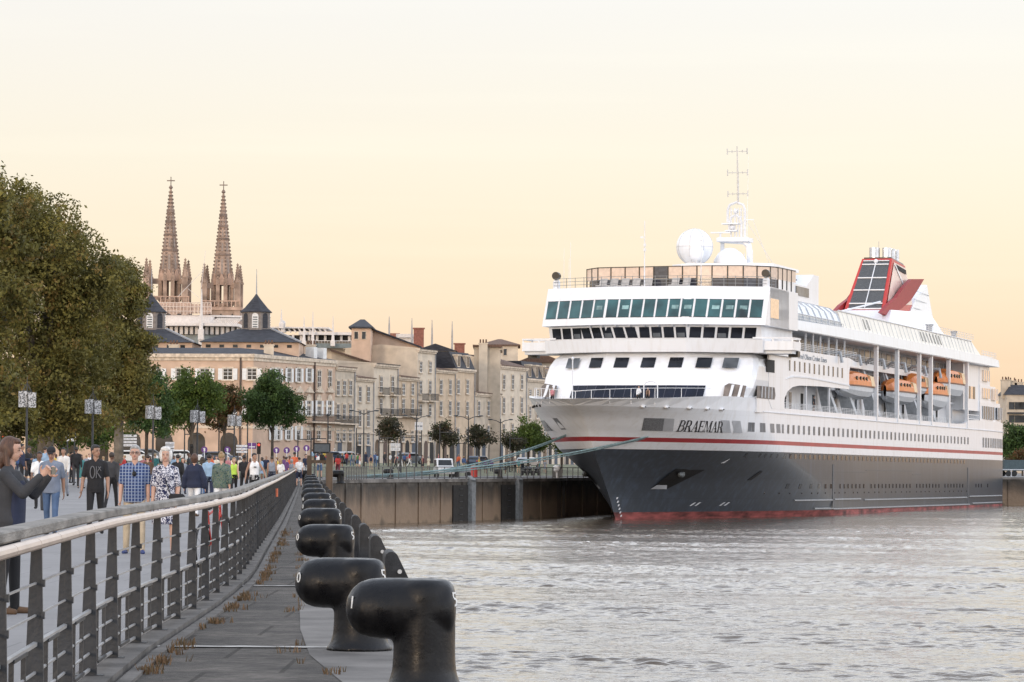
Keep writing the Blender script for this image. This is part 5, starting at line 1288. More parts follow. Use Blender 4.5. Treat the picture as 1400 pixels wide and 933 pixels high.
class Facade:
    def __init__(s, A, B, root):
        s.rl = Vector(root.location); A = Vector((*A, 0)); B = Vector((*B, 0)); s.A, s.B = A, B
        s.ex = (B - A).normalized(); s.W = (B - A).length; s.ey = Vector((s.ex.y, -s.ex.x, 0)); s.o = A - Vector((s.rl.x, s.rl.y, 0)); s.o.z = 0; s.root = root; s.gz = s.rl.z
    def x(s, px):
        h = line_hit(px, s.A, s.B); return (Vector((*h, 0)) - s.A).dot(s.ex)
    def z(s, px, py):
        h = line_hit(px, s.A, s.B); return at(px, py, h[1]).z - s.gz
    def P(s, x, d, z): return s.o + s.ex * x + s.ey * d + Vector((0, 0, z))
    def bx(s, mb, x0, x1, d0, d1, z0, z1, mi=0):
        mb.hexa([s.P(x0, d1, z0), s.P(x1, d1, z0), s.P(x1, d0, z0), s.P(x0, d0, z0), s.P(x0, d1, z1), s.P(x1, d1, z1), s.P(x1, d0, z1), s.P(x0, d0, z1)], mi); return mb

def house(px0, px1, eave, ridge, cols, floors, m, roof, label, roofm=None, depth=11, mansard=False, wpx=None, shutters=False, balc=(), ground=True, chim=(), dormers=(), style='white'):
    a, b = line_hit(px0, ROW_A, ROW_B), line_hit(px1, ROW_A, ROW_B)
    gz = 1.4; root = empty('town_house', (a[0], a[1], gz), 0, label, 'house', 'old stone town houses along the quay')
    f = Facade(a, b, root); pc = (px0 + px1) / 2; ze = f.z(pc, eave); zr = f.z(pc, ridge)
    mb = MB(); f.bx(mb, 0, f.W, -depth, 0, -.3, ze); f.bx(mb, .004, f.W - .004, -depth, -.3, ze, ze + .275); mb.build('wall', m, root, fix=True)
    mb = MB(); f.bx(mb, -.05, f.W + .05, -.3, .35, ze, ze + .28); f.bx(mb, 0, f.W, 0, .2, ze - .22, ze); 
    f.bx(mb, 0, f.W, 0, .14, 3.95, 4.2); mb.build('cornice', TRIM, root, fix=True)
    if mansard:
        zt = zr; mb = MB()
        mb.hexa([f.P(0, .1, ze + .28), f.P(f.W, .1, ze + .28), f.P(f.W, -depth, ze + .28), f.P(0, -depth, ze + .28), f.P(0, -1.0, zt), f.P(f.W, -1.0, zt), f.P(f.W, -depth + 1, zt), f.P(0, -depth + 1, zt)])
        rf = mb.build('roof', SLATE, root, fix=True)
        for px in dormers:
            x = f.x(px); d_ = MB(); f.bx(d_, x - .6, x + .6, -1.4, .0, ze + .5, ze + .5 + (zt - ze) * .6); f.bx(d_, x - .75, x + .75, -1.4, .15, ze + .5 + (zt - ze) * .6, ze + .7 + (zt - ze) * .6)
            d_ = d_.build('dormer', TRIM, rf, fix=True); p_ = MB(); f.bx(p_, x - .4, x + .4, .0, .03, ze + .65, ze + .4 + (zt - ze) * .6); p_.build('dormer_pane', PANE, d_)
    else:
        mb = MB()
        pr = [(.45, ze + .28), (.45, ze + .36), (-depth / 2, zr), (-depth - .3, ze + .36), (-depth - .3, ze + .28)]
        mb.extr([f.P(-.03, d, z) for d, z in pr], f.ex * (f.W + .06)); mb.m[0] = mb.m[1] = 1; rf = mb.build('roof', [roofm or TILE, m], root, fix=True)
    n = len(floors)
    for r_, yc in enumerate(floors):
        for c in cols:
            x = f.x(c); z0, z1 = f.z(c, yc[0]), f.z(c, yc[1])
            window(root, f.o, f.ex, f.ey, x, z0, 1.15 if not wpx else wpx, z1 - z0, shut=shutters and r_ < 2, style=style)
    for (bx0, bx1, by) in balc:
        balcony(root, f.o, f.ex, f.ey, f.x(bx0), f.x(bx1), f.z((bx0 + bx1) / 2, by), .7)
    if ground:                                                     # shop fronts and arched doors
        k = max(2, round(f.W / 2.9))
        for i in range(k):
            x = f.W * (i + .5) / k; mb = MB()
            pts = [f.P(x - .8, .03, .0), f.P(x + .8, .03, .0)] + [f.P(x + .8 * math.cos(t), .03, 2.5 + .75 * math.sin(t)) for t in [math.pi * j / 8 for j in range(9)]]
            mb.poly(pts); mb.build('doorway', [DARK, mat('door_blue', (.05, .07, .10), .6), PANE, mat('door_brown', (.09, .05, .035), .6)][(i + int(px0)) % 4], root)
    for (px, w_, ytop) in chim:
        x = f.x(px); p = f.P(x, -depth * .45, 0); chimney(root, (p.x, p.y), w_, .8, ze, f.z(px, ytop), m)
    mb = MB(); mb.tube([f.P(f.W - .12, .1, 0), f.P(f.W - .12, .1, ze)], .07, 5); mb.build('downpipe', GREYP, root)
    return root, f, ze, zr
house(457.5, 484, 505.5, 496, (461, 469.5, 478), ((540, 521), (573, 553), (603, 588)), STONE[2], 0, 'narrow three-window brown stone house with a continuous dark balcony next to the big corner building', balc=((457.6, 484, 579),), style='grey', chim=((470, 1.4, 492),))
house(484, 510, 520, 508, (491, 502.5), ((549, 529), (583, 561), (608, 594)), STONE[1], 0, 'low pale two-window house under a dark sloping roof, second right of the corner building', style='grey')
house(510, 543, 501.5, 494, (520, 535.5), ((536, 515), (566, 545), (603, 590)), STONE[1], 0, 'pale stone house with paired iron balconies and a slate eave, facing the twin-arm lamp', roofm=SLATE, balc=((516, 526, 540), (531, 541.5, 540), (514, 543.5, 569)))
house(543, 570, 519, 508, (550.5, 563), ((540, 525), (565, 546), (604, 590)), STONE[0], 0, 'low house with a red-brown tiled roof and a thin dark balcony', balc=((545, 570, 569),))
house(570, 594, 481, 472, (574, 587), ((509, 495), (538, 521), (568, 553), (603, 590)), STONE[1], 0, 'tallest slim cream house of the row with slate roof and middle balconies', roofm=SLATE, balc=((570.5, 580, 548), (582, 593, 548)))
house(594, 621.6, 509, 498, (602, 614.5), ((539, 520), (568, 549), (604, 588)), STONE[0], 0, 'tan stone house with brown tiled roof left of the mansard house')
house(621.6, 648, 507.5, 482, (625.5, 638), ((538, 520), (568, 550), (604, 586)), STONE[0], 0, 'tan stone house topped by a dark mansard with two white dormers', mansard=True, dormers=(626.5, 639))
house(648, 683, 541, 530, (654, 667, 677), ((568, 549), (598, 582)), STONE[2], 0, 'low three-window house with a red tiled roof below bare party walls')
house(681.5, 719, 504, 486, (688, 700, 712.5), ((532, 513), (565, 544), (600, 580)), STONE[1], 0, 'broad pale three-window house with tall windows and brown roof near the ship', chim=((706, 2.2, 487),))
house(719, 748, 521, 495, (724, 734, 744), ((541, 533), (572, 556), (600, 586)), STONE[2], 0, 'grey house with steep dark mansard partly hidden by the bow', mansard=True, dormers=(724, 733.5, 743), roofm=SLATE)
house(748, 772, 512, 500, (753, 760, 767), ((541, 527), (572, 556), (600, 586)), STONE[1], 0, 'pale house right behind the stem of the ship')
house(772, 812, 514, 502, (780, 790, 801), ((541, 527), (572, 556), (600, 586)), STONE[0], 0, 'tan house almost wholly hidden behind the flare of the bow')
# taller houses standing behind the row
def back_house(name, label, px0, px1, Y, ytop, yeave, m, roofm, slope='gable', extra=None, depth=14):
    gz = 1.4; x0, x1 = xat(px0, Y), xat(px1, Y); root = empty(name, ((x0 + x1) / 2, Y, gz), 0, label, 'house'); hw = (x1 - x0) / 2
    ze = at((px0 + px1) / 2, yeave, Y).z - gz; zt = at((px0 + px1) / 2, ytop, Y).z - gz
    MB().box((-hw, 0, -.5), (hw, depth, ze)).build('wall', m, root)
    if slope == 'pyramid':
        mb = MB(); mb.prism([(-hw - .4, -.4), (hw + .4, -.4), (hw + .4, depth + .4), (-hw - .4, depth + .4)], ze, ze + .2); mb.prism([(-hw - .4, -.4), (hw + .4, -.4), (hw + .4, depth + .4), (-hw - .4, depth + .4)], ze + .2, zt, top=[(-.3, depth / 2), (.3, depth / 2), (.3, depth / 2 + .2), (-.3, depth / 2 + .2)])
        mb.build('roof', roofm, root, fix=True)
    elif slope == 'right':      # roof falls to the right
        mb = MB(); mb.extr([(-hw, -.003, ze - .06), (hw + .3, -.003, ze - .06), (hw + .3, -.003, ze + .3), (-hw, -.003, zt)], (0, depth + .01, 0)); mb.build('gable', m, root, fix=True)
        mb = MB(); mb.extr([(hw + .3, -.5, ze + .3), (-hw - .2, -.5, zt), (-hw - .2, -.5, zt + .25), (hw + .3, -.5, ze + .55)], (0, depth + 1, 0)); mb.build('roof', roofm, root, fix=True)
    else:
        mb = MB(); mb.extr([(-hw - .2, -.4, ze), (hw + .2, -.4, ze), (0, -.4, zt)], (0, depth + .8, 0)); mb.build('roof', roofm, root, fix=True)
    if extra: extra(root, hw, ze, zt)
    return root
def ex1(root, hw, ze, zt):
    for x in (-hw * .5, hw * .3):
        w_ = MB().box((x - .35, -.06, ze - 1.6), (x + .35, .0, ze - .4)).build('window', TRIM, root); MB().box((x - .25, -.1, ze - 1.5), (x + .25, -.06, ze - .5)).build('pane', PANE, w_)
back_house('tall_house', 'tall pinkish stone house with pointed dark roof rising behind the row', 479, 505, 462, 435, 449, STONE[3], SLATE, 'pyramid', ex1, 9)
back_house('tall_house', 'long bare pink stone party wall sloping down to the right beside the pointed roof', 504.5, 572, 470, 450, 479, STONE[3], SLATE, 'right')
back_house('tall_house', 'slate-roofed grey house behind the slim cream house', 566, 622, 500, 470, 480, STONE[2], SLATE, 'gable')
back_house('tall_house', 'bare brown party-wall house with a tall stepped chimney behind the low red-tiled house', 647, 683, 494, 474, 478, STONE[2], TILE, 'right', lambda r, hw, ze, zt: chimney(r, (-.6, -.4), 1.3, .6, ze - 7, ze + .8, STONE[1], 3))
back_house('tower_house', 'square house with a low brown pyramid roof above the row near the ship', 657, 707, 525, 462, 473, STONE[1], TILE, 'pyramid', ex1, 12)
back_house('tall_house', 'brown-roofed house rising behind the mansard left of the ship', 706, 770, 540, 482, 496, STONE[2], TILE, 'gable')
back_house('tall_house', 'gabled tan house showing a blank side above the lowest pale house', 452, 512, 452, 480, 503, STONE[0], TILE, 'right')
for px, y0, Y, lb in ((571, 450, 520, 'red brick chimney stack beside the slim cream house'), (627, 471, 520, 'small dark chimney stack above the mansard house')):
    x = xat(px, Y); z = at(px, y0, Y).z; c = MB().box((x - .8, Y, 12), (x + .8, Y + 1, z)).box((x - .95, Y - .1, z), (x + .95, Y + 1.1, z + .2)).build('chimney_stack', mat('brick_red', (.25, .10, .07), .9, var=.2)); tag(c, lb, 'chimney')

# ------------------------------------------------------------------ big corner building with two lantern cupolas
C0 = (xat(345, 410), 410.0); C1 = ROW_A; CL = (xat(60, 413), 413.0)
big = empty('corner_building', (C0[0], C0[1], 1.4), 0, 'large pink-brown stone corner building with slate roof and two lantern cupolas', 'building')
fl_ = Facade(CL, C0, big); fr_ = Facade(C0, C1, big)
ze = fl_.z(330, 489)
o0 = Vector((C0[0], C0[1], 0))
def rel(p): return (p[0] - C0[0], p[1] - C0[1])
back = (CL[0], CL[1] + 22); back2 = (C1[0] - 3, C1[1] + 16)
pl = [rel(CL), rel(C0), rel(C1), rel(back2), rel(back)]
MB().prism(pl, -.3, ze).build('wall', STONE[3], big, fix=True)
def inset(p, c, k): return (c[0] + (p[0] - c[0]) * k, c[1] + (p[1] - c[1]) * k)
cen = (sum(p[0] for p in pl) / 5, sum(p[1] for p in pl) / 5)
mb = MB(); mb.prism([inset(p, cen, 1.02) for p in pl], ze, ze + .45); mb.prism([inset(p, cen, 1.008) for p in pl], ze - .4, ze - .003)
f2z = fl_.z(330, 552); mb.prism([inset(p, cen, 1.006) for p in pl], f2z, f2z + .3); mb.prism([inset(p, cen, 1.006) for p in pl], 4.2, 4.6); mb.build('cornice', TRIM, big, fix=True)
zr = fl_.z(330, 474); rf = MB().prism([inset(p, cen, 1.015) for p in pl], ze + .45, zr, top=[inset(p, cen, .72) for p in pl]).build('roof', SLATE, big, fix=True)
for px in (213, 246, 279, 310.5, 343):
    if px == 343: continue
    x = fl_.x(px); window(big, fl_.o, fl_.ex, fl_.ey, x, fl_.z(px, 519), 1.2, fl_.z(px, 504) - fl_.z(px, 519), shut=True)
    window(big, fl_.o, fl_.ex, fl_.ey, x, fl_.z(px, 566), 1.2, 2.4, shut=True)
x = fl_.x(343.5); window(big, fl_.o, fl_.ex, fl_.ey, x, fl_.z(343, 519), 1.2, fl_.z(343, 504) - fl_.z(343, 519), shut=True); window(big, fl_.o, fl_.ex, fl_.ey, x, fl_.z(343, 566), 1.2, 2.4, shut=True)
for px in (150, 180): window(big, fl_.o, fl_.ex, fl_.ey, fl_.x(px), fl_.z(px, 519), 1.2, 1.5, shut=True)
for k in range(9):                                                 # arched ground floor
    x = fl_.W - 3 - 4.1 * k; mb = MB()
    mb.poly([fl_.P(x - 1.1, .03, 0), fl_.P(x + 1.1, .03, 0)] + [fl_.P(x + 1.1 * math.cos(t), .03, 2.6 + 1.1 * math.sin(t)) for t in [math.pi * j / 8 for j in range(9)]]); mb.build('arch_door', PANE, big)
for k, px in enumerate((372, 379, 393.5, 407, 421, 435, 449.5)):
    x = fr_.x(px)
    if k > 0 or True:
        t_ = fr_.z(px, 504 if k < 5 else 507); b_ = fr_.z(px, 522 if k < 5 else 531)
        window(big, fr_.o, fr_.ex, fr_.ey, x, b_, 1.25, t_ - b_, shut=k < 5)
    w_ = window(big, fr_.o, fr_.ex, fr_.ey, x, fr_.z(px, 568), 1.3, fr_.z(px, 548) - fr_.z(px, 568), shut=True, arched=True)
    mb = MB(); zz = fr_.z(px, 537)
    mb.extr([fr_.P(x - 1.3, .0, zz), fr_.P(x + 1.3, .0, zz), fr_.P(x, .0, zz + .85)], fr_.ey * .3); mb.build('pediment', TRIM, w_, fix=True)
    window(big, fr_.o, fr_.ex, fr_.ey, x, fr_.z(px, 601), 1.2, 1.7, shut=k < 4)
balcony(big, fr_.o, fr_.ex, fr_.ey, fr_.x(418), fr_.x(457), fr_.z(440, 577), .9)
for px, f_ in ((328, fl_), (428, fr_)): MB().tube([f_.P(f_.x(px), .15, 0), f_.P(f_.x(px), .15, ze)], .13, 6).build('downpipe', mat('pipe_brown', (.10, .07, .055), .7), big)
for px, Y in ((236, 418), (366, 416), (424, 434)):
    x = xat(px, Y) - C0[0]; chimney(big, (x, Y - 410), 1.2, .9, ze, at(px, 473, Y).z - 1.4, STONE[1])
for px in (433, 446): x = fr_.x(px); mb = MB(); fr_.bx(mb, x - .55, x + .55, -1.5, -.3, ze + .4, ze + 2.0); d_ = mb.build('dormer', WWOOD, big, fix=True)
# attic storey, hip roof and lantern, twice
def cupola(px, Y):
    s = Y / F; x = xat(px, Y) - C0[0]; y = Y - 410; g = at(px, 487, Y).z - 1.4
    def zz(py): return at(px, py, Y).z - 1.4
    mb = MB().box((x - 69 * s, y, ze), (x + 64 * s, y + 12, zz(468))); at_ = mb.build('attic', STONE[3], big)
    mb = MB()
    for k in range(7): xx = x - 60 * s + k * 18.5 * s; mb.box((xx - .3, y - .06, zz(475.5)), (xx + .3, y, zz(471.5)))
    mb.build('attic_windows', PANE, at_)
    hip = MB().prism([(x - 72 * s, y - .6), (x + 67 * s, y - .6), (x + 67 * s, y + 12.6), (x - 72 * s, y + 12.6)], zz(468), zz(448), top=[(x - 24 * s, y + 5), (x + 22 * s, y + 5), (x + 22 * s, y + 8), (x - 24 * s, y + 8)]).build('hip_roof', SLATE, big, fix=True)
    mb = MB().tube([(x + 67 * s, y - .65, zz(467.5)), (x + 23 * s, y + 4.9, zz(447.5))], .14, 4); mb.build('hip_flashing', GREYP, hip)
    cy = y + 6.5; r = 20.5 * s
    oc = [(x + r * math.cos(R(22.5 + 45 * k)), cy + r * math.sin(R(22.5 + 45 * k))) for k in range(8)]
    dr = MB().prism(oc, zz(452), zz(424)).build('lantern_drum', mat('lantern_zinc', (.20, .17, .15), .6, var=.15), big, fix=True)
    for k in range(8):
        a = R(45 * k); t = Vector((-math.sin(a), math.cos(a), 0)); n = Vector((math.cos(a), math.sin(a), 0)); c = Vector((x, cy, 0)) + n * (r * math.cos(R(22.5)) + .03); 
        if n.y > .4: continue
        hw = .42; z0, z1 = zz(446.5), zz(430)
        pts = [c - t * hw + Vector((0, 0, z0)), c + t * hw + Vector((0, 0, z0))] + [c + t * hw * math.cos(q_) + Vector((0, 0, z1 + hw * math.sin(q_))) for q_ in [math.pi * j / 6 for j in range(7)]]
        mb = MB(); mb.poly(pts)
        if k % 2: mb.build('lantern_panel', SLATE, dr)
        else:
            w_ = mb.build('lantern_window', WWOOD, dr)
            mb = MB()
            for j in range(5): p = c + n * .03 + Vector((0, 0, z0 + (z1 - z0) * (j + .3) / 5)); mb.extr([p - t * .3, p + t * .3, p + t * .3 + Vector((0, 0, .14)), p - t * .3 + Vector((0, 0, .14))], n * .01)
            mb.build('lantern_panes', GREYG, w_)
    prof = [(r * 1.13, zz(424.5)), (r * 1.13, zz(423.5)), (r * .82, zz(418)), (r * .52, zz(411)), (r * .27, zz(405)), (r * .12, zz(401)), (.12, zz(399))]
    mb = MB().lathe([(a, b) for a, b in prof], 8, (x, cy, 0)); cr_ = mb.build('cupola_roof', SLATE, big, fix=True); cr_.data.transform(Matrix.Translation((x, cy, 0)) @ Matrix.Rotation(R(22.5), 4, 'Z') @ Matrix.Translation((-x, -cy, 0)))
    MB().tube([(x, cy, zz(400)), (x, cy, zz(364))], [.1, .03], 5).build('spike', GREYP, cr_)
cupola(343, 424); cupola(197, 424)

# ------------------------------------------------------------------ twin-spired church
CH_S = mat('church_stone', (.34, .24, .18), .9, var=.32, scale=.5, bump=.2, bscale=3, detail=9); CH_D = mat('church_stone_dark', (.20, .145, .115), .9, var=.3, scale=.6)
CH_P = mat('church_stone_pink', (.46, .31, .23), .9, var=.2, scale=.6)
CY = 620.; cs = CY / F
church = empty('church', (xat(266, CY), CY, 1.4), 0, 'gothic church with twin openwork stone spires rising behind the corner building', 'church')
cx0 = church.location.x
def zc(px, py): return at(px, py, CY).z - 1.4
def octa(x, y, r, rot=22.5): return [(x + r * math.cos(R(rot + 45 * k)), y + r * math.sin(R(rot + 45 * k))) for k in range(8)]
def spire(px, dy, body_bottom, wl, wr, pl_, pr_, ptop):
    x = xat(px, CY) - cx0; y = 0
    zt, zb, zm, z0 = zc(px, 257 + dy), zc(px, 378 + dy), zc(px, 412 + dy), zc(px, 455)
    r = 14.5 * cs
    mb = MB()
    N_ = 18                                                        # tapering octagonal spire with arrises
    sp_ = MB().prism(octa(x, y, r), zb, zt, top=octa(x, y, .16)).build('spire', CH_D if False else CH_S, church, fix=True)
    mb = MB()
    for k in range(8):
        a = R(22.5 + 45 * k)
        for j in range(24):
            t = (j + .3) / 24.5; rr = r + (.16 - r) * t; c = (x + (rr + .06) * math.cos(a), y + (rr + .06) * math.sin(a), zb + (zt - zb) * t)
            s = .34 - .16 * t; mb.cbox(c, (s, s, .28))
    mb.build('crockets', CH_D, sp_)
    mb = MB()
    for k in range(8):
        a = R(45 * k); n = Vector((math.cos(a), math.sin(a), 0)); t_ = Vector((-n.y, n.x, 0))
        for (t0, t1) in ((.06, .24), (.33, .42), (.49, .57), (.62, .68), (.74, .79)):
            P_ = []
            for (tt, sgn) in ((t0, -1), (t0, 1), (t1, 1), (t1, -1)):
                rr = (r + (.16 - r) * tt) * math.cos(R(22.5)) + .03; P_.append(Vector((x, y, zb + (zt - zb) * tt)) + n * rr + t_ * sgn * rr * .12)
            mb.poly(P_)
    mb.build('spire_lights', mat('spire_opening', (.30, .24, .20), .8) , sp_)
    for kk in range(5):
        t = (.02, .28, .46, .60, .72)[kk]; rr = (r + (.16 - r) * t); MB().prism(octa(x, y, rr + .12), zb + (zt - zb) * t, zb + (zt - zb) * t + .35).build('spire_band', CH_D, sp_)
    MB().lathe([(.1, zt - .3), (.42, zt), (.2, zt + .4), (.08, zt + .5)], 8, (x, y, 0)).tube([(x, y, zt), (x, y, zc(px, 242 + dy))], .09, 5).box((x - .75, y - .08, zc(px, 248 + dy)), (x + .75, y + .08, zc(px, 246.6 + dy))).build('cross', CH_D, sp_)
    # open belfry: eight piers and an arch ring
    bf = MB(); rb = 13.6 * cs
    for k in range(8):
        a = R(22.5 + 45 * k); c = (x + rb * math.cos(a), y + rb * math.sin(a)); bf.box((c[0] - .36, c[1] - .36, zm), (c[0] + .36, c[1] + .36, zb + .2))
        bf.prism([(c[0] - .3, c[1] - .3), (c[0] + .3, c[1] - .3), (c[0] + .3, c[1] + .3), (c[0] - .3, c[1] + .3)], zb + .2, zb + 2.1, top=[(c[0] - .05, c[1] - .05), (c[0] + .05, c[1] - .05), (c[0] + .05, c[1] + .05), (c[0] - .05, c[1] + .05)])
    bf.prism(octa(x, y, rb + .25), zb - .9, zb + .1); bf.prism(octa(x, y, rb + .2), zm - .4, zm + .4); b_ = bf.build('belfry', CH_S, church, fix=True)
    for k in range(8):
        a = R(45 * k); c = Vector((x + rb * .92 * math.cos(a), y + rb * .92 * math.sin(a), 0)); t_ = Vector((-math.sin(a), math.cos(a), 0)); n = Vector((math.cos(a), math.sin(a), 0))
        mb = MB(); h_ = zb - .9
        mb.extr([c - t_ * 1.1 + Vector((0, 0, h_)), c + t_ * 1.1 + Vector((0, 0, h_)), c + Vector((0, 0, h_ + 2.2))], n * .35); mb.build('gablet', CH_P, b_, fix=True)
    # square stage with balustrade and corner pinnacles
    xl, xr = xat(wl, CY) - cx0, xat(wr, CY) - cx0
    zq = zc(px, 408 + dy)
    tw = MB().box((xl, -3.3, 0), (xr, 3.6, zm - .4))
    tb = tw.build('tower', CH_S, church)
    mb = MB()
    for k in range(10): xx = xl + (xr - xl) * k / 9; mb.box((xx - .1, -3.55, zm - .4), (xx + .1, -3.35, zm + .6))
    mb.box((xl - .1, -3.6, zm + .6), (xr + .1, -3.3, zm + .8)); mb.box((xl - .3, -3.6, zm - 1.0), (xr + .3, 3.6, zm - .45)); mb.build('balustrade', CH_P, tb)
    mb = MB()
    for k in range(3):
        xx = xl + (xr - xl) * (.2 + .3 * k); pts = [(xx - .75, -3.34, zm - 5.5), (xx + .75, -3.34, zm - 5.5), (xx + .75, -3.34, zm - 3), (xx, -3.34, zm - 1.6), (xx - .75, -3.34, zm - 3)]; mb.poly(pts)
    mb.build('tower_openings', DARK, tb)
    for pxx, wx in ((pl_, 1), (pr_, 1)):
        for yy in (-2.9, 3.1):
            X = xat(pxx, CY) - cx0; b0 = zc(px, 412 + dy); b1 = zc(px, ptop + 27); b2 = zc(px, ptop)
            pm = MB().box((X - .55, yy - .55, b0 - 6), (X + .55, yy + .55, b1)); pm.prism(octa(X, yy, .75), b1, b1 + .3); pm.prism(octa(X, yy, .6), b1 + .3, b2, top=octa(X, yy, .06))
            for j in range(7):
                t = j / 7.5
                for k in range(4): a = R(45 + 90 * k); rr = .64 * (1 - t); pm.cbox((X + rr * math.cos(a), yy + rr * math.sin(a), b1 + .4 + (b2 - b1) * t), (.24, .24, .24))
            pm.build('pinnacle', CH_S, church, fix=True)
            if yy < 0: # pierced strut between pinnacle and belfry
                x2 = x + (-1 if X < x else 1) * rb * .8; mb = MB(); mb.box((min(X, x2), -1.2, zm + .2), (max(X, x2), -.6, zm + .9)); mb.box((min(X, x2), -1.2, zm + 3.2), (max(X, x2), -.6, zm + 4.2)); mb.build('strut', CH_S, church)
spire(229.5, 0, 412, 201, 258, 199.5, 252.5, 354)
spire(301.8, 6, 418, 276, 328, 278.5, 324, 361)

# ------------------------------------------------------------------ modern terraced building behind, with white roof beams and flagstaffs
OW = mat('office_white', (.66, .61, .57), .5, var=.06); OG = mat('office_glass', (.16, .19, .20), .15, var=.5, scale=.25)
Y = 540.; mod = empty('office_building', (xat(280, Y), Y, 1.4), 0, 'modern white terraced office block between the two cupolas below the spires', 'building'); mx0 = mod.location.x
def zo(py, px=280, Y=540.): return at(px, py, Y).z - 1.4
def xo(px, Y=540.): return xat(px, Y) - mx0
for (a, b, y0, y1, d) in ((212, 326, 447, 443, -1.5), (214, 322, 458, 447.3, 0), (207, 290, 443, 433, 2), (205, 330, 432.8, 430.5, 3.5), (214, 322, 480, 458.3, .6)):
    m_ = OW if y0 - y1 < 5 or a == 207 else OG if y0 > 470 else OW
    xa, xb = xo(a), xo(b); r_ = (xb - xa) / 2; c = (xa + xb) / 2
    pts = [(c + r_ * math.cos(t), d + 2.2 * math.sin(t)) for t in [-math.pi * k / 12 for k in range(12, -1, -1)][::-1]]
    pts = [(c - r_, d + 14)] + sorted(pts, key=lambda p: p[0]) + [(c + r_, d + 14)]
    MB().prism(pts, zo(y0), zo(y1)).build('terrace' if m_ is OW else 'glazed_storey', m_, mod, fix=True)
mb = MB()
for k in range(16): x = xo(216 + 7 * k); mb.box((x - .12, -.05 - 2.3 * math.sqrt(max(0, 1 - ((k - 7.5) / 8) ** 2)), zo(458)), (x + .12, .1, zo(447.5)))
mb.build('mullions', DARK, mod)
fr2 = MB()
for k in range(18): x = xo(207 + 4.7 * k); fr2.tube([(x, -.5, zo(430)), (x, -.5, zo(414))], .07, 4)
for y_ in (414.5, 420, 426): fr2.tube([(xo(207), -.5, zo(y_)), (xo(287), -.5, zo(y_))], .09, 4)
fr2.build('roof_scaffold', mat('scaffold_pale', (.60, .48, .40), .6), mod)
mb = MB()
for k in range(17): x = xo(208 + 4.7 * k); mb.box((x, .1, zo(429)), (xo(208 + 4.7 * k + 4), .2, zo(416)))
mb.build('screen_panels', mat('peach_screen', (.52, .37, .29), .3, var=.2), mod)
mb = MB()
for k in range(14): x = xo(287 + 2.6 * k); mb.tube([(x, -1, zo(443)), (x + 1.2, -1, zo(435)), ], .1, 4).tube([(x + 1.2, -1, zo(435)), (x + .3, -1, zo(435))], .08, 4)
mb.build('white_rail', OW, mod)
mb = MB().tube([(xo(276), -4, zo(482)), (xo(276), -4, zo(447)), (xo(276.5), -4, zo(397))], [.5, .35, .08], 6).box((xo(272.5), -4.7, zo(466)), (xo(280), -3.3, zo(452))); mb.build('flagstaff', OW, mod)
mb = MB().tube([(xo(276), -4, zo(395)), (xo(281), -4, zo(345))], .05, 4).tube([(xo(278), -4, zo(372)), (xo(244), -4, zo(408))], .05, 4).tube([(xo(258), -4, zo(397)), (xo(273), -4, zo(409))], .05, 4); mb.build('crane_cables', OW, mod)
MB().box((xo(212), -1, zo(482)), (xo(275), 1, zo(462))).build('glazed_storey', mat('blue_glass', (.25, .33, .36), .15, var=.3, scale=.4), mod)
Y = 530.; par = empty('roof_terrace', (xat(430, Y), Y, 1.4), 0, 'long white rooftop pergola with slim flagstaffs behind the corner building and the pale houses', 'building'); mx0 = par.location.x
def zo(py, px=430, Y=530.): return at(px, py, Y).z - 1.4
def xo(px, Y=530.): return xat(px, Y) - mx0
MB().box((xo(380), 2, 0), (xo(482), 16, zo(466))).build('storey', STONE[1], par)
MB().box((xo(378), .5, zo(466)), (xo(484), 14, zo(458.5))).build('gallery', DARK, par)
MB().box((xo(362), -.5, zo(449.5)), (xo(448), 12, zo(447.5))).box((xo(407), -1, zo(458.3)), (xo(484), 12, zo(454.5))).build('roof_beam', OW, par)
mb = MB()
for k in range(12): x = xo(364 + 7 * k); mb.tube([(x, 0, zo(449)), (x + .5, 0, zo(455))], .18, 4)
for k in range(9): x = xo(388 + 11 * k); mb.box((x - .2, 0, zo(466)), (x + .2, .4, zo(458)))
mb.build('roof_posts', OW, par)
MB().box((xo(430), -1.5, zo(476)), (xo(482), 4, zo(470))).build('roof_unit', mat('green_grey_cladding', (.16, .19, .19), .5), par)
mb = MB()
for k in range(14): x = xo(431 + 4 * k); mb.tube([(x, -1.5, zo(470)), (x, -1.5, zo(466.5))], .05, 4)
mb.tube([(xo(430), -1.5, zo(466.5)), (xo(484), -1.5, zo(466.5))], .07, 4); mb.build('roof_rail', OW, par)
for px, y0, y1 in ((384, 446, 424), (415, 470, 434), (427, 470, 427), (454.5, 470, 433)):
    MB().tube([(xo(px), -2, zo(y0)), (xo(px), -2, zo((y0 * .6 + y1 * .4))), (xo(px), -2, zo(y1))], [.35, .16, .05], 6).box((xo(px - 3), -2.5, zo(y0 + 4)), (xo(px + 3), -1.5, zo(y0 - 3))).build('flagstaff', OW, par)
MB().box((xo(383), -1, zo(455)), (xo(388), 1, zo(444))).ell((xo(385), -1, zo(443)), (.5, .5, .5), 10, 6).build('roof_plant', OW, par)
Y = 560.; par2 = empty('roof_terrace', (xat(590, Y), Y, 1.4), 0, 'pale flat roof with four flagstaffs above the pointed-roof house and slim cream house', 'building'); mx0 = par2.location.x
def zo(py, px=590, Y=560.): return at(px, py, Y).z - 1.4
def xo(px, Y=560.): return xat(px, Y) - mx0
MB().box((xo(540), 0, 0), (xo(566), 10, zo(457))).box((xo(543), -.5, zo(462)), (xo(565.5), 9, zo(457.1))).build('storey', OW, par2)
MB().box((xo(530), .5, zo(470)), (xo(545), 8, zo(456))).build('plant_room', mat('rust_panel', (.30, .13, .09), .7), par2)
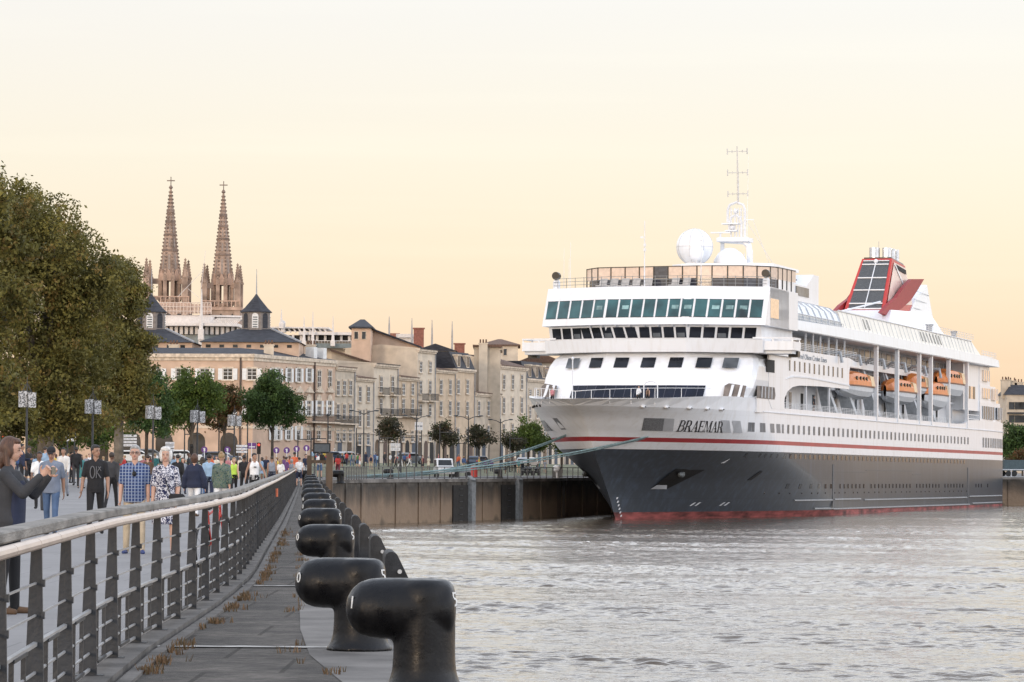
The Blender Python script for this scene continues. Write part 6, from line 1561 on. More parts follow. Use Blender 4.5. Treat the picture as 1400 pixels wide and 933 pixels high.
for px, y0, y1 in ((531, 460, 434), (562, 470, 436), (589.5, 476, 438), (617, 478, 440)):
    MB().tube([(xo(px), -2, zo(y0 + 8)), (xo(px), -2, zo((y0 + y1) / 2)), (xo(px), -2, zo(y1))], [.22, .16, .05], 5).build('flagstaff', mat('staff_grey', (.33, .31, .30), .5), par2)
# house and roofs beyond the stern on the right edge
Y = 600.
rh = empty('stone_house', (xat(1392, Y), Y, 0), 0, 'grey stone house with slate roof and chimneys at the right edge beyond the stern', 'house'); mx0 = rh.location.x
def zo(py, px=1392, Y=600.): return at(px, py, Y).z
def xo(px, Y=600.): return xat(px, Y) - mx0
MB().box((xo(1376), 0, -.2), (xo(1420), 10, zo(540))).build('wall', STONE[2], rh)
MB().prism([(xo(1376) - .3, -.3), (xo(1420), -.3), (xo(1420), 10.3), (xo(1376) - .3, 10.3)], zo(540), zo(526), top=[(xo(1384), 3), (xo(1420), 3), (xo(1420), 7), (xo(1384), 7)]).build('roof', SLATE, rh, fix=True)
chimney(rh, (xo(1378), 3), 1.6, 1.2, zo(545), zo(520), STONE[2]); chimney(rh, (xo(1386), 4), 2.2, 1.2, zo(545), zo(521), STONE[2]); chimney(rh, (xo(1397), 4), 1.6, 1.2, zo(545), zo(523), STONE[2])
for px in (1383, 1391, 1398):
    for py in (560, 578, 592): w_ = MB().box((xo(px) - .5, -.08, zo(py)), (xo(px) + .5, 0, zo(py - 10))).build('window', PANE, rh)
MB().box((xo(1377), -.9, zo(566)), (xo(1400), -.02, zo(564))).build('balcony', IRON, rh)
# ------------------------------------------------------------------ trees
LEAF = {'plane': [leafmat('plane_leaf_olive', (.155, .145, .042)), leafmat('plane_leaf_dark', (.11, .108, .033)), leafmat('plane_leaf_brown', (.19, .14, .046))],
        'green': [leafmat('green_leaf', (.09, .14, .032)), leafmat('green_leaf_dark', (.06, .10, .024)), leafmat('green_leaf_light', (.08, .11, .028))],
        'dark': [leafmat('dark_leaf', (.055, .10, .03)), leafmat('dark_leaf_deep', (.038, .07, .024)), leafmat('dark_leaf_light', (.08, .13, .036))],
        'rust': [leafmat('rust_leaf', (.11, .06, .028)), leafmat('olive_leaf', (.07, .065, .022)), leafmat('green_leaf_2', (.045, .068, .018))],
        'thin': [leafmat('grey_leaf', (.06, .058, .04)), leafmat('thin_green_leaf', (.045, .055, .025)), leafmat('thin_brown_leaf', (.09, .065, .04))]}
BARK = mat('bark', (.075, .06, .045), .9, var=.4, scale=3, stretch=(1, 1, .2), bump=.5, bscale=8)
BARKP = mat('plane_bark', (.13, .11, .085), .9, var=.4, scale=2, bump=.3, bscale=5)
def crown(blobs, n, size, seed, droop=.3, hollow=.55, cl=26):
    """leaf sprays: each spray is a loose clump of small leaf faces; blobs [(centre, radii)]"""
    g = np.random.default_rng(seed); wts = np.array([(b[1][0] * b[1][1] * b[1][2]) ** (2 / 3) for b in blobs]); wts /= wts.sum()
    ns = max(1, n // cl); idx = g.choice(len(blobs), ns, p=wts)
    C = np.array([b[0] for b in blobs])[idx]; RR = np.array([b[1] for b in blobs])[idx]
    d = g.normal(size=(ns, 3)); d /= np.linalg.norm(d, axis=1)[:, None]
    rad = hollow + (1.06 - hollow) * g.random(ns) ** .6
    cen = C + d * RR * rad[:, None]
    pick = g.integers(0, 10, ns); mi = np.where(pick < 6, 0, np.where(pick < 9, 1, 2))
    P = np.repeat(cen, cl, 0) + g.normal(size=(ns * cl, 3)) * size * np.array([2.3, 2.3, 1.5])
    nrm_ = np.repeat(d, cl, 0) * .7 + g.normal(size=(ns * cl, 3)); nrm_ /= np.linalg.norm(nrm_, axis=1)[:, None]
    a = np.cross(nrm_, g.normal(size=nrm_.shape)); a /= np.linalg.norm(a, axis=1)[:, None]; b = np.cross(nrm_, a)
    s = size * (.6 + .8 * g.random(ns * cl))[:, None]
    V = np.stack([P - a * s, P + b * s * .55 - a * s * .1, P + a * s, P - b * s * .55 + a * s * .1], 1).reshape(-1, 3)
    return V, np.repeat(mi, cl)
def leafmesh(name, V, mi, mats):
    me = bpy.data.meshes.new(name); nq = len(V) // 4
    me.vertices.add(len(V)); me.vertices.foreach_set('co', V.astype(np.float32).ravel())
    me.loops.add(nq * 4); me.loops.foreach_set('vertex_index', np.arange(nq * 4, dtype=np.int32))
    me.polygons.add(nq); me.polygons.foreach_set('loop_start', np.arange(0, nq * 4, 4, dtype=np.int32))
    try: me.polygons.foreach_set('loop_total', np.full(nq, 4, dtype=np.int32))
    except Exception: pass
    for m in mats: me.materials.append(m)
    me.polygons.foreach_set('material_index', mi.astype(np.int32)); me.update(calc_edges=True); me.validate(); return me
def tree(px, Y, outline, label, kind, n, size, seed, trunk_r=.2, bark=BARK, base_y=None, group=None, gz=None, thick=None, hollow=.5, lean=0, name='tree', fork=None):
    """outline: [(px, py, rx_px, ry_px)] blobs seen in the photo, each given its own depth around the trunk"""
    x = xat(px, Y); g = ground_z(x, Y) if gz is None else gz; root = empty(name, (x, Y, g), 0, label, 'tree', group); s = Y / F
    rr = random.Random(seed); blobs = []
    wid = max(abs(o[0] - px) + o[2] for o in outline) * s
    for (ox, oy, rx, ry) in outline:
        c = at(ox, oy, Y); off = (ox - px) * s; dep = math.sqrt(max(0, wid * wid * .5 - off * off)) * .55
        for k in ((-1, 1) if dep > rx * s * .6 else (0,)):
            blobs.append(((c.x - x, k * dep * rr.uniform(.6, 1.1), c.z - g), (rx * s, rx * s * .95, ry * s)))
    sub = []                                                       # break every blob into smaller clumps for an uneven outline
    for c, r in blobs:
        for k in range(15):
            d = Vector((rr.gauss(0, 1), rr.gauss(0, 1), rr.gauss(0, 1))).normalized(); q_ = rr.uniform(.35, .92)
            f_ = rr.uniform(.22, .5)
            if k > 9: q_ = rr.uniform(.92, 1.18); f_ = rr.uniform(.12, .26)
            sub.append(((c[0] + d.x * r[0] * q_, c[1] + d.y * r[1] * q_, c[2] + d.z * r[2] * q_), (r[0] * f_, r[1] * f_, r[2] * f_)))
    V, mi = crown(sub, n, size, seed, hollow=hollow)
    zb = min(b[0][2] - b[1][2] for b in blobs); top = max(b[0][2] for b in blobs)
    t = MB().tube([(0, 0, -.2), (lean * .2, 0, zb * .5), (lean * .5, 0, zb + (top - zb) * .35), (lean, 0, top)], [trunk_r * 1.25, trunk_r, trunk_r * .75, trunk_r * .2], 9)
    for k in range(10):
        c = blobs[k % len(blobs)][0]; z0 = zb * .75 + (top - zb) * .05 * k
        t.tube([(0, 0, z0), (c[0] * .45, c[1] * .45, (z0 + c[2]) / 2), (c[0] * .95, c[1] * .95, c[2])], [trunk_r * .5, trunk_r * .3, trunk_r * .08], 5)
    link('crown', leafmesh('crown', V, mi, LEAF[kind]), root)
    t.build('trunk', bark, root); return root
PG = 'plane trees on the promenade'
tree(62, 192, [(20, 330, 75, 75), (85, 345, 60, 62), (-30, 400, 80, 100), (45, 440, 85, 90), (110, 430, 60, 75), (20, 525, 80, 60), (95, 520, 62, 52), (140, 385, 34, 34), (35, 572, 75, 30), (110, 575, 52, 26)], 'huge olive-brown plane tree filling the left edge of the picture', 'plane', 130000, .105, 11, .5, BARKP, group=PG, name='plane_tree')
tree(162, 222, [(150, 395, 34, 40), (165, 440, 30, 46), (135, 470, 45, 60), (178, 500, 30, 42), (140, 545, 46, 38), (196, 468, 17, 12), (186, 545, 24, 26), (172, 375, 18, 16), (182, 400, 12, 14)], 'plane tree with ragged right edge against the church and sky', 'plane', 80000, .105, 12, .34, BARKP, group=PG, name='plane_tree')
tree(-70, 165, [(-40, 300, 90, 60), (-60, 420, 90, 110), (-20, 540, 70, 50)], 'plane tree mostly cut off by the left edge', 'plane', 45000, .12, 13, .5, BARKP, group=PG, name='plane_tree')
tree(200, 275, [(205, 530, 22, 26), (195, 565, 30, 28), (215, 560, 18, 30)], 'dark green tree at the foot of the plane crown beside the third lantern', 'dark', 14000, .13, 14, .16)
tree(85, 300, [(60, 590, 30, 22), (100, 585, 34, 24), (140, 590, 30, 20)], 'low bright green tree under the plane canopy', 'green', 12000, .14, 15, .15)
GT = 'middle green trees by the road'
tree(262, 305, [(248, 535, 26, 26), (268, 560, 34, 28), (240, 565, 26, 26), (285, 535, 20, 22)], 'broad green tree just right of the third lantern, behind the fourth', 'green', 26000, .12, 16, .16, group=GT)
tree(306, 330, [(306, 545, 16, 18), (315, 560, 20, 20), (300, 570, 20, 20)], 'rust-tinged green tree between the fourth and fifth lantern posts', 'rust', 14000, .12, 17, .15, group=GT)
tree(372, 318, [(370, 526, 17, 17), (352, 545, 21, 20), (390, 545, 21, 20), (371, 558, 30, 26), (345, 568, 16, 14), (400, 567, 16, 14), (372, 542, 26, 24)], 'rounded dark green tree on a thin stem right of the fifth lantern', 'dark', 34000, .11, 18, .15, group=GT)
ST = 'small thin trees before the pale houses'
tree(531, 392, [(532, 580, 11, 9), (526, 592, 14, 9), (540, 594, 13, 8)], 'small sparse tree before the house with paired balconies', 'thin', 2600, .14, 19, .09, group=ST, hollow=.2)
tree(606, 405, [(606, 588, 14, 12), (598, 598, 13, 11), (615, 598, 12, 10)], 'small grey-green tree behind the white van', 'thin', 3200, .14, 20, .1, group=ST, hollow=.2)
tree(655, 412, [(652, 592, 13, 11), (662, 600, 12, 9), (645, 602, 11, 8)], 'small reddish tree before the low red-tiled house', 'thin', 2800, .14, 21, .1, group=ST, hollow=.2)
tree(700, 420, [(697, 600, 11, 9), (706, 605, 11, 8)], 'smallest thin tree, between the reddish tree and the bow', 'thin', 2000, .14, 22, .08, group=ST, hollow=.2)
tree(768, 430, [(765, 600, 16, 16), (778, 606, 14, 14)], 'green tree right behind the stem of the ship', 'green', 6000, .14, 31, .12)
tree(800, 440, [(792, 612, 18, 16), (812, 614, 18, 16)], 'bushy green tree mostly hidden behind the bow', 'green', 6000, .14, 32, .12)
tree(722, 428, [(722, 588, 17, 14), (712, 600, 16, 13), (732, 602, 16, 14)], 'dense green tree beside the ship bow', 'green', 9000, .14, 23, .14)
RT = 'trees beyond the stern'
tree(1388, 560, [(1388, 598, 12, 16), (1400, 606, 14, 18), (1380, 612, 10, 14)], 'dark green tree beyond the stern in front of the stone house', 'dark', 9000, .22, 24, .2, gz=0, group=RT)
tree(1398, 540, [(1398, 628, 14, 10), (1384, 630, 8, 8)], 'low olive bush-like tree beyond the stern at the quay edge', 'rust', 4500, .2, 25, .15, gz=0, group=RT)
# dry weeds in the joints of the apron
g = np.random.default_rng(5); V = []
for k in range(1100):
    Z = 15 + 60 * g.random() ** 1.6; q_ = g.random()
    x = railX(Z) + .28 + abs(g.normal()) * .09 if q_ < .72 else edgeX(Z) - .78 + g.normal() * .07
    cl_ = (math.sin(Z * 1.9) + math.sin(Z * .73 + 1) + math.sin(Z * 5.1)) / 3
    if cl_ < (.05 if q_ < .72 else .35): continue
    for j in range(6):
        a = g.random() * 6.28; h = .008 + .026 * g.random() * (1 if q_ < .72 else .7); w_ = .006; l_ = h * (.4 + g.random()); xx = x + g.normal() * .02; zz = Z + g.normal() * .04
        dx, dy = math.cos(a), math.sin(a)
        V += [(xx - dy * w_, zz + dx * w_, -.03), (xx + dy * w_, zz - dx * w_, -.03), (xx + dx * l_ + dy * .002, zz + dy * l_, h), (xx + dx * l_ - dy * .002, zz + dy * l_, h)]
V = np.array(V); mi = np.random.default_rng(2).integers(0, 2, len(V) // 4)
o = link('weeds', leafmesh('weeds', V, mi, [mat('dry_weed', (.17, .10, .05), .9), mat('brown_weed', (.10, .07, .035), .9)])); o['kind'] = 'stuff'; o['label'] = 'dry brown weeds growing in the apron joints'
# ------------------------------------------------------------------ people
def cloth(name, col, rough=.85, var=.12): return mat('cloth_' + name, col, rough, var=var, scale=6)
SKIN = mat('skin_light', (.50, .30, .22), .5, var=.06, scale=8); SKIN_T = mat('skin_tanned', (.32, .18, .12), .5, var=.06, scale=8); SKIN_D = mat('skin_brown', (.16, .085, .055), .5, var=.06, scale=8)
CL = {k: cloth(k, v) for k, v in dict(black=(.012, .012, .014), charcoal=(.035, .036, .04), navy=(.016, .022, .05), blue=(.05, .10, .24), light_blue=(.26, .38, .52), denim=(.07, .12, .22), white=(.72, .72, .72), grey=(.22, .24, .28), blue_grey=(.17, .20, .26), beige=(.46, .38, .27), red=(.42, .04, .035), orange=(.62, .14, .06), pink=(.5, .2, .22), green=(.07, .20, .06), lime=(.42, .60, .08), purple=(.12, .05, .16), burgundy=(.14, .03, .045), brown=(.10, .06, .035), yellow=(.6, .42, .08), teal=(.04, .17, .17), cream=(.6, .55, .45), off_white=(.62, .6, .57)).items()}
HAIR = {k: mat('hair_' + k, v, .55, var=.3, scale=12, stretch=(6, 6, 1)) for k, v in dict(black=(.012, .01, .009), dark=(.03, .02, .014), brown=(.075, .035, .02), blond=(.30, .20, .10), grey=(.30, .29, .28), white=(.62, .60, .57)).items()}
def plaid():
    m, nt, b = nodes_of('plaid_shirt_cloth'); L = nt.links.new; tc = nt.nodes.new('ShaderNodeTexCoord'); sx = nt.nodes.new('ShaderNodeSeparateXYZ'); L(tc.outputs['Object'], sx.inputs[0])
    def bands(sock, f, lo, hi):
        a = nt.nodes.new('ShaderNodeMath'); a.operation = 'MULTIPLY'; a.inputs[1].default_value = f; L(sock, a.inputs[0])
        s = nt.nodes.new('ShaderNodeMath'); s.operation = 'SINE'; L(a.outputs[0], s.inputs[0])
        r = nt.nodes.new('ShaderNodeMapRange'); r.inputs['From Min'].default_value = lo; r.inputs['From Max'].default_value = hi; L(s.outputs[0], r.inputs['Value']); return r.outputs[0]
    def mixc(f, a, b_):
        m_ = nt.nodes.new('ShaderNodeMixRGB'); L(f, m_.inputs[0])
        for i, c in ((1, a), (2, b_)):
            if isinstance(c, tuple): m_.inputs[i].default_value = (*c, 1)
            else: L(c, m_.inputs[i])
        return m_.outputs[0]
    c = mixc(bands(sx.outputs['X'], 120, -.1, .3), (.018, .035, .11), (.07, .13, .30)); c = mixc(bands(sx.outputs['Z'], 120, -.1, .3), c, (.035, .07, .18))
    c = mixc(bands(sx.outputs['X'], 120, .9, .97), c, (.38, .42, .48)); c = mixc(bands(sx.outputs['Z'], 120, .9, .97), c, (.38, .42, .48)); L(c, b.inputs['Base Color']); b.inputs['Roughness'].default_value = .85; return m
def patterned(name, cols, scale, pos=(.42, .52), kind='noise'):
    m, nt, b = nodes_of(name); L = nt.links.new; tc = nt.nodes.new('ShaderNodeTexCoord'); nz = nt.nodes.new('ShaderNodeTexNoise'); nz.inputs['Scale'].default_value = scale; nz.inputs['Detail'].default_value = 2; nz.inputs['Distortion'].default_value = 1.5
    rp = nt.nodes.new('ShaderNodeValToRGB'); e = rp.color_ramp.elements
    while len(e) < len(cols): e.new(.5)
    for k, c in enumerate(cols): e[k].position = pos[0] + (pos[1] - pos[0]) * k / (len(cols) - 1); e[k].color = (*c, 1)
    L(tc.outputs['Object'], nz.inputs['Vector']); L(nz.outputs['Fac'], rp.inputs['Fac']); L(rp.outputs[0], b.inputs['Base Color']); b.inputs['Roughness'].default_value = .85; return m
PLAID = plaid(); DRESS = patterned('navy_white_print_cloth', [(.012, .016, .06), (.02, .025, .08), (.62, .62, .66)], 26, (.44, .54)); BLOUSE = patterned('green_mottled_cloth', [(.02, .04, .04), (.07, .13, .11), (.16, .17, .10), (.06, .10, .15)], 18, (.35, .65))
DIM = dict(fem=False)
def joints(p):
    """joint positions of a figure facing -Y, x to its own left; p is the pose"""
    fem = p.get('fem', False); b = p.get('build', 1.0); J = {}
    sw_ = .155 if fem else .178; hw = .09
    J['sh'] = sw_ * b; lo = 9
    for s_, n_ in ((1, 'L'), (-1, 'R')):
        a, k = p.get('leg' + n_, (0, 0)); hip = Vector((s_ * hw, 0, .93)); sp_ = s_ * p.get('spread', .02)
        d = Vector((sp_, -math.sin(a), -math.cos(a))).normalized(); kn = hip + d * .43
        d2 = Vector((sp_ * .3, -math.sin(a - k), -math.cos(a - k))).normalized(); an = kn + d2 * .43
        J['hip' + n_], J['kn' + n_], J['an' + n_] = hip, kn, an; J['fd' + n_] = a - k * .5; lo = min(lo, an.z - .07)
        al, be, ga, de = p.get('arm' + n_, (.0, .12, .12, 0))       # pitch, abduct, elbow bend, inward
        sh = Vector((s_ * sw_ * b, .01, 1.40)); d = Vector((s_ * math.sin(be), -math.sin(al) * math.cos(be), -math.cos(al) * math.cos(be))); el = sh + d * .29
        t = al + ga; d2 = Vector((s_ * math.sin(be * .4) - s_ * de, -math.sin(t), -math.cos(t))).normalized(); wr = el + d2 * .25
        J['s' + n_], J['e' + n_], J['w' + n_], J['hd' + n_] = sh, el, wr, d2
    J['lift'] = -lo; return J
def head_rot(p): return Matrix.Rotation(p.get('hyaw', 0), 3, 'Z') @ Matrix.Rotation(p.get('hpitch', 0), 3, 'X')
HC = Vector((0, -.005, 1.565))
def person_meshes(key, p, vox=.014, fingers=False):
    """meshes of body, top, legs, shoes, hair in figure space"""
    J = joints(p); up = Vector((0, 0, J['lift'])); fem = p.get('fem', False); b = p.get('build', 1.0); hr = head_rot(p); out = {}
    def torso(mb, e, z0=.84, z1=1.47):
        S = [(.84, .150, .108), (.93, .168 if fem else .160, .118), (1.06, .138 if fem else .150, .105), (1.18, .140 if fem else .156, .108), (1.31, .148 if fem else .168, .122 if fem else .116), (1.385, .132 if fem else .150, .096), (1.44, .088, .072), (1.49, .06, .058)]
        bel = p.get('belly', 0); S = [(z, rx * b, ry * b + (bel if 1.0 < z < 1.25 else 0), 0, -(bel * .6 if 1.0 < z < 1.25 else 0)) for z, rx, ry in S if z0 - .001 <= z <= z1 + .001]
        mb.loft([(z + up.z, rx + e, ry + e, cx, cy) for z, rx, ry, cx, cy in S], 18)
    body = MB(); torso(body, 0)
    body.cap(Vector((0, .01, 1.43)) + up, Vector((0, 0, 1.54)) + up, .058, .052)
    def H(v): return HC + up + hr @ (Vector(v) - HC)
    hd = lambda mb, c, r, n=14, m=10: mb.ell(H(c), tuple(q_ * 1.06 for q_ in r), n, m, rot=hr)
    hd(body, (0, .005, 1.665), (.074, .094, .1)); hd(body, (0, -.022, 1.605), (.056, .07, .07)); hd(body, (0, -.05, 1.568), (.034, .035, .03))
    body.cap(H((0, -.088, 1.655)), H((0, -.108, 1.622)), .011, .016, 8); hd(body, (0, -.083, 1.592), (.024, .014, .013), 8, 6)
    for s_ in (-1, 1): hd(body, (s_ * .076, .005, 1.635), (.012, .022, .032), 8, 6)
    for s_ in (-1, 1): body.cap(Vector((s_ * .06, .01, 1.445)) + up, J['s' + ('L' if s_ > 0 else 'R')] + up, .04, .046)
    for n_, s_ in (('L', 1), ('R', -1)):
        sh, el, wr, d2 = [J[k + n_] + (up if k != 'hd' else Vector()) for k in ('s', 'e', 'w', 'hd')]
        body.cap(sh, el, .05 * b, .04 * b); body.cap(el, wr, .041 * b, .027)
        side = Vector((s_, 0, 0)); fw = d2.cross(side).normalized(); flat = fw.cross(d2).normalized()
        pc = wr + d2 * .055; rot = Matrix((flat * 1, fw, d2)).transposed()
        if abs(rot.determinant()) > .1: body.ell(pc, (.018, .038, .052), 10, 8, rot=rot)
        if fingers:
            grip = p.get('grip', .25)
            for i, (o_, l_) in enumerate(((-.028, .07), (-.0095, .08), (.0095, .076), (.028, .06))):
                a0 = wr + d2 * .095 + fw * o_; q1 = a0 + (d2 * math.cos(grip) - flat * s_ * math.sin(grip)) * l_ * .5; q2 = q1 + (d2 * math.cos(grip * 2.4) - flat * s_ * math.sin(grip * 2.4)) * l_ * .5
                body.cap(wr + d2 * .06 + fw * o_ * .9, a0, .0095, .009, 7); body.cap(a0, q1, .0088, .008, 7); body.cap(q1, q2, .008, .0068, 7)
            tb = wr + d2 * .03 - fw * .03; t1 = tb + (d2 * .6 - fw * .75 - flat * s_ * .3).normalized() * .038; t2 = t1 + (d2 * .9 - fw * .2 - flat * s_ * .4).normalized() * .03
            body.cap(tb, t1, .012, .0105, 7); body.cap(t1, t2, .0105, .008, 7)
        else:
            body.ell(wr + d2 * .115, (.014, .03, .045), 8, 6, rot=rot); tb = wr + d2 * .03 - fw * .03; body.cap(tb, tb + (d2 * .8 - fw * .6).normalized() * .06, .012, .009, 7)
        hip, kn, an = [J[k + n_] + up for k in ('hip', 'kn', 'an')]
        body.cap(hip, kn, .078 * b, .05 * b); body.cap(kn, an, .05 * b, .036)
        ft = Vector((s_ * .03, -math.cos(J['fd' + n_] * .6) * .17, 0)); body.cap(an + Vector((0, .02, -.03)), an + ft + Vector((0, 0, -.045)), .035, .026)
    out['body'] = remesh(body, key + '_body', SKIN, vox if not fingers else min(vox, .0062), 2)
    # top
    t = p.get('top', 'short'); top = MB()
    if t != 'none':
        hem = .84 if p.get('untuck', True) else .93
        torso(top, .012 + p.get('loose', 0), hem, 1.45)
        for n_, s_ in (('L', 1), ('R', -1)):
            sh, el, wr = [J[k + n_] + up for k in ('s', 'e', 'w')]; wd = p.get('sleeve_w', .0)
            if t == 'tank': top.cap(Vector((s_ * .06, .01, 1.45)) + up, Vector((s_ * .12, .01, 1.39)) + up, .052, .058); continue
            top.cap(Vector((s_ * .035, .008, 1.45)) + up, sh, .06, .063)
            if t == 'short': top.cap(sh, sh.lerp(el, .78), .06 * b, .057 * b + wd)
            else: top.cap(sh, el, .06 * b, .058 + wd * .6); top.cap(el, el.lerp(wr, .92 if t == 'long' else .5), .058 + wd * .6, .044 + wd)
        if p.get('skirt'):
            z0, rr = p['skirt']; sw2 = (J['knL'].y + J['knR'].y) / 2
            top.loft([(z0 + up.z, rr, rr * .82, 0, sw2 * .5), ((z0 + .84) / 2 + up.z, rr * .93, rr * .74, 0, sw2 * .25), (.9 + up.z, .175, .13), (1.05 + up.z, .15, .115)], 20)
        out['top'] = remesh(top, key + '_top', CL['grey'], max(vox, .011), 3)
    lg = p.get('legs', 'long')
    if lg != 'none':
        tr = MB(); torso(tr, .012, .84, 1.06); ww = p.get('leg_w', 0)
        for n_, s_ in (('L', 1), ('R', -1)):
            hip, kn, an = [J[k + n_] + up for k in ('hip', 'kn', 'an')]
            tr.cap(hip + Vector((0, 0, -.01)), kn if lg == 'long' else kn.lerp(hip, .12), .09 * b, (.062 if lg == 'long' else .082) * b + ww)
            if lg == 'long': tr.cap(kn, an + Vector((0, 0, -.02)), .062 * b + ww, .05 + ww)
        out['legs'] = remesh(tr, key + '_legs', CL['denim'], max(vox, .012), 3)
    so_ = MB()
    for n_, s_ in (('L', 1), ('R', -1)):
        an = J['an' + n_] + up; ft = Vector((s_ * .03, -math.cos(J['fd' + n_] * .6) * .175, 0))
        so_.cap(an + Vector((0, .035, -.03)), an + ft + Vector((0, 0, -.048)), .042, .034); so_.cap(an + Vector((0, .03, -.045)), an + ft * .6 + Vector((0, 0, -.045)), .036, .038)
    out['shoes'] = remesh(so_, key + '_shoes', CL['black'], max(vox, .012), 2)
    hs_ = p.get('hair', 'short'); ha = MB(); hd(ha, (0, .026, 1.69), (.083, .09, .09)); hd(ha, (0, -.03, 1.735), (.062, .055, .036))
    if hs_ in ('bob', 'curly', 'long'):
        k = 1.18 if hs_ == 'curly' else 1.06
        hd(ha, (0, .035, 1.66), (.09 * k, .085 * k, .1 * k))
        for s_ in (-1, 1): hd(ha, (s_ * .068, .02, 1.63), (.03 * k, .05 * k, .075 * k))
        if hs_ == 'curly': hd(ha, (0, -.03, 1.75), (.08, .06, .045)); 
        if hs_ == 'bob': hd(ha, (0, .05, 1.585), (.08, .05, .07))
        if hs_ == 'long':
            hd(ha, (0, .07, 1.56), (.085, .045, .12))
            for s_ in (-1, 1): ha.cap(H((s_ * .07, .03, 1.6)), Vector((s_ * .085, -.005, 1.38)) + up, .034, .026)
    if hs_ == 'bun': hd(ha, (0, .06, 1.76), (.05, .05, .045))
    if hs_ == 'cap': hd(ha, (0, .005, 1.715), (.086, .105, .066)); hd(ha, (0, -.1, 1.7), (.06, .07, .012))
    out['hair'] = remesh(ha, key + '_hair', HAIR['dark'], max(vox * .8, .008), 1)
    return out, J, up, H
PARTN = dict(top='shirt', legs='trousers', shoes='shoes', hair='hair')
def put_person(meshes, loc, rz, mats, label, scale=1.0, group=None, names=None):
    body = link('person', meshes['body'], None, loc); body.rotation_euler = (0, 0, rz); body.scale = (scale,) * 3; tag(body, label, 'person', group)
    body.material_slots[0].link = 'OBJECT'; body.material_slots[0].material = mats['body']
    for k in ('top', 'legs', 'shoes', 'hair'):
        if k in meshes:
            o = link((names or {}).get(k, PARTN[k]), meshes[k], body); o.material_slots[0].link = 'OBJECT'; o.material_slots[0].material = mats[k]
    return body
WALK1 = dict(legL=(.32, .12), legR=(-.22, .35), armL=(-.28, .12, .2, 0), armR=(.25, .12, .25, 0))
WALK2 = dict(legL=(-.25, .3), legR=(.3, .1), armL=(.3, .1, .3, 0), armR=(-.25, .14, .15, 0))
STAND = dict(legL=(.04, .04), legR=(-.02, .02), armL=(.03, .1, .12, 0), armR=(.06, .12, .2, 0), spread=.08)
TALK = dict(legL=(.05, .05), legR=(-.05, .03), armL=(.35, .12, 1.35, .35), armR=(.02, .14, .25, 0), spread=.08)
def face_bits(body, H, glasses=False, fem=False):
    mb = MB()
    for s_ in (-1, 1): mb.ell(H((s_ * .031, -.088, 1.655)), (.011, .006, .007), 8, 6)
    mb.build('eyes', mat('eye_dark', (.03, .022, .02), .3), body)
    mb = MB()
    for s_ in (-1, 1): mb.cap(H((s_ * .018, -.094, 1.676)), H((s_ * .046, -.083, 1.676)), .0045, .0035, 6)
    mb.build('eyebrows', HAIR['dark'] if not glasses and not fem else HAIR['grey'], body)
    MB().ell(H((0, -.096, 1.594)), (.024, .006, .0065), 10, 6).build('mouth', mat('lips', (.34, .10, .09), .5), body)
    if glasses:
        mb = MB()
        for s_ in (-1, 1):
            mb.tube([H((s_ * .034 + .024 * math.cos(t), -.103, 1.652 + .018 * math.sin(t))) for t in [2 * math.pi * k / 12 for k in range(13)]], .003, 5); mb.tube([H((s_ * .058, -.1, 1.656)), H((s_ * .08, .0, 1.655))], .003, 5)
        mb.tube([H((-.01, -.104, 1.655)), H((.01, -.104, 1.655))], .003, 5); mb.build('glasses', IRON, body)
def pl(px, Z, z=None): x = xat(px, Z); return (x, Z, ground_z(x, Z) if z is None else z)
# -- woman photographing with a phone, seen in profile
p = dict(fem=True, build=1.05, legL=(.05, .03), legR=(-.06, .04), armL=(.80, .12, 1.62, .22), armR=(.84, .2, 1.52, .18), spread=.05, hpitch=.12, hyaw=.12, top='long', loose=.012, hair='long', grip=.75)
m_, J, up, H = person_meshes('photographer', p, .010, True)
w1 = put_person(m_, pl(14, 32), R(82), dict(body=SKIN, top=CL['charcoal'], legs=CL['black'], shoes=CL['brown'], hair=HAIR['brown']), 'woman in a charcoal cardigan and navy top holding up a phone at the left edge', .965, names=dict(top='cardigan'))
face_bits(w1, H)
mb = MB(); mb.loft([(.86 + up.z, .165, .075, 0, -.075), (1.05 + up.z, .16, .078, 0, -.078), (1.2 + up.z, .15, .082, 0, -.078), (1.32 + up.z, .13, .08, 0, -.072), (1.42 + up.z, .07, .05, 0, -.045)], 18)
link('top', remesh(mb, 'navy_top', CL['navy'], .012, 2), w1)
ph = (J['wL'] + J['wR']) / 2 + up + (J['hdL'] + J['hdR']) / 2 * .075
mp_ = Matrix.Translation(w1.location) @ Matrix.Rotation(R(82), 4, 'Z') @ Matrix.Scale(.965, 4)
t_ = MB().box((-.078, -.005, -.038), (.078, .005, .038)).build('phone', mat('phone_grey', (.09, .10, .09), .3)); t_.matrix_world = mp_ @ Matrix.Translation(ph + Vector((0, -.035, .0))); tag(t_, 'dark smartphone held up sideways by the woman at the left edge', 'phone')
for n_ in 'LR':
    a = J['w' + n_] + up; d = J['hd' + n_]; MB().tube([a - d * .05, a - d * .035], .034, 10).build('bracelet', mat('bracelet_white' if n_ == 'R' else 'bracelet_black', (.6, .58, .55) if n_ == 'R' else (.02, .02, .02), .5), w1)
bag = MB().loft([(.0, .06, .03), (.05, .14, .06), (.22, .15, .065), (.28, .11, .05)], 14); t_ = bag.build('shoulder_bag', CL['black'], None, True); tag(t_, 'black bag hanging at the hip of the woman with the phone', 'bag'); t_.matrix_world = mp_ @ Matrix.Translation(Vector((.20, .05, .62 + up.z)))
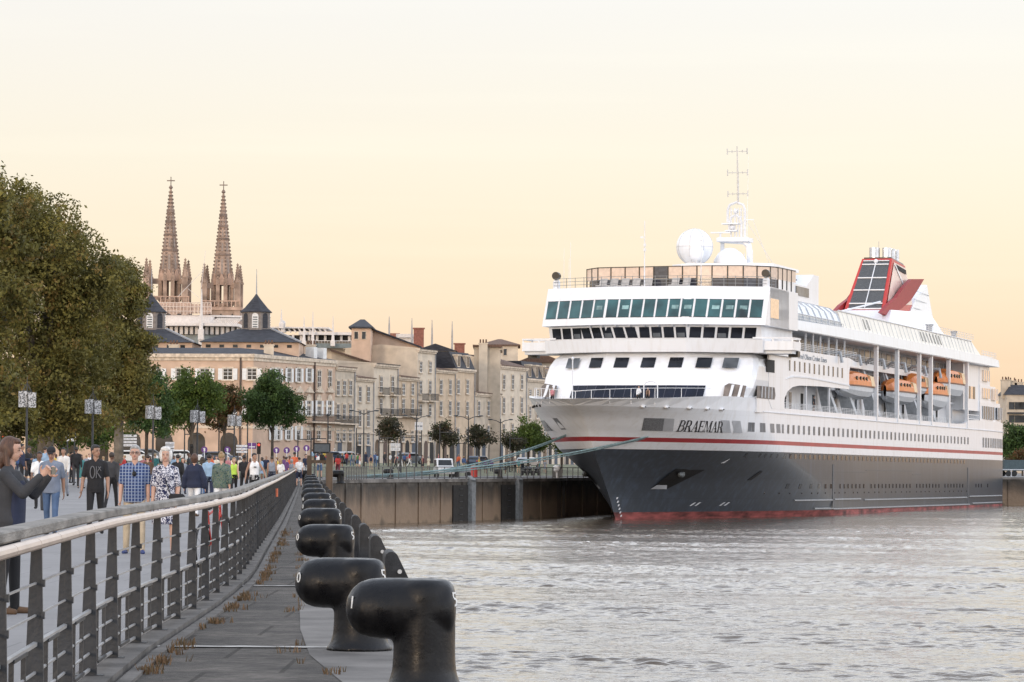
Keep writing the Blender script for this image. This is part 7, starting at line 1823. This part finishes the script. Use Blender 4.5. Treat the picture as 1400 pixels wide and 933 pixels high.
# -- man in grey T-shirt and cap
p = dict(WALK1, top='short', hair='cap', hpitch=.42, belly=.025, build=1.04, loose=.01, untuck=True, legL=(.2, .1), legR=(-.12, .2))
m_, J, up, H = person_meshes('capman', p, .011, True)
b_ = put_person(m_, pl(70.5, 66), R(-3), dict(body=SKIN_T, top=CL['blue_grey'], legs=CL['denim'], shoes=CL['black'], hair=CL['black']), 'man in blue-grey T-shirt, jeans and black cap looking down', 1.0, names=dict(hair='cap', legs='jeans')); face_bits(b_, H)
# -- man in black T-shirt with a grey print
p = dict(WALK2, top='short', hair='short', hyaw=-.0, armL=(.12, .2, .25, 0), armR=(.05, .22, .3, 0), legL=(-.18, .25), legR=(.22, .08)); p['hyaw'] = .75
m_, J, up, H = person_meshes('printman', p, .011, True)
b_ = put_person(m_, pl(131, 66), R(2), dict(body=SKIN_T, top=CL['black'], legs=CL['black'], shoes=CL['black'], hair=HAIR['black']), 'man all in black with a large grey print on his T-shirt looking sideways', 1.025); face_bits(b_, H)
mb = MB()
def fz(x, z): return -.137 - .004 + .35 * x * x
def stroke(pts, r): mb.tube([(x, fz(x, z) - .002, z + up.z) for x, z in pts], r, 5)
stroke([(-.05 + .045 * math.cos(t), 1.24 + .115 * math.sin(t)) for t in [2 * math.pi * k / 16 for k in range(17)]], .011)
stroke([(.025, 1.13), (.025, 1.355)], .011); stroke([(.11, 1.35), (.035, 1.24), (.115, 1.13)], .011); stroke([(.06, 1.35), (.115, 1.27)], .008)
mb.build('print', mat('print_grey', (.12, .12, .125), .8), b_)
# -- older couple
p = dict(STAND, top='short', hair='short', legL=(.16, .12), legR=(-.05, .1), armL=(-.02, .1, .12, 0), armR=(.04, .12, .15, 0), build=1.03, belly=.02, loose=.01)
m_, J, up, H = person_meshes('plaidman', p, .010, True)
b_ = put_person(m_, pl(184.5, 53), R(3), dict(body=SKIN, top=PLAID, legs=CL['beige'], shoes=mat('blue_shoe', (.03, .05, .16), .6), hair=HAIR['grey']), 'older man in a blue plaid shirt and beige trousers beside the white-haired woman', .985); face_bits(b_, H, True)
mb = MB().tube([(-.02, -.155, 1.40 + up.z), (.005, -.165, 1.30 + up.z)], .006, 5).ell((.0, -.165, 1.31 + up.z), (.035, .02, .045), 10, 8).build('camera', BLACKP); mb.matrix_world = b_.matrix_basis.copy(); tag(mb, 'small black camera hanging on the plaid shirt', 'camera')
p = dict(STAND, fem=True, top='short', hair='curly', skirt=(.50, .225), legs='none', legL=(.15, .1), legR=(-.05, .1), armL=(-.05, .16, .5, .1), armR=(.05, .12, .15, 0), build=1.03, sleeve_w=.01, loose=.006)
m_, J, up, H = person_meshes('dresslady', p, .010, True)
b_ = put_person(m_, pl(226.5, 53), R(2), dict(body=SKIN, top=DRESS, shoes=CL['black'], hair=HAIR['white']), 'white-haired woman in a navy and white patterned dress', .965, names=dict(top='dress')); face_bits(b_, H, fem=True)
mb = MB().loft([(.80, .05, .03, .2, -.12), (.84, .13, .04, .2, -.12), (.96, .14, .045, .2, -.12), (1.0, .1, .035, .2, -.12)], 14).tube([(.1, -.12, .98), (.02, -.14, 1.2), (-.1, -.06, 1.45)], .008, 5); t_ = mb.build('handbag', CL['black'], None, True); t_.matrix_world = b_.matrix_basis.copy(); tag(t_, 'black handbag slung across the patterned dress', 'bag')
# -- women seen from behind
p = dict(WALK1, fem=True, top='long', hair='bob', sleeve_w=.05, loose=.03, build=1.05, armL=(.05, .3, .25, 0), armR=(.0, .3, .2, 0)); m_, J, up, H = person_meshes('navyback', p, .012)
put_person(m_, pl(266, 87), R(178), dict(body=SKIN, top=CL['navy'], legs=CL['white'], shoes=CL['brown'], hair=HAIR['brown']), 'woman with brown bob, loose navy top and white trousers walking away', .97)
p = dict(WALK2, fem=True, top='half', hair='bun', loose=.03, build=1.14, sleeve_w=.02); m_, J, up, H = person_meshes('blouseback', p, .012)
put_person(m_, pl(303, 85), R(176), dict(body=SKIN, top=BLOUSE, legs=CL['white'], shoes=CL['beige'], hair=HAIR['blond']), 'woman in a green mottled blouse and white trousers walking away', .985, names=dict(top='blouse'))
# -- man in white tank top
p = dict(WALK1, top='tank', hair='short', legs='short', armL=(.1, .55, .35, 0), armR=(-.1, .35, .3, 0), hyaw=.5); m_, J, up, H = person_meshes('tankman', p, .012)
b_ = put_person(m_, pl(348, 118), R(10), dict(body=SKIN_T, top=CL['white'], legs=CL['black'], shoes=CL['white'], hair=HAIR['black']), 'muscular man in a white sleeveless top and black shorts by the railing', 1.03, names=dict(legs='shorts', top='tank_top'))
MB().box((-.04, -.16, 1.27 + up.z), (.05, -.14, 1.31 + up.z)).build('emblem', CL['charcoal'], b_)
# -- shared figures for the strollers and the crowd farther off
T = {}
for key, p in dict(mw1=dict(WALK1, top='short'), mw2=dict(WALK2, top='long'), ms=dict(STAND, top='short', legs='short'), mt=dict(TALK, top='long'), fw1=dict(WALK1, fem=True, top='short', hair='long'), fw2=dict(WALK2, fem=True, top='tank', hair='bob'), fs=dict(STAND, fem=True, top='short', hair='long', skirt=(.55, .2), legs='none'), mb_=dict(STAND, top='tank', build=1.08, legs='short')).items():
    T[key] = person_meshes(key, dict(p), .017)[0]
used_l = set()
def P_(px, Z, key, rz, top, legs, label, hair='dark', skin=SKIN, sc_=1.0, z=None, shoes='black', group=None):
    fem = key.startswith('f')
    assert label not in used_l, label
    used_l.add(label)
    return put_person(T[key], pl(px, Z, z), R(rz), dict(body=skin, top=CL[top], legs=CL[legs], shoes=CL[shoes], hair=HAIR[hair]), label, sc_ * (.95 if fem else 1.0), group, dict(top='dress') if key == 'fs' else None)
P_(153, 100, 'mw2', 170, 'charcoal', 'black', 'person in dark jacket walking away right of the man in black', skin=SKIN_D)
P_(54, 98, 'mw1', 5, 'white', 'charcoal', 'young man in a white T-shirt between the capped man and the woman with the phone', 'black', SKIN_D)
P_(86.5, 122, 'mw2', -4, 'off_white', 'grey', 'man in an open pale shirt just behind the capped man', 'black', SKIN_T, 1.05, .12)
P_(62, 150, 'mt', 150, 'light_blue', 'black', 'man in a light blue shirt standing under the plane trees', 'dark', SKIN, 1.05, .25)
P_(30, 140, 'mt', 100, 'navy', 'black', 'dark-dressed man standing by the plane trunk', 'black', SKIN_T, 1.06, .3)
P_(39, 148, 'ms', 60, 'black', 'black', 'person in black facing the man at the plane trunk', 'black', SKIN_D, 1.05, .25)
P_(104, 158, 'mw2', 190, 'black', 'charcoal', 'tall man in black left of the man with the printed T-shirt', 'black', SKIN_D, 1.08, .25)
P_(111, 165, 'fs', 20, 'teal', 'light_blue', 'woman in a teal dress left of the man with the printed T-shirt', 'dark', SKIN_T, 1.0, .1)
P_(98, 190, 'mt', 80, 'burgundy', 'black', 'person in burgundy far behind the capped man', 'black', SKIN, 1.0, .2)
P_(286, 112, 'mw1', 182, 'light_blue', 'navy', 'man in pale blue shirt and dark trousers walking away between the two women', 'black', SKIN_T)
P_(277, 122, 'fw1', 175, 'off_white', 'denim', 'woman in off-white walking away half hidden by the navy top', 'dark')
P_(320, 140, 'fw2', 8, 'lime', 'black', 'woman in a bright lime top and black leggings jogging towards the camera', 'blond')
P_(334, 138, 'mt', 170, 'black', 'black', 'person in black left of the man in the white sleeveless top', 'black', SKIN_D)
P_(372, 165, 'mb_', 172, 'grey', 'navy', 'broad man in a grey sleeveless shirt seen from behind by the railing', 'dark', SKIN_T)
P_(384, 172, 'fw1', 150, 'white', 'beige', 'woman in a white shirt leaning at the railing', 'blond')
P_(392, 182, 'ms', 120, 'purple', 'charcoal', 'person in purple at the railing right of the white shirt', 'dark')
P_(403, 205, 'mt', 150, 'orange', 'blue', 'person in an orange-red top at the far end of the railing', 'black', SKIN_T, 1.08, .2)
P_(409, 200, 'ms', 200, 'white', 'navy', 'man in white T-shirt at the far end of the railing', 'dark')
P_(399, 196, 'fw2', 160, 'grey', 'purple', 'woman in grey and purple at the far end of the railing', 'grey')
P_(418, 225, 'mw1', 30, 'navy', 'white', 'person in navy top and white trousers at the corner of the quay', 'dark', SKIN, 1, .3)
P_(437, 232, 'ms', 180, 'white', 'denim', 'person in a white top behind the timber gate', 'dark', SKIN, 1, .4)
P_(451, 236, 'mb_', 175, 'blue', 'denim', 'broad person in a blue top behind the right timber post', 'dark', SKIN, 1.03, .4)
P_(462, 246, 'fw1', 190, 'red', 'burgundy', 'woman in a red top right of the timber gate', 'black', SKIN, 1.02, .4)
P_(202, 130, 'mw1', 185, 'brown', 'denim', 'man in brown far behind between the older couple', 'dark')
P_(243, 128, 'mw2', 190, 'black', 'charcoal', 'man in black seen between the older woman and the navy top', 'black')
P_(250, 150, 'fw1', 10, 'grey', 'navy', 'woman in grey behind the shoulder of the older woman', 'brown')
# crowd: nearer strollers in the gaps, then figures on the raised road
tops = ['white', 'black', 'navy', 'light_blue', 'red', 'grey', 'pink', 'teal', 'cream', 'green', 'yellow', 'purple', 'orange', 'charcoal', 'blue', 'burgundy']; legsL = ['denim', 'black', 'beige', 'navy', 'white', 'charcoal']
keys = ['mw1', 'mw2', 'ms', 'mt', 'fw1', 'fw2', 'fs', 'mb_']
rr = random.Random(21); combos = [(a, b) for a in tops for b in legsL if a != b]; rr.shuffle(combos); ci = 0
def crowd(pxs, Z0, Z1, where, zadd=0, grp=None):
    global ci
    for k, px in enumerate(pxs):
        a, b = combos[ci % len(combos)]; ci += 1; Z = rr.uniform(Z0, Z1); key = rr.choice(keys); x = xat(px, Z)
        act = {'mw1': 'walking', 'mw2': 'in long sleeves walking', 'ms': 'in shorts standing', 'mt': 'with raised arm standing', 'fw1': 'with long hair walking', 'fw2': 'in sleeveless top walking', 'fs': 'in a dress standing', 'mb_': 'broad, in shorts, standing'}[key]
        lb = (f"small figure in {a.replace('_', ' ')} and {b} {act} {where}" if key != 'fs' else f"small figure in a {a.replace('_', ' ')} dress standing {where}")
        if lb in used_l: continue
        P_(px, Z, key, rr.choice([0, 180, 90, 270]) + rr.uniform(-25, 25), a, b, lb, rr.choice(list(HAIR)), rr.choice([SKIN, SKIN, SKIN_T, SKIN_D]), rr.uniform(.94, 1.05), ground_z(x, Z) + zadd, group=grp)
crowd([6, 16, 24, 47, 76, 93, 118, 122, 141], 210, 270, 'under the plane trees', .2, 'crowd under the plane trees')
crowd([163, 170, 196, 205, 212, 238, 246, 258], 190, 260, 'beyond the older couple', .15, 'crowd beyond the older couple')
crowd([290, 296, 312, 328, 342, 358, 364, 379, 388, 396], 215, 270, 'beyond the railing curve', .15, 'crowd beyond the railing curve')
crowd([427, 443, 457, 468, 474, 481, 489, 492, 500, 507, 513, 516], 372, 392, 'near the first twin-arm lamp', 0, 'crowd by the quay road')
crowd([526, 533, 541, 548, 553, 560, 578, 586], 385, 405, 'before the slim cream house', 0, 'crowd by the quay road')
crowd([600, 612, 627, 634, 655, 664, 672], 395, 415, 'beyond the white van', 0, 'crowd by the quay road')
crowd([686, 691, 695, 704, 709, 714, 737, 745], 405, 430, 'near the bow', 0, 'crowd by the quay road')
# people aboard
for (x, y, z, key, top, lb, rz) in ((10.4, 26.3, 11.5, 'mt', 'black', 'crew member in black standing at the arched deck opening of the ship', -30), (-7.4, 1.5, 11.5, 'fw1', 'pink', 'passenger in pink leaning on the bow rail on the far side', 0), (1.9, .5, 11.5, 'mt', 'white', 'passenger in white at the middle of the bow rail', 20), (2.7, 1.0, 11.5, 'fw2', 'brown', 'passenger in brown beside the one in white at the bow rail', -20), (10.3, 40.5, 11.5, 'ms', 'charcoal', 'crew member in charcoal under the side deck of the ship', 60)):
    wp = sw((x, y, z)); b_ = P_(0, 60, key, rz, top, 'black', lb, 'dark', SKIN); b_.location = wp

# ------------------------------------------------------------------ bicycle behind the railing
bk = empty('bicycle', (xat(305, 47), 47, 0), R(52), 'red and black bicycle leaning against the inner side of the railing', 'bicycle'); bk.location.x = railX(47) - .45; bk.rotation_euler = (0, R(-6), R(78))
for x in (-.52, .52):
    w_ = MB(); w_.tube([(x + .33 * math.cos(t), 0, .34 + .33 * math.sin(t)) for t in [2 * math.pi * k / 28 for k in range(29)]], .02, 6)
    w_ = w_.build('wheel', BLACKP, bk); sp_ = MB()
    for k in range(10): sp_.tube([(x, 0, .34), (x + .32 * math.cos(k * .628), 0, .34 + .32 * math.sin(k * .628))], .003, 3)
    sp_.build('spokes', STEEL, w_)
MB().tube([(-.52, 0, .34), (-.1, 0, .32), (-.22, 0, .8), (-.52, 0, .34)], .017, 6).tube([(-.1, 0, .32), (.36, 0, .72), (.34, 0, .82), (-.2, 0, .76)], .019, 6).tube([(.34, 0, .92), (.38, 0, .68), (.52, 0, .34)], .017, 6).build('frame', FRED, bk)
MB().tube([(.3, -.3, .98), (.36, -.12, 1.0), (.34, 0, .92), (.36, .12, 1.0), (.3, .3, .98)], .014, 6).build('handlebar', BLACKP, bk)
MB().ell((-.24, 0, .86), (.14, .07, .035), 12, 6).build('saddle', BLACKP, bk)
# ------------------------------------------------------------------ vehicles
TYRE = mat('tyre_rubber', (.02, .02, .02), .8); HEADL = mat('headlamp_glass', (.65, .66, .65), .15); TAILL = mat('tail_lamp', (.35, .02, .02), .3); PLATE = mat('number_plate', (.6, .6, .58), .5)
def car(loc, rz, col, label, van=False, group='cars on the quay road'):
    r = empty('parked_car', loc, rz, label, 'van' if van else 'car', group)
    hgt = 1.95 if van else 1.46; prof = [(-2.1, .35), (2.1, .35), (2.15, .7), (2.05, .95 if not van else 1.1), (1.1, 1.0 if not van else 1.2), (.55, hgt - .05), (.2, hgt), (-1.6, hgt - .02), (-2.05, 1.0), (-2.15, .7)]
    mb = MB(); mb.extr([(x, -.86, z) for x, z in prof], (0, 1.72, 0)); bd = mb.build('body', col, r, fix=True)
    bv = bd.modifiers.new('b', 'BEVEL'); bv.width = .09; bv.segments = 2
    mb = MB()
    for s_ in (-1, 1): mb.poly([(x, s_ * .868, z) for x, z in ((.95, 1.05 if not van else 1.25), (.5, hgt - .14), (-1.5, hgt - .14), (-1.75, 1.05))])
    a = .0; x0, z0, x1, z1 = 1.06, (1.04 if not van else 1.24), .6, hgt - .14
    mb.poly([(x0 + .03, -.72, z0), (x0 + .03, .72, z0), (x1 + .03, .66, z1), (x1 + .03, -.66, z1)]); mb.poly([(-2.06, -.7, 1.05), (-1.72, -.64, hgt - .15), (-1.72, .64, hgt - .15), (-2.06, .7, 1.05)])
    mb.build('windows', PANE, r)
    for x in (-1.3, 1.32):
        for s_ in (-1, 1):
            w_ = MB().tube([(x, s_ * .7, .32), (x, s_ * .89, .32)], .32, 16).build('wheel', TYRE, r); MB().tube([(x, s_ * .88, .32), (x, s_ * .9, .32)], .19, 10).build('rim', STEEL, w_)
    for s_ in (-1, 1): MB().ell((2.1, s_ * .62, .74), (.08, .17, .09), 10, 6).build('headlight', HEADL, r); MB().ell((-2.11, s_ * .66, .8), (.06, .12, .12), 10, 6).build('tail_light', TAILL, r)
    MB().box((2.14, -.26, .42), (2.17, .26, .54)).build('number_plate', PLATE, r); return r
PW = mat('car_white', (.68, .68, .68), .3, var=.03, coat=.5); PG_ = mat('car_grey', (.15, .16, .17), .3, var=.03, coat=.5); PS = mat('car_silver', (.42, .43, .44), .3, .5, var=.03, coat=.5); PB = mat('car_dark_blue', (.03, .05, .09), .3, var=.03, coat=.5)
c_ = car((xat(607, 330), 344, 0), R(-82), PW, 'white van parked facing the camera behind the quay fence', True); c_.location = (xat(607, 342), 342, ground_z(xat(607, 342), 342))
def car_at(px, Z, rz, m, lb, van=False): x = xat(px, Z); return car((x, Z, ground_z(x, Z)), R(rz), m, lb, van)
car_at(249, 345, 5, PW, 'white car on the road behind the navy-topped woman'); car_at(203, 340, 10, PG_, 'grey car on the road beyond the older couple'); car_at(187, 330, 4, PW, 'white car on the road beyond the plaid shirt')
car_at(472, 395, 62, PS, 'silver car on the road before the narrow brown house'); car_at(302, 350, -6, PB, 'dark blue car on the road behind the green blouse'); car_at(452, 390, 60, PB, 'dark blue car near the corner of the big building')
car_at(560, 415, 66, PG_, 'grey car before the low red-brown tiled house'); car_at(655, 425, 66, PB, 'dark car before the low red-tiled house'); car_at(722, 440, 66, PS, 'silver car before the houses beside the bow')
x = xat(632, 344); tr_ = empty('trailer', (x, 344, ground_z(x, 344)), R(4), 'low dark grey flatbed trailer right of the white van', 'trailer')
MB().box((-1.1, -.8, .5), (1.1, .8, 1.0)).box((-1.05, -.85, 1.0), (-.95, .85, 1.25)).build('bed', GREYP, tr_)
for sx_ in (-.6, .6):
    for sy_ in (-.75, .75): MB().tube([(sx_, sy_ - .1, .3), (sx_, sy_ + .1, .3)], .3, 14).build('wheel', TYRE, tr_)
x = xat(648.5, 336); t_ = MB().lathe([(.34, 0), (.34, 1.1), (.30, 1.2), (.1, 1.25)], 16).build('red_drum', FRED, None); t_.location = (x, 336, ground_z(x, 336)); tag(t_, 'red upright cylinder behind the quay fence beside the trailer', 'drum')
def motorbike(px, Z, lb):
    x = xat(px, Z); r = empty('motorcycle', (x, Z, ground_z(x, Z)), R(60), lb, 'motorcycle', 'motorcycles by the quay road')
    for xx in (-.65, .65): MB().tube([(xx, -.05, .31), (xx, .05, .31)], .31, 16).build('wheel', TYRE, r)
    MB().ell((.1, 0, .8), (.4, .17, .17), 12, 8).ell((0, 0, .5), (.35, .16, .2), 10, 6).tube([(.65, 0, .31), (.45, 0, 1.05)], .04, 6).tube([(-.65, 0, .31), (-.1, 0, .55)], .04, 6).build('body', BLACKP, r)
    MB().ell((-.4, 0, .82), (.4, .14, .07), 12, 6).build('seat', CL['charcoal'], r); MB().tube([(.42, -.34, 1.08), (.45, 0, 1.04), (.42, .34, 1.08)], .02, 5).build('handlebar', STEEL, r); MB().ell((.62, 0, .98), (.09, .1, .1), 10, 6).build('headlight', HEADL, r)
motorbike(724, 400, 'dark motorcycle parked nearest the bow'); motorbike(733, 402, 'dark motorcycle parked second from the bow'); motorbike(718, 398, 'dark motorcycle at the left end of the parked pair')
# ------------------------------------------------------------------ signs, screens and signals
PURP = mat('purple_sign', (.10, .03, .17), .5, var=.05); SIGNW = mat('sign_white', (.62, .63, .65), .5, var=.05); BLUS = mat('blue_sign', (.03, .05, .22), .5)
for px, py, Z, lb in ((279.5, 615, 250, 'round purple sign on a pole left of the rust-tinged tree'), (311, 615, 290, 'round purple sign above the woman in the green blouse'), (378, 616, 300, 'round purple sign under the roundest green tree'), (392, 616, 305, 'round purple sign between the roundest tree and the railing end'), (405.5, 614, 310, 'round purple sign just above the orange-red top'), (419, 613, 315, 'round purple sign left of the information screen')):
    p_ = at(px, py, Z); g_ = ground_z(p_.x, Z); r = empty('round_sign', (p_.x, Z, g_), R(6), lb, 'sign', 'round purple event signs'); h = p_.z - g_
    MB().tube([(0, 0, 0), (0, 0, h)], .035, 6).build('pole', SIGNW, r); k = Z / F
    d_ = MB().tube([(0, -.02, h), (0, .02, h)], 4.3 * k, 20).build('disc', PURP, r); MB().box((-1.1 * k, -.035, h - 2.1 * k), (1.1 * k, -.021, h + 2.1 * k)).box((-1.9 * k, -.035, h + 1.0 * k), (-1.1 * k, -.021, h + 1.8 * k)).build('numeral', SIGNW, d_)
p_ = at(344, 610, 300); g_ = ground_z(p_.x, 300); r = empty('flag_sign', (p_.x, 300, g_), 0, 'rectangular purple banner sign on a white pole beside the white sleeveless man', 'sign'); MB().tube([(0, 0, 0), (0, 0, p_.z - g_ + .3)], .04, 6).build('pole', SIGNW, r); b_ = MB().box((-.35, -.02, p_.z - g_ - .25), (.42, .02, p_.z - g_ + .28)).build('banner', PURP, r); MB().box((-.25, -.03, p_.z - g_ - .12), (.32, -.022, p_.z - g_ - .04)).build('banner_strip', SIGNW, b_)
p_ = at(334, 613, 320); r = empty('traffic_sign', (p_.x, 320, 0), 0, 'small round blue traffic sign left of the purple banner', 'sign'); MB().tube([(0, 0, 0), (0, 0, p_.z)], .035, 6).build('pole', POLE, r); MB().tube([(0, -.02, p_.z), (0, .02, p_.z)], .24, 16).build('disc', BLUS, r)
def board(px0, px1, y0, y1, Z, lb, rows=4, frame=False):
    a = at(px0, y1, Z); b = at(px1, y0, Z); xm = (a.x + b.x) / 2; g_ = ground_z(xm, Z); r = empty('direction_board', (xm, Z, g_), 0, lb, 'sign board', 'white direction boards'); hw = (b.x - a.x) / 2; z0, z1 = a.z - g_, b.z - g_; hh = (z1 - z0) / rows
    for s_ in (-.7, .7): MB().tube([(hw * s_, .08, 0), (hw * s_, .08, z1)], .06, 6).build('post', POLE, r)
    for k in range(rows):
        p2 = MB().box((-hw, -.03, z0 + hh * k + .04), (hw, .03, z0 + hh * (k + 1) - .04)).build('panel', SIGNW, r)
        mb = MB(); rr_ = random.Random(k + int(px0)); x = -hw * .85
        while x < hw * .6: l_ = rr_.uniform(.12, .35); mb.box((x, -.037, z0 + hh * (k + .42)), (x + l_, -.031, z0 + hh * (k + .6))); x += l_ + .08
        mb.build('text_line', mat('sign_grey_text', (.22, .24, .28), .6), p2)
board(163, 187, 594, 611, 285, 'large white direction board right of the second lantern post'); board(226, 238.5, 604, 618, 290, 'narrow white direction board on a dark panel left of the fourth lantern post', 3); board(323, 338, 608, 620, 300, 'white direction board behind the fifth lantern post', 3); board(90, 104, 590, 604, 275, 'tilted-looking pale board under the plane crown left of the second lantern', 3)
board(534, 549, 606, 617, 380, 'white board behind the crowd before the low tan house', 2); board(567, 578, 577, 589, 402, 'pale board fixed beside the twin-arm lamp right of the thin mast', 1)
def signal(px, py, Z, lb, red=True):
    p_ = at(px, py, Z); g_ = ground_z(p_.x, Z); h = p_.z - g_; r = empty('traffic_light', (p_.x, Z, g_), 0, lb, 'traffic light', 'traffic lights along the road')
    MB().tube([(0, 0, 0), (0, 0, h - .6)], .06, 6).build('pole', POLE, r); MB().box((-.17, -.12, h - .75), (.17, .12, h + .3)).build('housing', BLACKP, r); MB().ell((0, -.13, h + .1), (.11, .05, .11), 12, 8).build('red_lamp', mat('lit_red_signal', (.9, .05, .03), .4, var=0, emit=1.2) if red else BLACKP, r)
signal(162.5, 606, 280, 'traffic light showing red right of the second lantern post'); signal(354, 610, 300, 'traffic light showing red above the white sleeveless top'); signal(262, 612, 300, 'unlit dark traffic light above the navy-topped woman', False); signal(5, 600, 260, 'traffic light showing red at the left edge under the plane tree')
a = at(428, 620, 330); b = at(452, 606, 330); g_ = ground_z(a.x, 330); r = empty('information_screen', ((a.x + b.x) / 2, 330, g_), R(5), 'dark rectangular information screen on posts behind the timber gate', 'screen'); hw = (b.x - a.x) / 2
MB().box((-hw, -.12, a.z - g_), (hw, .12, b.z - g_)).build('casing', BLACKP, r); MB().box((-hw * .85, -.14, a.z - g_ + .15), (hw * .85, -.121, b.z - g_ - .12)).build('display', mat('dull_display', (.07, .085, .10), .15), r)
for s_ in (-.8, .8): MB().tube([(hw * s_, 0, 0), (hw * s_, 0, a.z - g_)], .08, 6).build('post', POLE, r)
p_ = at(762, 645, 338); t_ = MB().lathe([(.12, 0), (.12, .6), (.4, .8), (.42, 1.2), (.2, 1.35)], 14).build('rat_guard_post', SIGNW); t_.location = (p_.x, 340, .0); tag(t_, 'white fitting on the quay edge right beside the stem of the ship', 'quay fitting')
# far right quay: lorry-like dark container and low wall under the trees
x = xat(1392, 520); r = empty('parked_truck', (x, 520, 0), R(20), 'dark parked truck at the quay beyond the stern', 'truck'); MB().box((-3, -1.1, .9), (2, 1.1, 2.6)).build('body', mat('truck_teal', (.05, .08, .09), .5), r); MB().box((2.05, -1.05, .6), (3.4, 1.05, 2.2)).build('cab', PG_, r)
for xx in (-2.2, -1.2, 2.7):
    for s_ in (-1, 1): MB().tube([(xx, s_ * .8, .45), (xx, s_ * 1.05, .45)], .45, 14).build('wheel', TYRE, r)
r = empty('quay_fence', (xat(1384, 500), 500, 0), 0, 'pale low railing on the quay beyond the stern', 'fence'); f0 = r.location
a = Vector((66.5, 474.6, 0)); b = Vector((120, 492.7, 0)); mb = MB()
for k in range(28): p_ = a.lerp(b, k / 27) - f0; mb = MB().box((p_.x - .06, p_.y + .35, 0), (p_.x + .06, p_.y + .47, 1.1)); mb.build('post', SIGNW, r)
MB().tube([a - f0 + Vector((0, .41, 1.1)), b - f0 + Vector((0, .41, 1.1))], .06, 5).build('rail', SIGNW, r)
